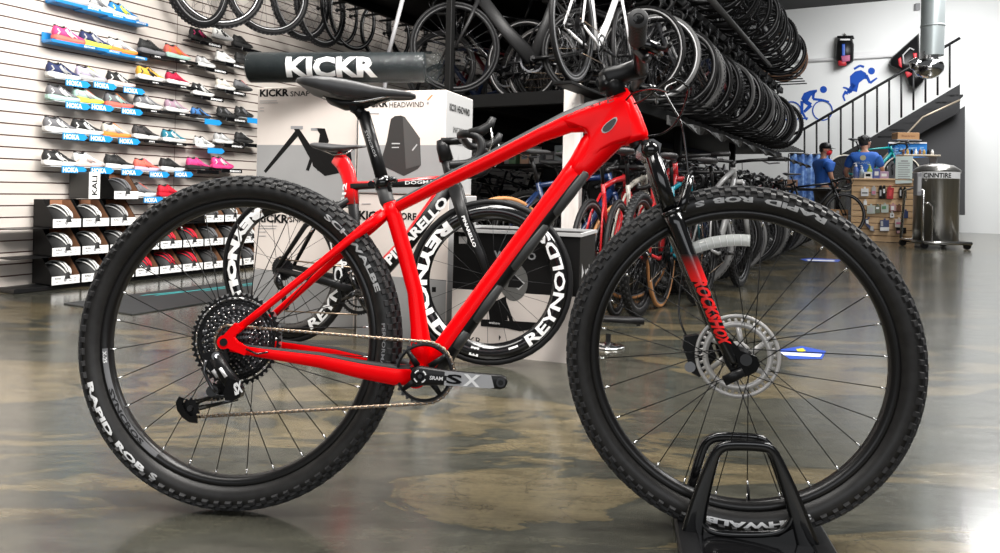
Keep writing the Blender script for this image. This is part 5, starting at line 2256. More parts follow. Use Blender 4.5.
ttp = Rp(446, 181)
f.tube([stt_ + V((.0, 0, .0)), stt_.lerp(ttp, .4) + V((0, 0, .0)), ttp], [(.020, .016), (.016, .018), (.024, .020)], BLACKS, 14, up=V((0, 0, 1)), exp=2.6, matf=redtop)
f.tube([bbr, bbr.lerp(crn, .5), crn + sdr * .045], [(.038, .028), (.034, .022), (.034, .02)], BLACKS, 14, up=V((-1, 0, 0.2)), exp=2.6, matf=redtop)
f.tube([bbr, bbr.lerp(stt_, .5) + V((-.01, 0, -.01)), stt_ + V((.0, 0, .012))], [(.032, .024), (.026, .014), (.024, .014)], BLACKS, 14, up=V((1, 0, 0)), exp=2.6)
f.tube([crn, hto], [(.028, .024), (.024, .022)], BLACKS, 14, up=V((1, 0, 0)))
for s_ in (-1, 1):
    f.tube([stt_ + V((-.01, s_ * .012, -.06)), V((.13, s_ * .040, RB + .20)), V((0, s_ * .062, RB))], [(.014, .008), (.012, .008), (.009, .007)], BLACKS, 10, up=V((0, 0, 1)))
    f.tube([bbr + V((-.02, s_ * .03, .0)), V((.25, s_ * .052, RB - .04)), V((0, s_ * .062, RB))], [(.022, .010), (.018, .009), (.012, .007)], BLACKS, 10, up=V((0, 0, 1)))
f.cyl(bbr + V((0, -.04, 0)), bbr + V((0, .04, 0)), .028, BLACKS, 16)
f.build('frame', rbo)
fd_ = MB()
a0 = bbr.lerp(crn, .30)
a1 = bbr.lerp(crn, .93)
dn = (a1 - a0)
pn = V((-dn.z, 0, dn.x)).normalized() * .044
text_quad(fd_, 'PINARELLO', a0 + V((0, -.0245, 0)) - pn * .5, dn, pn, WHITE, .04)
a0 = stt_.lerp(ttp, .60)
a1 = stt_.lerp(ttp, .90)
dn = (a1 - a0)
pn = V((-dn.z, 0, dn.x)).normalized() * .014
text_quad(fd_, 'DOGMA', a0 + V((0, -.021, 0)) - pn * .5, dn, pn, WHITE, .02)
fd_.build('frame_lettering', rbo)
# red curved seat post and saddle
f = MB()
pp_ = [Rp(336, 157), Rp(343, 163), Rp(348, 174), Rp(351, 188), Rp(352, 204)]
f.tube(pp_, [(.034, .013), (.038, .014), (.036, .014), (.034, .015), (.033, .015)], RED2, 14, up=V((1, 0, 0)), exp=2.4)
pso = f.build('seatpost', rbo)
f = MB()
text_quad(f, 'F12', Rp(345, 203, .0175), Rp(347, 183, .0175) - Rp(345, 203, .0175), Rp(341, 203, .0175) - Rp(345, 203, .0175), WHITE, .03)
f.build('seatpost_print', pso)
f = MB()
secs = []
for px, ty, b2y, hw in ((315, 143.5, 146, .045), (318, 142.5, 149, .062), (327, 143.2, 152, .062), (337, 144.2, 152.5, .045), (348, 145, 150.5, .026), (358, 145, 148.5, .020), (365, 145.8, 147.5, .012)):
    t_, b2 = Rp(px, ty), Rp(px, b2y)
    secs.append([V((t_.x, hw * math.cos(2 * PI * k / 12), (t_.z + b2.z) / 2 + (t_.z - b2.z) / 2 * math.sin(2 * PI * k / 12))) for k in range(12)])
f.loft(secs, SADDLE)
for s_ in (-1, 1):
    f.tube([Rp(322, 150, s_ * .02), Rp(334, 155, s_ * .02), Rp(345, 154, s_ * .02), Rp(354, 149, s_ * .012)], .0035, STEEL, 6)
f.build('saddle', rbo)
# fork
f = MB()
for s_ in (-1, 1):
    f.tube([crn + V((0, s_ * .030, .02)), crn.lerp(hubL, .35) + V((-.004, s_ * .045, 0)), crn.lerp(hubL, .7) + V((.006, s_ * .050, 0)), hubL + V((0, s_ * .054, 0))], [(.030, .011), (.022, .009), (.016, .008), (.009, .007)], BLACKS, 12, up=V((1, 0, 0)), exp=2.5)
f.tube([crn + V((0, -.035, .02)), crn + V((0, .035, .02))], .028, BLACKS, 12)
fko2 = f.build('fork', rbo, STM)
f = MB()
a0 = crn.lerp(hubL, .28)
a1 = crn.lerp(hubL, .62)
dn = a1 - a0
pn = V((-dn.z, 0, dn.x)).normalized() * .014
text_quad(f, 'PINARELLO', a0 + V((0, -.061, 0)) - pn * .5, dn, pn, WHITE, .04)
f.build('fork_lettering', fko2)
f = MB()
text_quad(f, 'P', Rp(341, 268, .062), V((.03, 0, 0)), V((0, 0, .03)), WHITE, .05)
f.build('stay_mark', rbo)
# cockpit: drop bar, hoods, deep stem column
f = MB()
st0 = hto - sdr * .015
f.tube([st0, hto + sdr * .045, hto + sdr * .075], [(.030, .026), (.028, .024), (.020, .022)], BLACKS, 14, up=V((1, 0, 0)), exp=2.8)
e_ = hto + sdr * .070 + V((.095, 0, .006))
f.tube([hto + sdr * .068, e_], [(.018, .022), (.014, .026)], BLACKS, 12)
for s_ in (-1, 1):
    q = [e_, e_ + V((0, s_ * .12, .0)), e_ + V((.01, s_ * .175, .0)), e_ + V((.05, s_ * .195, .0)), e_ + V((.092, s_ * .20, -.018)), e_ + V((.100, s_ * .205, -.075)), e_ + V((.06, s_ * .208, -.120)), e_ + V((-.025, s_ * .212, -.128))]
    f.tube(smooth(q, 2), .0165, BLACK, 12)
hbr = f.build('handlebar', rbo, STM)
for s_ in (-1, 1):
    f = MB()
    f.tube([e_ + V((.045, s_ * .196, .002)), e_ + V((.095, s_ * .197, .012)), e_ + V((.125, s_ * .197, .034)), e_ + V((.138, s_ * .197, .066))], [(.016, .014), (.021, .016), (.019, .014), (.012, .011)], BLACK, 12)
    f.tube([e_ + V((.128, s_ * .199, .030)), e_ + V((.140, s_ * .200, -.03)), e_ + V((.118, s_ * .202, -.085))], [(.006, .010), (.004, .007), (.005, .006)], STEEL, 8)
    f.build('brake_lever', hbr)
# drivetrain
f = MB()
gear(f, 50, .102, .084, -.047, .003, BLACKS, .004, M=Matrix.Translation(bbr))
gear(f, 36, .074, .064, -.041, .003, BLACKS, .004, M=Matrix.Translation(bbr))
for k in range(4):
    an = .5 + PI / 2 * k
    f.tube([bbr + V((0, -.052, 0)), bbr + V((.088 * math.cos(an), -.047, .088 * math.sin(an)))], [(.016, .005), (.009, .004)], BLACKG, 8)
f.tube([bbr + V((0, -.064, 0)), bbr + V((.168, -.074, -.03))], [(.018, .009), (.012, .008)], BLACKG, 10, exp=2.6)
f.tube([bbr + V((0, .064, 0)), bbr + V((-.168, .074, .03))], [(.018, .009), (.012, .008)], BLACKG, 10, exp=2.6)
f.build('crankset', rbo)
f = MB()
for i in range(9):
    gear(f, 28 - 2 * i, .057 - .0042 * i, .016, -.020 - .0038 * i, .0018, STEELD, .0035, M=Matrix.Translation((0, 0, RB)))
f.build('cassette', rbo)
f = MB()
f.tube([(.004, -.058, RB - .012), (.012, -.068, RB - .05), (.030, -.066, RB - .085)], [(.016, .010), (.019, .012), (.014, .010)], BLACKG, 10, exp=3)
f.tube([(.03, -.058, RB - .075), (.045, -.056, RB - .165)], [(.013, .005), (.012, .004)], BLACKG, 8)
gear(f, 11, .021, .006, -.054, .002, BLACKS, .004, M=Matrix.Translation((.045, 0, RB - .165)))
f.build('rear_derailleur', rbo)
f = MB()
f.tube([V((0, -.044, RB + .045)), bbr + V((0, -.045, .100))], .0036, CHAIN, 5)
f.tube([V((.045, -.053, RB - .185)), bbr + V((0, -.045, -.100))], .0036, CHAIN, 5)
f.build('chain', rbo)
# ================================================================ three-tier bicycle racks
RT_ = .58
RU = V((RT_, 1, 0)).normalized()      # along the rack
RWv = V((RU.y, -RU.x, 0))             # across it, towards the aisle on the right
CR = -1.58


def rk(Y, across=0.0, z=0.0):
    """point on the aisle edge line at depth Y, moved across (negative = inwards)"""
    p = V((CR + RT_ * Y, Y, z))
    return p + RWv * across


Z2, Z3 = 1.44, 2.50
RACKM = mat('rack_black', (.005, .005, .005), .55, spec=.12)
ybeg, yend = 4.55, 11.2
DEPTH = 3.50
for nm, zz in (('middle', Z2), ('top', Z3)):
    r = MB()
    a, b_ = rk(ybeg), rk(yend)
    Ln = (b_ - a).length
    M = frameM(V((a.x, a.y, zz)), RU, UP)      # local y = inwards (left)
    # wheel channels and long beams
    for y in (.42, 1.45, 2.05, DEPTH - .42):
        r.cbox((Ln / 2, y, -.055), (Ln, .05, .09), RACKM, .006)
    n = int(Ln / .25)
    for k in range(n):
        x = .06 + k * .25
        r.box((x, DEPTH / 2, -.012), (.055, DEPTH, .010), RACKM)
    r.cbox((.02, DEPTH / 2 + .15, -.055), (.05, DEPTH - .3, .10), RACKM, .006)
    r.box((Ln / 2, DEPTH / 2, -.022), (Ln, DEPTH - .8, .006), RACKM)
    tag(r.build('bike_rack_deck', None, M), 'long black %s deck of the bicycle rack' % nm, 'rack')
r = MB()
a, b_ = rk(ybeg, .02, 1.20), rk(yend, .02, 1.20)
pts = []
n = 60
secs = []
for k in range(n + 1):
    c = a.lerp(b_, k / n)
    an = k * .55
    u_ = UP * math.cos(an) + RWv * math.sin(an)
    v_ = RWv * math.cos(an) - UP * math.sin(an)
    secs.append([c + u_ * .030 + v_ * .006, c - u_ * .030 + v_ * .006, c - u_ * .030 - v_ * .006, c + u_ * .030 - v_ * .006])
r.loft(secs, mat('rail_grey', (.03, .03, .03), .6), smooth=False)
tag(r.build('rail'), 'twisted grey rail running along the aisle under the middle deck', 'rail')
for k, (Y, ac) in enumerate(((6.7, -.62), (8.9, -.62), (6.7, -1.75), (8.9, -1.75), (11.1, -1.75), (6.7, -DEPTH + .12), (8.9, -DEPTH + .12), (11.1, -DEPTH + .12))):
    p = rk(Y, ac)
    r = MB()
    r.cbox((0, 0, 1.9), (.07, .07, 3.8), RACKM, .006)
    r.cbox((0, 0, .006), (.16, .16, .012), RACKM, .003)
    row = ['aisle side', 'middle line', 'wall side'][0 if ac > -1 else 1 if ac > -2 else 2]
    tag(r.build('rack_post', None, frameM(p, RU, UP)), 'black square rack post, %s from the camera on the %s' % (ORD[[6.7, 8.9, 11.1].index(Y)], row), 'post', 'rack posts')
pn = MB()
a, b_ = rk(ybeg + 1.5, -1.75), rk(yend, -1.75)
pn.box(((b_ - a).length / 2, 0, .62), ((b_ - a).length, .02, 1.18), RACKM)  # added black sheet that keeps the gap below the deck dark
tag(pn.build('rack_dark_sheet', None, frameM(a, RU, UP)), 'long black panel added low in the bicycle rack to darken the gap', 'panel')
# diagonal tie seen against the top bikes
r = MB()
a = at(706, -6, 5.2)
b_ = at(770, 66, 9.2)
r.tube([a, b_], .028, mat('rail_grey', (.05, .05, .05), .5), 6)
tag(r.build('top_rail'), 'grey rail of the top tier running back above the aisle bikes', 'rail')
# white wooden post at the near end of the rack
pc = at(573.5, 120, 4.45)
r = MB()
r.cbox((0, 0, .70), (.108, .108, 1.40), noise_mat('whitewashed_wood', (.62, .57, .53), (.82, .80, .77), 5, .7, stretch=(3, 3, .6)), .004)
r.cbox((0, -.0, 1.16), (.116, .116, .03), RACKM, .002)
tag(r.build('post', None, frameM(V((pc.x, pc.y, 0)), BU, UP)), 'whitewashed wooden post at the near end of the bicycle rack', 'post')

PAINTS = [BLACKS, BLACKG, mat('frame_graphite', (.05, .05, .055), .35), BLACKS, mat('frame_darkblue', (.01, .02, .06), .3), BLACK, BLACKG, mat('frame_white', (.6, .6, .6), .3), BLACKS, mat('frame_darkred', (.18, .01, .015), .3), BLACKS, BLACKG, BLACK, mat('frame_bronze', (.08, .045, .03), .35)]
CN = {PAINTS[0].name: 'black', 'black_gloss': 'glossy black', 'frame_graphite': 'graphite', 'frame_darkblue': 'dark blue', 'black_matte': 'matte black', 'frame_white': 'white', 'frame_darkred': 'dark red', 'frame_bronze': 'bronze'}
random.seed(7)
TAN2 = mat('tan_tyre', (.20, .10, .055), .6)
GTY = mat('grey_tyre', (.12, .12, .12), .5)


def rack_row(z, Ys, side, tier, ac0, kinds, seed):
    rnd = random.Random(seed)
    for k, Y in enumerate(Ys):
        kd = kinds[k % len(kinds)]
        wb = .99 if kd == 'road' else 1.13
        Rw = .342 if kd == 'road' else .365
        jit = rnd.uniform(-.04, .04)
        pt_ = PAINTS[(k * 5 + seed) % len(PAINTS)]
        if side > 0:
            p = rk(Y, ac0 + jit - Rw - wb, z)
            d = RWv
        else:
            p = rk(Y, ac0 + jit + Rw + wb, z)
            d = -RWv
        ang = rnd.uniform(-.05, .05)
        d = Matrix.Rotation(ang, 3, 'Z') @ d
        M = frameM(p, d, UP) @ Matrix.Rotation(rnd.uniform(-.04, .04), 4, 'X')
        ty = None
        if tier == 'top' and side > 0 and k in (len(Ys) - 1, len(Ys) - 2):
            ty = TAN2
        if k % 4 == 1 and tier != 'top':
            ty = GTY
        cn = CN.get(pt_.name, 'black')
        bike('bicycle', M, '%s %s bicycle on the %s tier, %s from the near end, %s side' % (cn, 'road' if kd == 'road' else 'mountain', tier, ORD[k], 'aisle' if side > 0 else 'shoe wall'),
             'bicycles on the %s tier facing the %s' % (tier, 'aisle' if side > 0 else 'shoe wall'), kd, pt_, ty, rnd.uniform(-.25, .25), .03 if kd == 'road' else .02, bright=(side > 0 and tier != 'floor' and (k < 3 or k % 5 == 0)))


def ys(a, b_, step):
    out = []
    while a < b_:
        out.append(a)
        a += step
    return out


rack_row(Z2, ys(5.05, 10.6, .235), 1, 'middle', 0, ['road', 'road', 'mtb'], 1)
rack_row(Z3, ys(5.6, 10.9, .27), 1, 'top', .05, ['road', 'road', 'mtb', 'road'], 2)
rack_row(.0, ys(5.0, 11.0, .30), 1, 'floor', .28, ['mtb', 'mtb', 'road'], 3)
rack_row(Z2, ys(6.2, 10.6, .34), -1, 'middle', -DEPTH - .05, ['road', 'mtb'], 4)
rack_row(Z3, ys(6.2, 10.6, .40), -1, 'top', -DEPTH - .05, ['road', 'mtb'], 5)
rack_row(.0, ys(6.4, 10.6, .40), -1, 'floor', -DEPTH - .05, ['road', 'mtb'], 6)

# nearest matte black aero bike on the middle deck, facing left
pw = at(455, 55, 5.25)
pz = Z2 + .0
d = V((-1, -.06, 0)).normalized()
p = V((pw.x + .99 * abs(d.x), pw.y + .06, pz))
M = frameM(p, d, UP)
bike('bicycle', M, 'large matte black bicycle at the near left end of the middle deck, facing left', 'bicycles displayed at the near end of the rack', 'aero', mat('stealth_black', (.012, .012, .0125), .5, spec=.3), None, .12, .03)
# another black one, a little behind it
p2 = at(436, 44, 6.0)
bike('bicycle', frameM(V((p2.x + 1.0, p2.y, Z2)), V((-1, .16, 0)).normalized(), UP), 'black bicycle just behind the large matte black one', 'bicycles displayed at the near end of the rack', 'road', BLACKG, None, -.2, .03)
# white bike seen end on
ph = at(573, 25, 4.15)
p = V((ph.x, ph.y, ph.z - .342))
M = frameM(p, U, UP)
bike('bicycle', M, 'white road bicycle seen from behind above the red handlebar, rear wheel nearest', 'bicycles displayed at the near end of the rack', 'road', mat('white_frame', (.75, .75, .76), .25), None, .1, .035)
br = MB()
br.cbox((.5, 0, -.02), (1.3, .12, .02), RACKM, .004)
br.cbox((1.05, 0, -.25), (.05, .05, .45), RACKM, .004)
br.cbox((.25, .0, -.6), (.04, .04, 1.2), RACKM, .004) if False else None
tag(br.build('bike_tray', None, frameM(V((p.x, p.y, p.z - .002)), U, UP)), 'black tray carrying the white bicycle at the rack end', 'tray')

# bikes parked on the floor by the post, in front of the rack
WRD = mat('frame_red', (.42, .008, .012), .35)
TEAL = mat('frame_teal', (.0, .16, .22), .3)
BLU = mat('frame_blue', (.004, .016, .06), .3)


def floor_bike(pxr, pyr, Y, d, kind, paint, label, tyre=None, steer=0, z=None, deep=.03):
    h = at(pxr, pyr, Y)
    z0 = h.z - (.342 if kind == 'road' else .365) if z is None else z
    return bike('bicycle', frameM(V((h.x, h.y, z0)), V(d).normalized(), UP), label, 'bicycles parked on the floor by the post', kind, paint, tyre, steer, deep)


floor_bike(503, 240, 4.25, (1, .55, 0), 'road', BLU, 'dark blue bicycle with a tan walled rear tyre, behind the black display carton', TAN, 0, .0)
floor_bike(590, 240, 3.95, (.45, 1, 0), 'road', WRD, 'red and white bicycle standing behind the display carton right of the down tube', None, 0, .0)
floor_bike(618, 245, 4.05, (.40, 1, 0), 'road', mat('frame_cream', (.35, .33, .29), .3), 'cream bicycle between the red and the teal frames', None, .2, .0)
floor_bike(640, 250, 4.1, (.5, 1, 0), 'mtb', mat('frame_coral', (.35, .012, .015), .3), 'dark coral bicycle partly hidden by the front fork', None, 0, .0)
floor_bike(662, 252, 4.45, (.5, 1, 0), 'road', TEAL, 'teal bicycle with tan tyres beside the front fork', TAN, 0, .0)
floor_bike(700, 262, 4.6, (.62, 1, 0), 'mtb', mat('frame_silver', (.22, .22, .22), .3), 'silver bicycle seen through the front wheel under the reflector', None, 0, .0)
floor_bike(560, 236, 4.6, (.3, 1, 0), 'road', BLACKS, 'black road bicycle directly behind the white post', None, 0, .0)

# small floor things seen through the front wheel
c = atz(608, 347, 0)
b_ = MB()
b_.lathe([(0, -0), (.075, -.0), (.078, .004), (.072, .010), (.03, .016), (.014, .022), (0, .022)], CHROME, 32, M=Matrix.Rotation(PI / 2, 4, 'X'))
b_.cyl((0, 0, .02), (0, 0, .06), .012, BLACKS, 12)
o = b_.build('display_stand', None, Matrix.Translation((c.x, c.y, 0)))
tag(o, 'round chrome foot of a display stand on the floor left of the front brake', 'stand')
c = atz(598, 331, 0)
b_ = MB()
a_ = at(590, 318, 3.02)
e_ = at(643, 321, 3.02)
b_.tube([a_, e_], [(.012, .03), (.014, .03)], BLACK, 8, exp=3.5)
b_.tube([a_ + V((.01, 0, -.005)), V((a_.x + .01, a_.y, 0))], .02, BLACK, 8)  # the bar stands in for a bicycle pedal; this leg is added
b_.cyl(e_ + V((-.02, 0, -.02)), e_ + V((-.02, 0, 0)), .01, BLACK, 8)
tag(b_.build('pedal_bar'), 'low black bar standing in for a bicycle pedal, seen through the front wheel', 'stand')

# wheels hung from the shoe wall
hw = MB()


def hung(px, py, Y_off, ang, label, kind='mtb', deep=.02):
    """wheel on a hook: px, py its centre; plane turned by ang from the picture plane"""
    p = meet(px, py, CW + Y_off)
    d = V((math.cos(ang), math.sin(ang), 0))
    R = .342 if kind == 'road' else .365
    M = frameM(p, d, UP)
    o = empty('wheel', M, label, 'wheel', 'wheels hung on the slatted wall')
    place('rim', mesh_of(('rim', R, .0135 if kind == 'road' else .026, deep), rim_mesh(R - (.0135 if kind == 'road' else .026) * 1.7, deep, .0105 if kind == 'road' else .014, 24 if kind == 'road' else 28, .022)), o)
    place('tyre', mesh_of(('tyre', R, .0135 if kind == 'road' else .026, kind != 'road'), tyre_mesh(R, .0135 if kind == 'road' else .026, kind != 'road')), o)
    # hook
    h = MB()
    nn = nrm
    h.tube([p + UP * (R - .02) + nn * .03, p + UP * (R + .0) - nn * (Y_off / 1.127 - .002)], .005, STEELD, 6)
    tag(h.build('wheel_hook'), 'steel hook carrying the ' + label.split(',')[0], 'hook', 'hooks on the slatted wall')


hung(218, -18, .40, math.radians(32), 'large black wheel hung furthest left above the cycling shoes')
hung(268, -8, .42, math.radians(40), 'black wheel hung second from the left, bottom visible above the rolled mat')
hung(301, 0, .42, math.radians(62), 'narrow looking black wheel hung third from the left', 'mtb')
hung(321, 8, .42, math.radians(66), 'black wheel hung fourth from the left, its lower edge lowest', 'mtb')
hung(340, 10, .40, math.radians(72), 'thin road wheel hung fifth from the left', 'road')
hung(353, 16, .40, math.radians(60), 'road wheel hung sixth from the left', 'road')
hung(386, 33, .40, math.radians(48), 'road wheel hung seventh, just left of the leaning bar', 'road')
hung(408, 30, .42, math.radians(60), 'wheel hung eighth, crossing the leaning bar', 'mtb')
hung(197, -22, .55, math.radians(75), 'wheel edge visible behind the furthest left hung wheel', 'mtb')
b_ = MB()
b_.tube([at(404, -6, 5.2), at(388, 56, 5.2)], .016, GREYM, 8)
b_.tube([at(388, 56, 5.2), at(384, 95, 5.2)], .016, GREYM, 8)
tag(b_.build('leaning_bar'), 'grey bar slanting down behind the right end of the rolled mat', 'bar')
b_ = MB()
p = at(450, 40, 5.0)
b_.cbox((0, 0, 1.75), (.05, .05, 3.5), RACKM, .004)
tag(b_.build('rack_post', None, frameM(V((p.x, p.y, 0)), RU, UP)), 'thin black upright in front of the large matte black bicycle', 'post')
# assorted boxed stock on the shelf below the deck, left of the post
rnd = random.Random(11)
sb = MB()
sh_o = rk(5.25, -2.75 + .3, .93)
M = frameM(V((sh_o.x, sh_o.y, .95)), RWv, UP)
sb.cbox((.75, .2, -.012), (1.7, .42, .024), RACKM, .004)
sb.cbox((-.08, .2, -.48), (.04, .40, .94), RACKM, .004)
sb.cbox((1.58, .2, -.48), (.04, .40, .94), RACKM, .004)
tag(sb.build('stock_shelf', None, M), 'black shelf with small stock below the middle deck, left of the white post', 'shelf')
SC_ = [GREYM, mat('stock_green', (.10, .20, .10), .6), mat('stock_peach', (.55, .33, .22), .6), LGREY, mat('stock_dark', (.05, .05, .06), .5), mat('stock_steel', (.22, .26, .28), .5), BLACKS]
sn = ['grey', 'green', 'peach', 'pale grey', 'dark', 'steel blue', 'black']
x = -.03
k = 0
while x < 1.5:
    w__, h__ = rnd.uniform(.06, .13), rnd.uniform(.07, .16)
    b_ = MB()
    b_.cbox((w__ / 2, .06, h__ / 2), (w__, .12, h__), SC_[k % 7], .006)
    b_.box((w__ / 2, -.0012, h__ * .55), (w__ * .6, .002, h__ * .3), SC_[(k + 3) % 7])
    o = b_.build('stock_box', None, M @ Matrix.Translation((x, .05 + .05 * (k % 2), 0)))
    tag(o, 'small %s stock box, %s from the left on the shelf below the deck' % (sn[k % 7], ORD[k]), 'box', 'stock boxes below the deck')
    x += w__ + rnd.uniform(.01, .03)
    k += 1
# ================================================================ stairs along the back wall
DKS = mat('stair_dark', (.018, .018, .019), .6, spec=.2)
SD = 1.2                              # distance of the stair from the back wall


def bk(px, py, d=SD):
    return on_plane(px, py, BP_ - U * d, U)


st = empty('staircase', Matrix.Translation(V((bk(800, 200).x, bk(800, 200).y, 0))), 'dark staircase with thin black balusters climbing to the right', 'staircase')
bpy.context.view_layer.update()
SI = st.matrix_world.inverted()


def loc(p):
    return SI @ p


f = MB()
poly = [bk(838, 156), bk(868, 139), bk(920, 108), bk(960, 84), bk(960, 112), bk(930, 128), bk(880, 158), bk(848, 178), bk(812, 200), bk(800, 200)]
q = [loc(p) for p in poly]
back_ = [p + U * .06 for p in q]
n = len(q)
f.add(q + back_, [tuple(range(n)), tuple(range(n, 2 * n))[::-1]] + [(i, (i + 1) % n, n + (i + 1) % n, n + i) for i in range(n)], DKS, False)
f.build('stringer', st)
# treads
t_ = MB()
for k in range(14):
    u = k / 13
    a = loc(bk(805 + (955 - 805) * u, 180 - (180 - 90) * u))
    t_.box((0, .5, -.12), (.30, 1.0, .04), DKS, M=Matrix.Translation(a) @ frameM(V((0, 0, 0)), W, UP))
t_.build('tread', st)
f = MB()
f.tube([loc(bk(790, 136)), loc(bk(804, 129)), loc(bk(900, 73)), loc(bk(960, 38))], .032, BLACK, 8)
f.build('handrail', st)
f = MB()
f.tube([loc(bk(860, 171, SD + .35)), loc(bk(884, 158, SD + .35)), loc(bk(923, 117, SD + .35)), loc(bk(960, 100, SD + .35))], .022, mat('brass_rail', (.30, .25, .19), .4, .5), 8)
f.build('wall_rail', st)
x = 804.5
while x < 960:
    y0 = 129 - (x - 804) * .585
    y1 = 178 - (x - 804) * .62 + (6 if x < 840 else 0)
    f = MB()
    f.tube([loc(bk(x, y0)), loc(bk(x, max(y1, y0 + 30)))], .021, BLACK, 6)
    f.build('baluster', st)
    x += 12.1
# grey room side below the stair, right of the stringer
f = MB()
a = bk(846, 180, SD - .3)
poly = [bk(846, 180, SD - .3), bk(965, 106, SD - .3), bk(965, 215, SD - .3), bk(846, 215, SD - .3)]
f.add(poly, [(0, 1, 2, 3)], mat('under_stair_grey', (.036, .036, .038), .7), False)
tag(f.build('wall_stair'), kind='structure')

# silver duct at the far right
f = MB()
p = at(929, 60, 10.4)
DUCT = mat('galvanised', (.62, .68, .68), .35, .6)
px_ = at(932.5, 30, 10.4)
f.cyl((0, 0, 2.86), (0, 0, 5.2), .155, DUCT, 28)
for z_ in (3.3, 4.0, 4.7):
    f.lathe([(.155, -.015), (.163, -.01), (.163, .01), (.155, .015)], DUCT, 28, M=Matrix.Translation((0, 0, z_)) @ Matrix.Rotation(PI / 2, 4, 'X'))
tag(f.build('duct', None, Matrix.Translation((px_.x, px_.y, 0))), 'pale galvanised round duct coming down at the right edge', 'duct')
f = MB()
q = at(929, 68, 10.4)
f.sphere((0, 0, 0), (.20, .20, .16), CHROME, 24)
f.tube([(-.05, 0, .0), (-.20, .02, .06), (-.24, .02, .12)], [.10, .09, .06], CHROME, 14)
f.cyl((0, 0, .10), (0, 0, .24), .12, CHROME, 20)
tag(f.build('duct_elbow', None, Matrix.Translation(q)), 'shiny round metal elbow under the duct', 'duct')
f = MB()
q = at(922, 7, 10.4)
f.cbox((0, 0, 0), (.10, .10, .16), GREYM, .01)
tag(f.build('bracket', None, Matrix.Translation(back(917, 7, .05))), 'small grey bracket beside the top of the duct', 'bracket')


# ---------------------------------------------------------------- blue painted athletes on the wall
ATH = mat('blue_wall_graphic', (.015, .075, .40), .6, spec=.1)


def bpoly(mb, pts, m=ATH, d=.006):
    q = [back(x, y, d) for x, y in pts]
    mb.add(q, [tuple(range(len(q)))], m, False)


def bstroke(mb, pts, wd, m=ATH, d=.006, closed=False):
    """flat painted stroke of the given pixel widths"""
    n = len(pts)
    for i in range(n if closed else n - 1):
        (x0, y0), (x1, y1) = pts[i], pts[(i + 1) % n]
        w0 = wd[i] if isinstance(wd, list) else wd
        w1 = wd[(i + 1) % n] if isinstance(wd, list) else wd
        L = math.hypot(x1 - x0, y1 - y0) or 1
        nx, ny = -(y1 - y0) / L, (x1 - x0) / L
        bpoly(mb, [(x0 + nx * w0 / 2, y0 + ny * w0 / 2), (x1 + nx * w1 / 2, y1 + ny * w1 / 2), (x1 - nx * w1 / 2, y1 - ny * w1 / 2), (x0 - nx * w0 / 2, y0 - ny * w0 / 2)], m, d + .0006 * i)


def bdisc(mb, cx, cy, r, m=ATH, d=.0065, n=20):
    bpoly(mb, [(cx + r * math.cos(2 * PI * k / n), cy + r * math.sin(2 * PI * k / n)) for k in range(n)], m, d)


def solid(mb, t=.004):
    """give the painted sheet a little thickness"""
    n = len(mb.v)
    return mb


f = MB()
bdisc(f, 871.5, 71, 3.5)
bpoly(f, [(850, 76), (855, 71.5), (861, 70), (866, 73), (868, 79), (864, 79), (859, 83), (857, 92), (852, 91), (850, 84)])
bstroke(f, [(864, 67), (860, 65.5), (854, 69)], [2.4, 2.2, 2.2])
bstroke(f, [(866, 75), (870, 83), (877, 78)], [3.2, 2.6, 1.6])
bstroke(f, [(854, 84), (848, 93), (844.5, 93)], [5, 3.5, 1.5])
bstroke(f, [(852, 92), (846, 88), (843, 87.5)], [3, 2, 1.4])
bstroke(f, [(846, 91), (843, 96), (845, 101)], [2.6, 2, 1.6])
tag(f.build('runner_graphic'), 'blue painted figure of a runner on the white back wall', 'wall graphic')
f = MB()
bdisc(f, 823.5, 89.5, 3.5)
bpoly(f, [(801, 99), (804, 93), (810, 90.5), (817, 89.5), (817, 92), (811, 96), (808, 101), (805, 103)])
bstroke(f, [(814, 91), (813, 99), (822, 100), (829, 102)], [3, 2.4, 2.4, 2])
bstroke(f, [(803, 100), (811, 105), (804, 112)], [4.5, 4, 2.6])
bstroke(f, [(802, 101), (802, 112), (807, 120)], [3.2, 2.6, 1.4])
bstroke(f, [(797, 119), (808, 118)], 1.4)
for cx, cy, r in ((822.5, 110.5, 9.8), (791.5, 111.5, 9.8)):
    bstroke(f, [(cx + r * math.cos(2 * PI * k / 28), cy + r * math.sin(2 * PI * k / 28)) for k in range(28)], 1.2, closed=True)
tag(f.build('cyclist_graphic'), 'blue painted figure of a cyclist on the white back wall', 'wall graphic')

# ---------------------------------------------------------------- bags hung on the wall
f = empty('backpack', Matrix.Translation(back(845, 52, .0)), 'small black and red backpack hung flat on the white wall above the runner', 'bag')
bpy.context.view_layer.update()
FI = f.matrix_world.inverted()
g_ = MB()


def bagpart(mb, inv, pts, d0, d1, m, inset=.8):
    c = V((sum(p[0] for p in pts) / len(pts), sum(p[1] for p in pts) / len(pts)))
    A = [inv @ back(x, y, d0) for x, y in pts]
    Bm = [inv @ back(x, y, (d0 + d1) / 2 + .01) for x, y in pts]
    Cc = [inv @ back(c[0] + (x - c[0]) * inset, c[1] + (y - c[1]) * inset, d1) for x, y in pts]
    mb.loft([A, Bm, Cc], m)


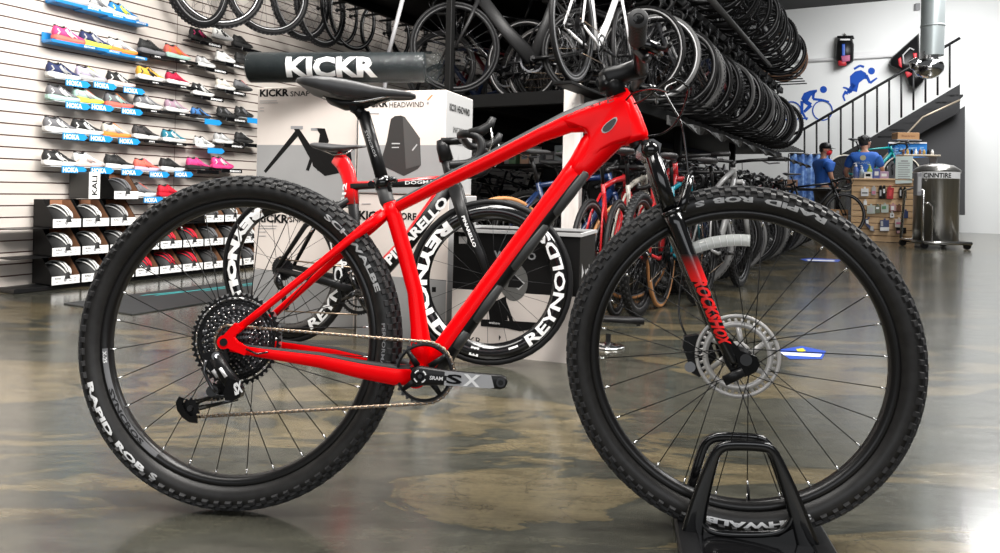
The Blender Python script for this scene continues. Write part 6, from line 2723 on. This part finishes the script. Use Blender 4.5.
bagpart(g_, FI, [(837, 38), (852, 38), (854, 45), (853.5, 61), (848, 65), (838, 65), (835.5, 60), (836, 45)], .01, .30, BLACKS)
g_.build('body', f)
g_ = MB()
bagpart(g_, FI, [(838, 60), (847, 61), (846, 66), (838, 66)], .20, .31, mat('bag_red', (.45, .02, .03), .5))
bagpart(g_, FI, [(842, 44), (845, 44), (845, 56), (842, 56)], .29, .32, mat('bag_blue', (.03, .10, .45), .5))
bagpart(g_, FI, [(841, 56), (850, 55), (850, 61), (842, 62)], .29, .325, mat('bag_print', (.4, .1, .2), .5))
bagpart(g_, FI, [(840, 38.8), (850, 38.8), (850, 40.4), (840, 40.4)], .30, .33, WHITE)
g_.build('pocket', f)
g_ = MB()
g_.tube([FI @ back(838, 39, .1), FI @ back(837, 37, .1), FI @ back(853, 36.5, .1), FI @ back(853, 39, .1)], .03, BLACK, 6)
g_.tube([FI @ back(844, 36, .02), FI @ back(844.5, 33.5, .05), FI @ back(846, 35.5, .1)], .015, STEEL, 6)
g_.build('handle', f)

q0 = back(905, 60, .0)
f = empty('bike_bag', Matrix.Translation(back(905, 60, .0)), 'large black and red triangular bike bag hung on the wall above the handrail', 'bag')
bpy.context.view_layer.update()
FI = f.matrix_world.inverted()
g_ = MB()
bagpart(g_, FI, [(919, 33), (920, 68), (915, 75), (900, 70), (890, 66), (889, 62), (892, 57)], .01, .40, BLACKS, .86)
bagpart(g_, FI, [(904, 70), (919, 66), (926, 76), (923, 82), (916, 89), (909, 86)], .01, .35, BLACKS, .86)
g_.build('body', f)
g_ = MB()
BR = mat('bag_red', (.45, .02, .03), .5)
bagpart(g_, FI, [(898, 59), (901, 57), (902, 68), (899, 66)], .38, .42, BR)
bagpart(g_, FI, [(913, 53), (917, 53), (917, 60), (914, 60)], .38, .42, BR)
bagpart(g_, FI, [(905, 72), (912, 69), (912, 75), (907, 78)], .34, .38, BR)
g_.tube([FI @ back(904, 64, .43), FI @ back(903, 55, .43), FI @ back(910, 48, .43), FI @ back(914, 50, .42)], .018, LGREY, 6)
g_.build('trim_panel', f)

# ---------------------------------------------------------------- wooden slat counter with hung goods
WOOD = noise_mat('counter_wood', (.58, .37, .19), (.68, .46, .26), 6, .55, stretch=(.4, .4, 3))
WGR = mat('counter_groove', (.16, .08, .035), .7)
pc0 = atz(850.5, 240.5, 0)
cM = frameM(pc0, W, UP)
cI = cM.inverted()


def cn(px, py, d=0.0):
    """counter front: pixel -> counter space, d towards the camera"""
    return cI @ on_plane(px, py, pc0 - U * d, U)


ctop = cn(870, 180).z
cw = cn(915, 220).x
co = empty('counter', cM, 'light wooden slatted service counter with goods hung on its front', 'counter')
f = MB()
n = 10
for k in range(n):
    z0, z1 = ctop * k / n, ctop * (k + 1) / n
    f.cbox((cw / 2, .01, (z0 + z1) / 2), (cw, .02, (z1 - z0) - .012), WOOD, .002)
f.box((cw / 2, .03, ctop / 2), (cw - .004, .02, ctop - .01), WGR)
f.box((.012, .30, ctop / 2), (.024, .56, ctop), WOOD)
f.box((cw - .012, .30, ctop / 2), (.024, .56, ctop), WOOD)
f.build('front_panel', co)
f = MB()
f.cbox((cw / 2, .28, ctop + .012), (cw + .02, .62, .03), WOOD, .004)
f.build('counter_top', co)


def goods(name, pts, d, m, label, accent=None, txt=None, grp='goods hung on the counter'):
    c = cn(sum(p[0] for p in pts) / len(pts), sum(p[1] for p in pts) / len(pts))
    o = MB()
    q = [cn(x, y) for x, y in pts]
    o.prism([(p.x, p.z) for p in q], -d, -.012, m)
    # hanging hole tab and peg
    top_ = max(q, key=lambda p: p.z)
    mx = sum(p.x for p in q) / len(q)
    o.box((mx, -d * .5, top_.z + .012), (.03, .004, .03), m)
    o.cyl((mx, -d - .02, top_.z + .02), (mx, .0, top_.z + .02), .004, STEEL, 6)
    if accent:
        for ap, am in accent:
            q2 = [cn(x, y) for x, y in ap]
            o.prism([(p.x, p.z) for p in q2], -d - .004, -d + .001, am)
    ob = o.build(name, None, cM)
    tag(ob, label, 'packaged goods', grp)


rc = lambda x0, y0, x1, y1: [(x0, y1), (x1, y1), (x1, y0), (x0, y0)]
RDP = mat('pack_red', (.42, .01, .015), .4)
CLR = mat('pack_clear', (.45, .50, .45), .3)
NV = mat('pack_navy', (.03, .05, .14), .4)
BRN = mat('pack_brown', (.16, .06, .03), .5)
goods('goods_pack', rc(861, 188.5, 868.5, 196), .05, WHITEM, 'white square pack at the top left of the counter front', [(rc(862, 192.4, 867.5, 193.4), INK)])
goods('goods_pack', rc(871.5, 187.5, 876, 195), .04, LGREY, 'grey and pink pack second from the left in the top goods row', [(rc(872, 191, 875.5, 194), mat('pack_pink', (.6, .2, .3), .5))])
goods('goods_pack', rc(879, 187, 882, 198.5), .05, CARDK, 'narrow dark pack in the middle of the top goods row', [(rc(879.6, 190, 881.4, 196), LGREY)])
goods('goods_pack', rc(882.4, 187, 885.6, 198.5), .05, CARDK, 'narrow dark pack touching the red pouch', [(rc(883, 189, 885, 193), WHITEM)])
goods('goods_pouch', [(886.4, 198.6), (893, 199), (894, 188), (887.4, 187)], .06, RDP, 'red pouch in the top goods row', [([(888.5, 196), (891, 196.4), (892, 190), (889.4, 190)], mat('pack_red2', (.65, .05, .05), .4))])
goods('goods_pack', rc(899, 188.5, 902, 198), .05, CARDK, 'black pack at the right of the top goods row', [(rc(899.6, 190, 901.2, 196), LGREY)])
goods('goods_pack', rc(902.5, 188.5, 906.5, 198), .05, CARDK, 'black and white pack furthest right in the top goods row', [(rc(903.2, 190, 905.4, 197), WHITEM)])
goods('goods_tag', rc(863.5, 201, 867, 205), .03, WHITEM, 'small white price tag below the white square pack')
goods('goods_pack', rc(867, 205.5, 875, 213.5), .05, CLR, 'clear pack at the left of the second goods row', [(rc(868.5, 207, 873, 212), LGREY)])
goods('goods_pack', rc(875.4, 205.5, 880, 213), .05, mat('pack_olive', (.14, .16, .10), .5), 'olive pack in the second goods row', [(rc(876, 207, 879, 209), WHITEM)])
goods('goods_pack', rc(881, 204.5, 888.5, 212.5), .05, CLR, 'clear and green pack in the second goods row', [(rc(882, 206, 886, 209), mat('pack_green', (.1, .25, .12), .5))])
goods('goods_pack', rc(890, 204.5, 896, 211), .05, mat('pack_rose', (.5, .28, .28), .5), 'rose and white pack in the second goods row', [(rc(891, 206, 894, 210), WHITEM)])
goods('goods_pack', rc(897, 205.5, 901, 211), .05, BRN, 'brown pack in the second goods row')
goods('goods_tag', rc(890, 213, 894, 217.5), .03, WHITEM, 'white price tag with a dark dot below the rose pack', [(rc(891.5, 214.5, 892.7, 216), INK)])
goods('goods_pack', rc(903, 211, 908, 218), .05, NV, 'blue pack at the right end of the second goods row')
goods('goods_pack', [(865, 222), (871, 226), (875, 231), (871.5, 231), (867, 226), (865, 224), (865, 219), (869, 218.6)], .08, NV, 'navy and white pair of gloves at the lower left of the counter', [([(866, 223), (868.6, 224), (868.6, 219.8), (866, 220)], WHITEM), ([(870, 230), (873.5, 230.8), (873.5, 226), (870.6, 226)], LGREY)], None)
goods('goods_pack', rc(880, 220, 889, 231), .08, NV, 'navy pack with white base in the bottom goods row', [(rc(880, 227, 889, 230.6), WHITEM), (rc(880.6, 221, 883, 226), LGREY)])
goods('goods_pack', rc(895, 219, 902.5, 227), .08, CARD, 'white and pink pack at the bottom right of the counter', [(rc(896, 222, 901, 224), mat('pack_pink', (.6, .2, .3), .5))])
goods('goods_pack', rc(896, 227.5, 906, 233.5), .08, CARDK, 'black pack under the white and pink one', [(rc(896.6, 230.5, 901, 233), mat('pack_rose', (.5, .28, .28), .5))])

# things standing on the counter
ctz = ctop + .027


def on_counter(px, depth=.10):
    p = cn(px, 180, 0)
    return cM @ V((p.x, depth, ctz))


def bottle(px, h, r, m, capm, label, depth=.10):
    p = on_counter(px, depth)
    o = empty('bottle', Matrix.Translation(p), label, 'bottle')
    b1 = MB()
    RX = Matrix.Rotation(PI / 2, 4, 'X')
    b1.lathe([(0, 0), (r, 0), (r, h * .62), (r * .45, h * .76), (r * .4, h * .8), (0, h * .8)], m, 16, M=RX)
    b1.build('bottle_body', o)
    b1 = MB()
    b1.cyl((0, 0, h * .78), (0, 0, h * .9), r * .5, capm, 12)
    b1.tube([(0, 0, h * .88), (0, 0, h), (-r * .9, 0, h * .98)], r * .18, capm, 6)
    b1.build('pump', o)


bottle(855.5, .26, .040, mat('sanitiser_blue', (.10, .16, .42), .2), WHITEM, 'blue pump bottle of hand cleaner on the counter')
bottle(861.5, .22, .035, mat('sanitiser_clear', (.40, .48, .55), .2), WHITEM, 'pale pump bottle second from the left on the counter')
bottle(869.5, .24, .042, mat('bottle_lime', (.30, .42, .08), .35), mat('lime_cap', (.5, .6, .2), .4), 'lime green bottle on the counter')
for x, w__, h__, m, am, lab in ((868, .12, .11, WHITEM, INK, 'small white box in front of the lime green bottle'), (876.5, .10, .17, mat('box_violet', (.10, .12, .35), .5), WHITEM, 'blue and white card box on the counter'), (884, .13, .12, mat('box_rose', (.45, .30, .42), .5), WHITEM, 'pink and white box at the right of the small counter goods')):
    p = on_counter(x, .05)
    b1 = MB()
    b1.cbox((0, 0, h__ / 2), (w__, .06, h__), m, .004)
    b1.box((0, -.031, h__ * .5), (w__ * .6, .002, h__ * .4), am)
    tag(b1.build('counter_box', None, frameM(p, W, UP)), lab, 'box')
# notice sheet on a stand
p0 = cn(895, 184, .02)
f = MB()
q = [cn(895.3, 183.8, .03), cn(912, 183, .03), cn(913, 156, .03), cn(895.8, 156.5, .03)]
f.add(q + [v_ + V((0, .006, 0)) for v_ in q], [(0, 1, 2, 3), (7, 6, 5, 4), (0, 4, 5, 1), (1, 5, 6, 2), (2, 6, 7, 3), (3, 7, 4, 0)], mat('notice_paper', (.60, .68, .64), .6), False)
for k in range(9):
    y_ = 161 + 2.2 * k
    a, b_ = cn(898 if k else 901, y_, .0315), cn(910 if k % 3 else 908, y_, .0315)
    f.box(((a.x + b_.x) / 2, -.0315, a.z), (b_.x - a.x, .001, .012 if k else .02), GREYM)
tag(f.build('notice', None, cM), 'pale printed notice sheet standing on the counter end', 'notice')
# blue poster board and carton behind
f = MB()
PB = at(900, 155, 12.9)
q = [at(889, 159, 12.9), at(927, 157, 12.9), at(927, 142.3, 12.9), at(888.5, 142, 12.9)]
CN0 = sum(q, V()) / 4


def slab(mb, pts, m, t=.02):
    mb.add(pts + [p + V((0, t, 0)) for p in pts], [(0, 1, 2, 3), (7, 6, 5, 4), (0, 4, 5, 1), (1, 5, 6, 2), (2, 6, 7, 3), (3, 7, 4, 0)], m, False)


slab(f, q, mat('sky_blue_sign', (.03, .22, .62), .5))
slab(f, [at(888.6, 143.5, 12.88), at(927, 143.6, 12.88), at(927, 142.3, 12.88), at(888.5, 142, 12.88)], WHITEM, .01)
text_quad(f, 'SEATTLE', at(890, 154, 12.87), at(924, 153, 12.87) - at(890, 154, 12.87), at(890, 148, 12.87) - at(890, 154, 12.87), mat('sign_pale', (.25, .45, .70), .5), .03)
f.box((at(906, 170, 12.95).x, 12.95, .45), (.6, .1, .9), DKS)
f.box((at(906, 160, 12.95).x, 12.96, 1.18), (.05, .05, .7), DKS)
tag(f.build('sign_board'), 'bright blue sign board behind the counter', 'sign')
f = MB()
c = at(905.5, 136.5, 12.95)
f.cbox((0, 0, 0), (.40, .20, .13), KRAFT if False else mat('tan_carton', (.40, .22, .10), .7), .004)
text_quad(f, 'Superior', (-.13, -.101, -.02), (.26, 0, 0), (0, 0, .04), BRN, .01)
f.box((0, 0, -.07), (.46, .24, .02), GREYM)
f.box((.0, .12, -.6), (.04, .04, 1.1), DKS)
tag(f.build('carton', None, Matrix.Translation(c)), 'small tan carton resting on a stand above the blue sign', 'carton')

# low shelf with bottles, right of the notice
f = MB()
c = at(918, 155.5, 11.9)
f.cbox((0, 0, 0), (.62, .25, .025), mat('shelf_cream', (.6, .52, .40), .5), .003)
f.box((-.29, .05, -.6), (.02, .2, 1.2), GREYM)
f.box((.29, .05, -.6), (.02, .2, 1.2), GREYM)
tag(f.build('shelf', None, Matrix.Translation(c)), 'cream shelf board with small bottles above the steel cart', 'shelf')
for k in range(8):
    b1 = MB()
    p = c + V((-.26 + .07 * k, -.02, .013))
    mm_ = [BRN, mat('jar_gold', (.45, .30, .08), .4), INK, WHITEM][k % 4]
    b1.lathe([(0, 0), (.022, 0), (.022, .06), (.012, .075), (.012, .09), (0, .09)], mm_, 12, M=Matrix.Rotation(PI / 2, 4, 'X'))
    tag(b1.build('jar', None, Matrix.Translation(p)), 'tiny %s jar, %s from the left on the cream shelf' % (['brown', 'gold', 'black', 'white'][k % 4], ORD[k]), 'jar', 'jars on the cream shelf')

# ---------------------------------------------------------------- stainless cart with drum
cp = atz(926, 243, 0)
cp = at(936, 200, 10.6)
cp.z = 0
kt = empty('steel_cart', Matrix.Translation(cp), 'brushed stainless drum on a castered cart at the right edge', 'cart')
BRS = noise_mat('brushed_steel', (.33, .32, .30), (.42, .41, .39), 3, .28, metal=.9, stretch=(10, 10, .3))
f = MB()
zt = at(925, 172, 10.6).z
RX = Matrix.Rotation(PI / 2, 4, 'X')
f.lathe([(0, .10), (.30, .10), (.30, zt - .02), (.315, zt - .01), (.315, zt + .03), (.22, zt + .10), (.08, zt + .13), (0, zt + .13)], BRS, 48, M=RX)
f.build('drum', kt)
f = MB()
vs, fs, _ = glyphs('CINNTIRE', .03)
g2 = []
for a_, b2 in vs:
    an = math.radians(207 + 66 * a_)
    g2.append((.3185 * math.cos(an), .3185 * math.sin(an), zt - .09 + .07 * b2))
ba = []
for k in range(13):
    an = math.radians(198 + 110 * k / 12)
    ba += [(.3035, an, zt - .10), (.3035, an, zt + .0)]
f.add([(.3175 * math.cos(a_), .3175 * math.sin(a_), z_) for r_0, a_, z_ in ba], [(2 * k, 2 * k + 2, 2 * k + 3, 2 * k + 1) for k in range(12)], WHITEM, False)
f.add(g2, fs, INK, False)
f.build('drum_label', kt)
f = MB()
f.tube([(-.33, -.30, .09), (.34, -.30, .09), (.34, .30, .09), (-.33, .30, .09)], .028, STEEL, 8, closed=True)
f.tube([(-.36, -.28, .12), (-.36, -.28, .86), (-.36, -.05, .90), (-.36, .20, .86), (-.36, .28, .12)], .020, STEEL, 8)
f.tube([(-.24, -.31, .12), (-.24, -.31, .62), (-.30, -.31, .68), (-.36, -.30, .66)], .014, STEEL, 8)
f.build('cart_frame', kt)
for x, y in ((-.33, -.28), (.30, -.28), (-.33, .28), (.30, .28)):
    f = MB()
    f.cyl((x, y - .02, .05), (x, y + .02, .05), .05, BLACKS, 16)
    f.tube([(x, y, .05), (x, y, .11)], .012, STEELD, 6)
    f.build('caster', kt)
f = MB()
f.cbox((-.44, -.26, .95), (.07, .10, .34), GREYM, .006)
f.box((-.44, -.312, .95), (.045, .003, .22), LGREY)
f.build('meter', kt)

# ---------------------------------------------------------------- mechanics
SKIN = mat('skin', (.42, .22, .15), .55)
TSH = mat('blue_tshirt', (.015, .10, .42), .75)
PNT = mat('grey_trousers', (.10, .10, .09), .8)
PND = mat('dark_trousers', (.035, .035, .04), .8)
HAIR = mat('black_hair', (.01, .01, .01), .6)


def skin_body(name, parent, verts, edges, radii, m, root=0, sub=2):
    me = D.meshes.new(name)
    me.from_pydata([tuple(v_) for v_ in verts], edges, [])
    o = D.objects.new(name, me)
    COL.objects.link(o)
    o.parent = parent
    sk = o.modifiers.new('skin', 'SKIN')
    me.skin_vertices.new() if not me.skin_vertices else None
    for i, r in enumerate(radii):
        me.skin_vertices[0].data[i].radius = r if isinstance(r, tuple) else (r, r)
        me.skin_vertices[0].data[i].use_root = (i == root)
    sk.use_smooth_shade = True
    ss = o.modifiers.new('sub', 'SUBSURF')
    ss.levels = ss.render_levels = sub
    me.materials.append(m)
    return o


def person(pos, face, label, hair, cap, mask, pants, arm_r, arm_l, h=1.75, lean=.0, head_turn=0.0):
    """face: direction the person looks; local +x forward, +y left"""
    M = frameM(pos, face, UP) @ Matrix.Scale(h / 1.75, 4)
    o = empty('person', M, label, 'person')
    L = lean
    # body: one continuous skinned figure
    v_ = [(0, 0, .95), (.01 + L * .2, 0, 1.10), (.01 + L * .5, 0, 1.27), (L * .9, 0, 1.42), (L * 1.1 + .01, 0, 1.50), (L * 1.3 + .03, 0, 1.58), (L * 1.5 + .04, 0, 1.66)]
    r_ = [.10, .095, .10, .07, .045, .065, .06]
    e_ = [(0, 1), (1, 2), (2, 3), (3, 4), (4, 5), (5, 6)]
    sh = V((L * .85, 0, 1.40))

    def limb(base, pts, rads, idx):
        k = len(v_)
        prev = idx
        for p, r in zip(pts, rads):
            v_.append(tuple(p))
            r_.append(r)
            e_.append((prev, len(v_) - 1))
            prev = len(v_) - 1
    for s_, tgt in ((1, arm_l), (-1, arm_r)):
        s0 = sh + V((0, s_ * .19, 0))
        limb(None, [s0, s0 + V(tgt[0]), s0 + V(tgt[1]), s0 + V(tgt[2])], [.055, .043, .030, .034], 3)
    for s_ in (1, -1):
        limb(None, [V((0, s_ * .095, .86)), V((.03, s_ * .10, .50)), V((-.01, s_ * .10, .09)), V((.12, s_ * .11, .045))], [.085, .058, .043, .035], 0)
    skin_body('body', o, v_, e_, r_, SKIN)
    # shirt and trousers slightly larger
    sv = [(0, 0, .90), (.01 + L * .2, 0, 1.08), (.01 + L * .5, 0, 1.27), (L * .9, 0, 1.42), (L * .95, 0, 1.495)]
    srr = [.165, .150, .165, .155, .092]
    se = [(0, 1), (1, 2), (2, 3), (3, 4)]
    for s_, tgt in ((1, arm_l), (-1, arm_r)):
        s0 = sh + V((0, s_ * .19, 0))
        k = len(sv)
        sv += [tuple(s0), tuple(s0 + V(tgt[0]) * .75)]
        srr += [.085, .070]
        se += [(3, k), (k, k + 1)]
    skin_body('shirt', o, sv, se, srr, TSH)
    tv = [(0, 0, .98), (0, 0, .88)]
    trr = [.155, .16]
    te = [(0, 1)]
    for s_ in (1, -1):
        k = len(tv)
        tv += [(0, s_ * .10, .80), (.03, s_ * .105, .50), (-.01, s_ * .105, .10)]
        trr += [.108, .080, .068]
        te += [(1, k), (k, k + 1), (k + 1, k + 2)]
    skin_body('trousers', o, tv, te, trr, pants)
    hc = V((L * 1.4 + .045, 0, 1.645))
    HM = Matrix.Translation(hc) @ Matrix.Rotation(head_turn, 4, 'Z')
    f = MB()
    f.sphere((0, 0, 0), (.098, .078, .118), SKIN, 20)
    f.sphere((.045, 0, -.055), (.05, .052, .055), SKIN, 14)
    f.tube([(.095, 0, .02), (.118, 0, -.022), (.10, 0, -.03)], [.010, .015, .010], SKIN, 8)
    for s_ in (-1, 1):
        f.sphere((-.005, s_ * .078, -.01), (.022, .010, .032), SKIN, 10)
        f.sphere((.083, s_ * .032, .012), (.014, .016, .010), WHITEM, 8)
        f.sphere((.094, s_ * .032, .012), (.006, .008, .007), INK, 8)
    f.tube([(.088, -.022, -.062), (.096, 0, -.062), (.088, .022, -.062)], .006, mat('lip', (.35, .10, .08), .5), 6)
    f.build('head', o, HM)
    if hair:
        f = MB()
        f.sphere((-.016, 0, .022), (.102, .088, .112), HAIR, 20)
        for k in range(16):
            a_ = 2 * PI * k / 16
            f.sphere((-.02 + .085 * math.cos(a_) * .95, .072 * math.sin(a_), .055 + .02 * math.sin(k * 2.3)), .030, HAIR, 8)
        f.build('hair', o, HM)
    if cap:
        f = MB()
        secs = []
        for z_, s in ((.015, 1.06), (.06, 1.06), (.10, .90), (.125, .60), (.135, .20)):
            secs.append([V((.102 * s * math.cos(2 * PI * k / 20) - .004, .086 * s * math.sin(2 * PI * k / 20), z_ + .01)) for k in range(20)])
        f.loft(secs, BLACK)
        f.tube([(.07, 0, .035), (.13, 0, .032), (.175, 0, .020)], [(.008, .075), (.006, .070), (.003, .045)], BLACK, 12, up=V((0, 0, 1)))
        f.build('cap', o, HM)
        f = MB()
        f.sphere((-.035, 0, -.005), (.075, .082, .06), HAIR, 14)
        f.build('hair', o, HM)
    if mask:
        f = MB()
        f.sphere((.052, 0, -.045), (.070, .068, .058), mat('red_mask', (.80, .02, .03), .7), 16)
        for s_ in (-1, 1):
            f.tube([(.08, s_ * .055, -.03), (.02, s_ * .080, -.01), (-.012, s_ * .084, .01)], .004, mat('red_mask', (.80, .02, .03), .7), 6)
        f.build('mask', o, HM)
    # hands
    for s_, tgt in ((1, arm_l), (-1, arm_r)):
        s0 = sh + V((0, s_ * .19, 0))
        wv = s0 + V(tgt[2])
        d = (V(tgt[2]) - V(tgt[1])).normalized()
        sd_ = d.cross(UP)
        sd_ = sd_.normalized() if sd_.length > .1 else V((0, 1, 0))
        f = MB()
        f.tube([wv - d * .02, wv + d * .04, wv + d * .075], [(.016, .030), (.015, .042), (.012, .036)], SKIN, 10, up=sd_.cross(d))
        for k in range(4):
            b0 = wv + d * .07 + sd_ * (-.030 + .020 * k)
            L_ = (.055, .070, .066, .050)[k]
            f.tube([b0, b0 + d * L_ * .5 - UP * .006, b0 + d * L_ * .85 - UP * .026], [.0095, .0085, .007], SKIN, 6)
        b0 = wv + d * .015 - sd_ * .036
        f.tube([b0, b0 + d * .03 - sd_ * .022, b0 + d * .055 - sd_ * .026 - UP * .012], [.012, .010, .008], SKIN, 6)
        f.build('hand', o)
    for s_ in (1, -1):
        f = MB()
        f.tube([(-.06, s_ * .105, .045), (.04, s_ * .108, .05), (.14, s_ * .112, .035), (.19, s_ * .113, .03)], [(.045, .038), (.045, .042), (.032, .045), (.02, .03)], BLACKS, 12, up=UP)
        f.build('shoe', o)
    return o


pA = at(822, 200, 12.9)
pA.z = 0
person(pA, (1, .12, 0), 'person in a black cap, red face mask, blue t-shirt and grey trousers, looking right', False, True, True, PNT,
       ((.02, -.05, -.27), (.16, -.03, -.50), (.18, -.02, -.54)), ((.05, .03, -.26), (.26, .0, -.36), (.31, .0, -.36)), 1.70, 0.0, -.75)
pB = at(863, 200, 12.4)
pB.z = 0
o_ = person(pB, (.55, .85, 0), 'person with short black hair and blue printed t-shirt, seen from behind', True, False, False, PND,
            ((.10, -.08, -.24), (.33, -.02, -.30), (.38, -.01, -.30)), ((.05, .10, -.26), (.22, .06, -.42), (.27, .05, -.43)), 1.83, .05, -.6)
f = MB()
text_quad(f, 'ISLAND', (-.150, .10, 1.27), (0, -.20, 0), (0, 0, .035), mat('tee_print', (.25, .35, .55), .7), .02)
f.lathe([(.0, -.002), (.045, -.002)], mat('tee_print2', (.45, .45, .30), .7), 20, M=frameM(V((-.148, 0, 1.37)), V((0, -1, 0)), UP))
f.build('shirt_print', o_)

# bicycle in the repair stand between them, cream tyre and teal frame
hb_ = at(845, 173, 12.95)
d = V((.92, -.10, 0)).normalized()
zz = hb_.z - .342
bo2, *_ = bike('bicycle', frameM(V((hb_.x, hb_.y, zz)), d, UP), 'teal bicycle with a cream tyre clamped in the repair stand', 'bicycles in the repair area', 'road', mat('frame_teal_light', (.0, .26, .26), .35), mat('cream_tyre', (.78, .73, .60), .5), .0, .025)
f = MB()
p = hb_ + d * .34
f.cyl((p.x, p.y + .15, 0), (p.x, p.y + .15, 1.65), .022, STEELD, 12)
f.cyl((p.x - .3, p.y + .15, .02), (p.x + .3, p.y + .15, .02), .02, STEELD, 8)
f.cyl((p.x, p.y - .15, .02), (p.x, p.y + .45, .02), .02, STEELD, 8)
f.tube([(p.x, p.y + .15, 1.50), (p.x, p.y, 1.50)], .02, STEELD, 8)
tag(f.build('repair_stand'), 'steel repair stand holding the teal bicycle', 'bike stand')
# black drop bar bicycle in front of the first mechanic
h2 = at(800, 206, 11.3)
bike('bicycle', frameM(V((h2.x - .35, h2.y, .12)), V((1, -.25, 0)).normalized(), UP), 'black drop bar bicycle before the person in the black cap', 'bicycles in the repair area', 'road', BLACKS, None, .3, .03)

# workbench with cartons at the left of the mechanics
f = MB()
c = at(797, 190, 12.6)
f.cbox((0, 0, .86), (1.3, .6, .05), BLACKS, .006)
for x in (-.6, .6):
    for y in (-.25, .25):
        f.cbox((x, y, .42), (.06, .06, .84), BLACKS, .004)
f.cbox((0, 0, .30), (1.2, .5, .03), BLACKS, .004)
tag(f.build('workbench', None, Matrix.Translation((c.x, c.y, 0))), 'black workbench at the left of the repair area', 'bench')
for x, y, z_, s, m, lab in ((-.3, 0, .315, (.35, .35, .26), mat('tan_carton', (.40, .22, .10), .7), 'tan carton on the lower shelf of the black workbench'), (.25, 0, .315, (.38, .35, .22), mat('rust_carton', (.25, .09, .05), .7), 'rust brown carton on the lower shelf of the black workbench'),
                            (-.2, 0, .885, (.30, .3, .14), mat('brown_carton', (.22, .12, .07), .7), 'brown carton on top of the black workbench')):
    g_ = MB()
    g_.cbox((0, 0, s[2] / 2), s, m, .004)
    g_.box((0, 0, s[2] + .0008), (s[0], .05, .001), LGREY)
    tag(g_.build('carton', None, Matrix.Translation((c.x + x, c.y + y, z_))), lab, 'carton')
c2 = at(833, 205, 12.3)
g_ = MB()
g_.cbox((0, 0, .26), (.36, .36, .52), mat('tan_carton', (.40, .22, .10), .7), .004)
g_.box((0, -.181, .35), (.05, .001, .3), LGREY)
tag(g_.build('carton', None, Matrix.Translation((c2.x, c2.y, 0))), 'tall tan carton on the floor below the cream tyre', 'carton')
# blue backdrop cloth with pale marks behind the capped mechanic
f = MB()
DN = noise_mat('denim_blue_print', (.02, .07, .22), (.14, .24, .42), 9, .8, lo=.45, hi=.7)
a, b_ = at(788, 200, 14.2), at(829, 200, 14.2)
n = 30
vs, fs = [], []
for k in range(n + 1):
    p = a.lerp(b_, k / n)
    for z_ in (.45, at(800, 154, 14.2).z):
        for dy in (0, .01):
            vs.append((p.x, p.y + .04 * math.sin(k * 1.1) + dy, z_))
for k in range(n):
    i = 4 * k
    fs += [(i, i + 4, i + 6, i + 2), (i + 1, i + 3, i + 7, i + 5), (i + 2, i + 6, i + 7, i + 3)]
f.add(vs, fs, DN)
f.tube([(a.x, a.y, at(800, 154, 14.2).z), (b_.x, b_.y, at(800, 154, 14.2).z)], .02, STEELD, 8)
for p in (a, b_):
    f.tube([(p.x, p.y, 0), (p.x, p.y, at(800, 154, 14.2).z)], .02, STEELD, 8)
tag(f.build('hanging_cloth'), 'blue patterned cloth hung behind the person in the black cap', 'cloth')
# tool board and dark parts under the stairs
f = MB()
c = at(878, 172, 14.5)
f.cbox((0, 0, 1.1), (1.1, .06, .8), mat('tool_board', (.04, .04, .042), .7), .006)
f.box((-.5, .02, .4), (.05, .05, .8), DKS)
f.box((.5, .02, .4), (.05, .05, .8), DKS)
tag(f.build('tool_board', None, Matrix.Translation((c.x, c.y, 0))), 'dark board behind the mechanic with black hair', 'board')
rnd = random.Random(3)
for k in range(10):
    g_ = MB()
    x = -.5 + .11 * k
    hgt = rnd.uniform(.10, .22)
    g_.tube([(0, 0, 0), (0, 0, -hgt)], [(.012, .012), (.009, .009)], [STEELD, RED2, GREYM, BLACKS][k % 4], 8)
    g_.cyl((0, -.0, 0), (0, .0, .03), .02, STEELD, 10)
    g_.cyl((0, 0, .01), (0, .05, .01), .005, STEELD, 6)
    tag(g_.build('hand_tool', None, Matrix.Translation((c.x + x, c.y - .06, 1.42))), 'hand tool, %s from the left on the dark board' % ORD[k], 'tool', 'tools on the dark board')
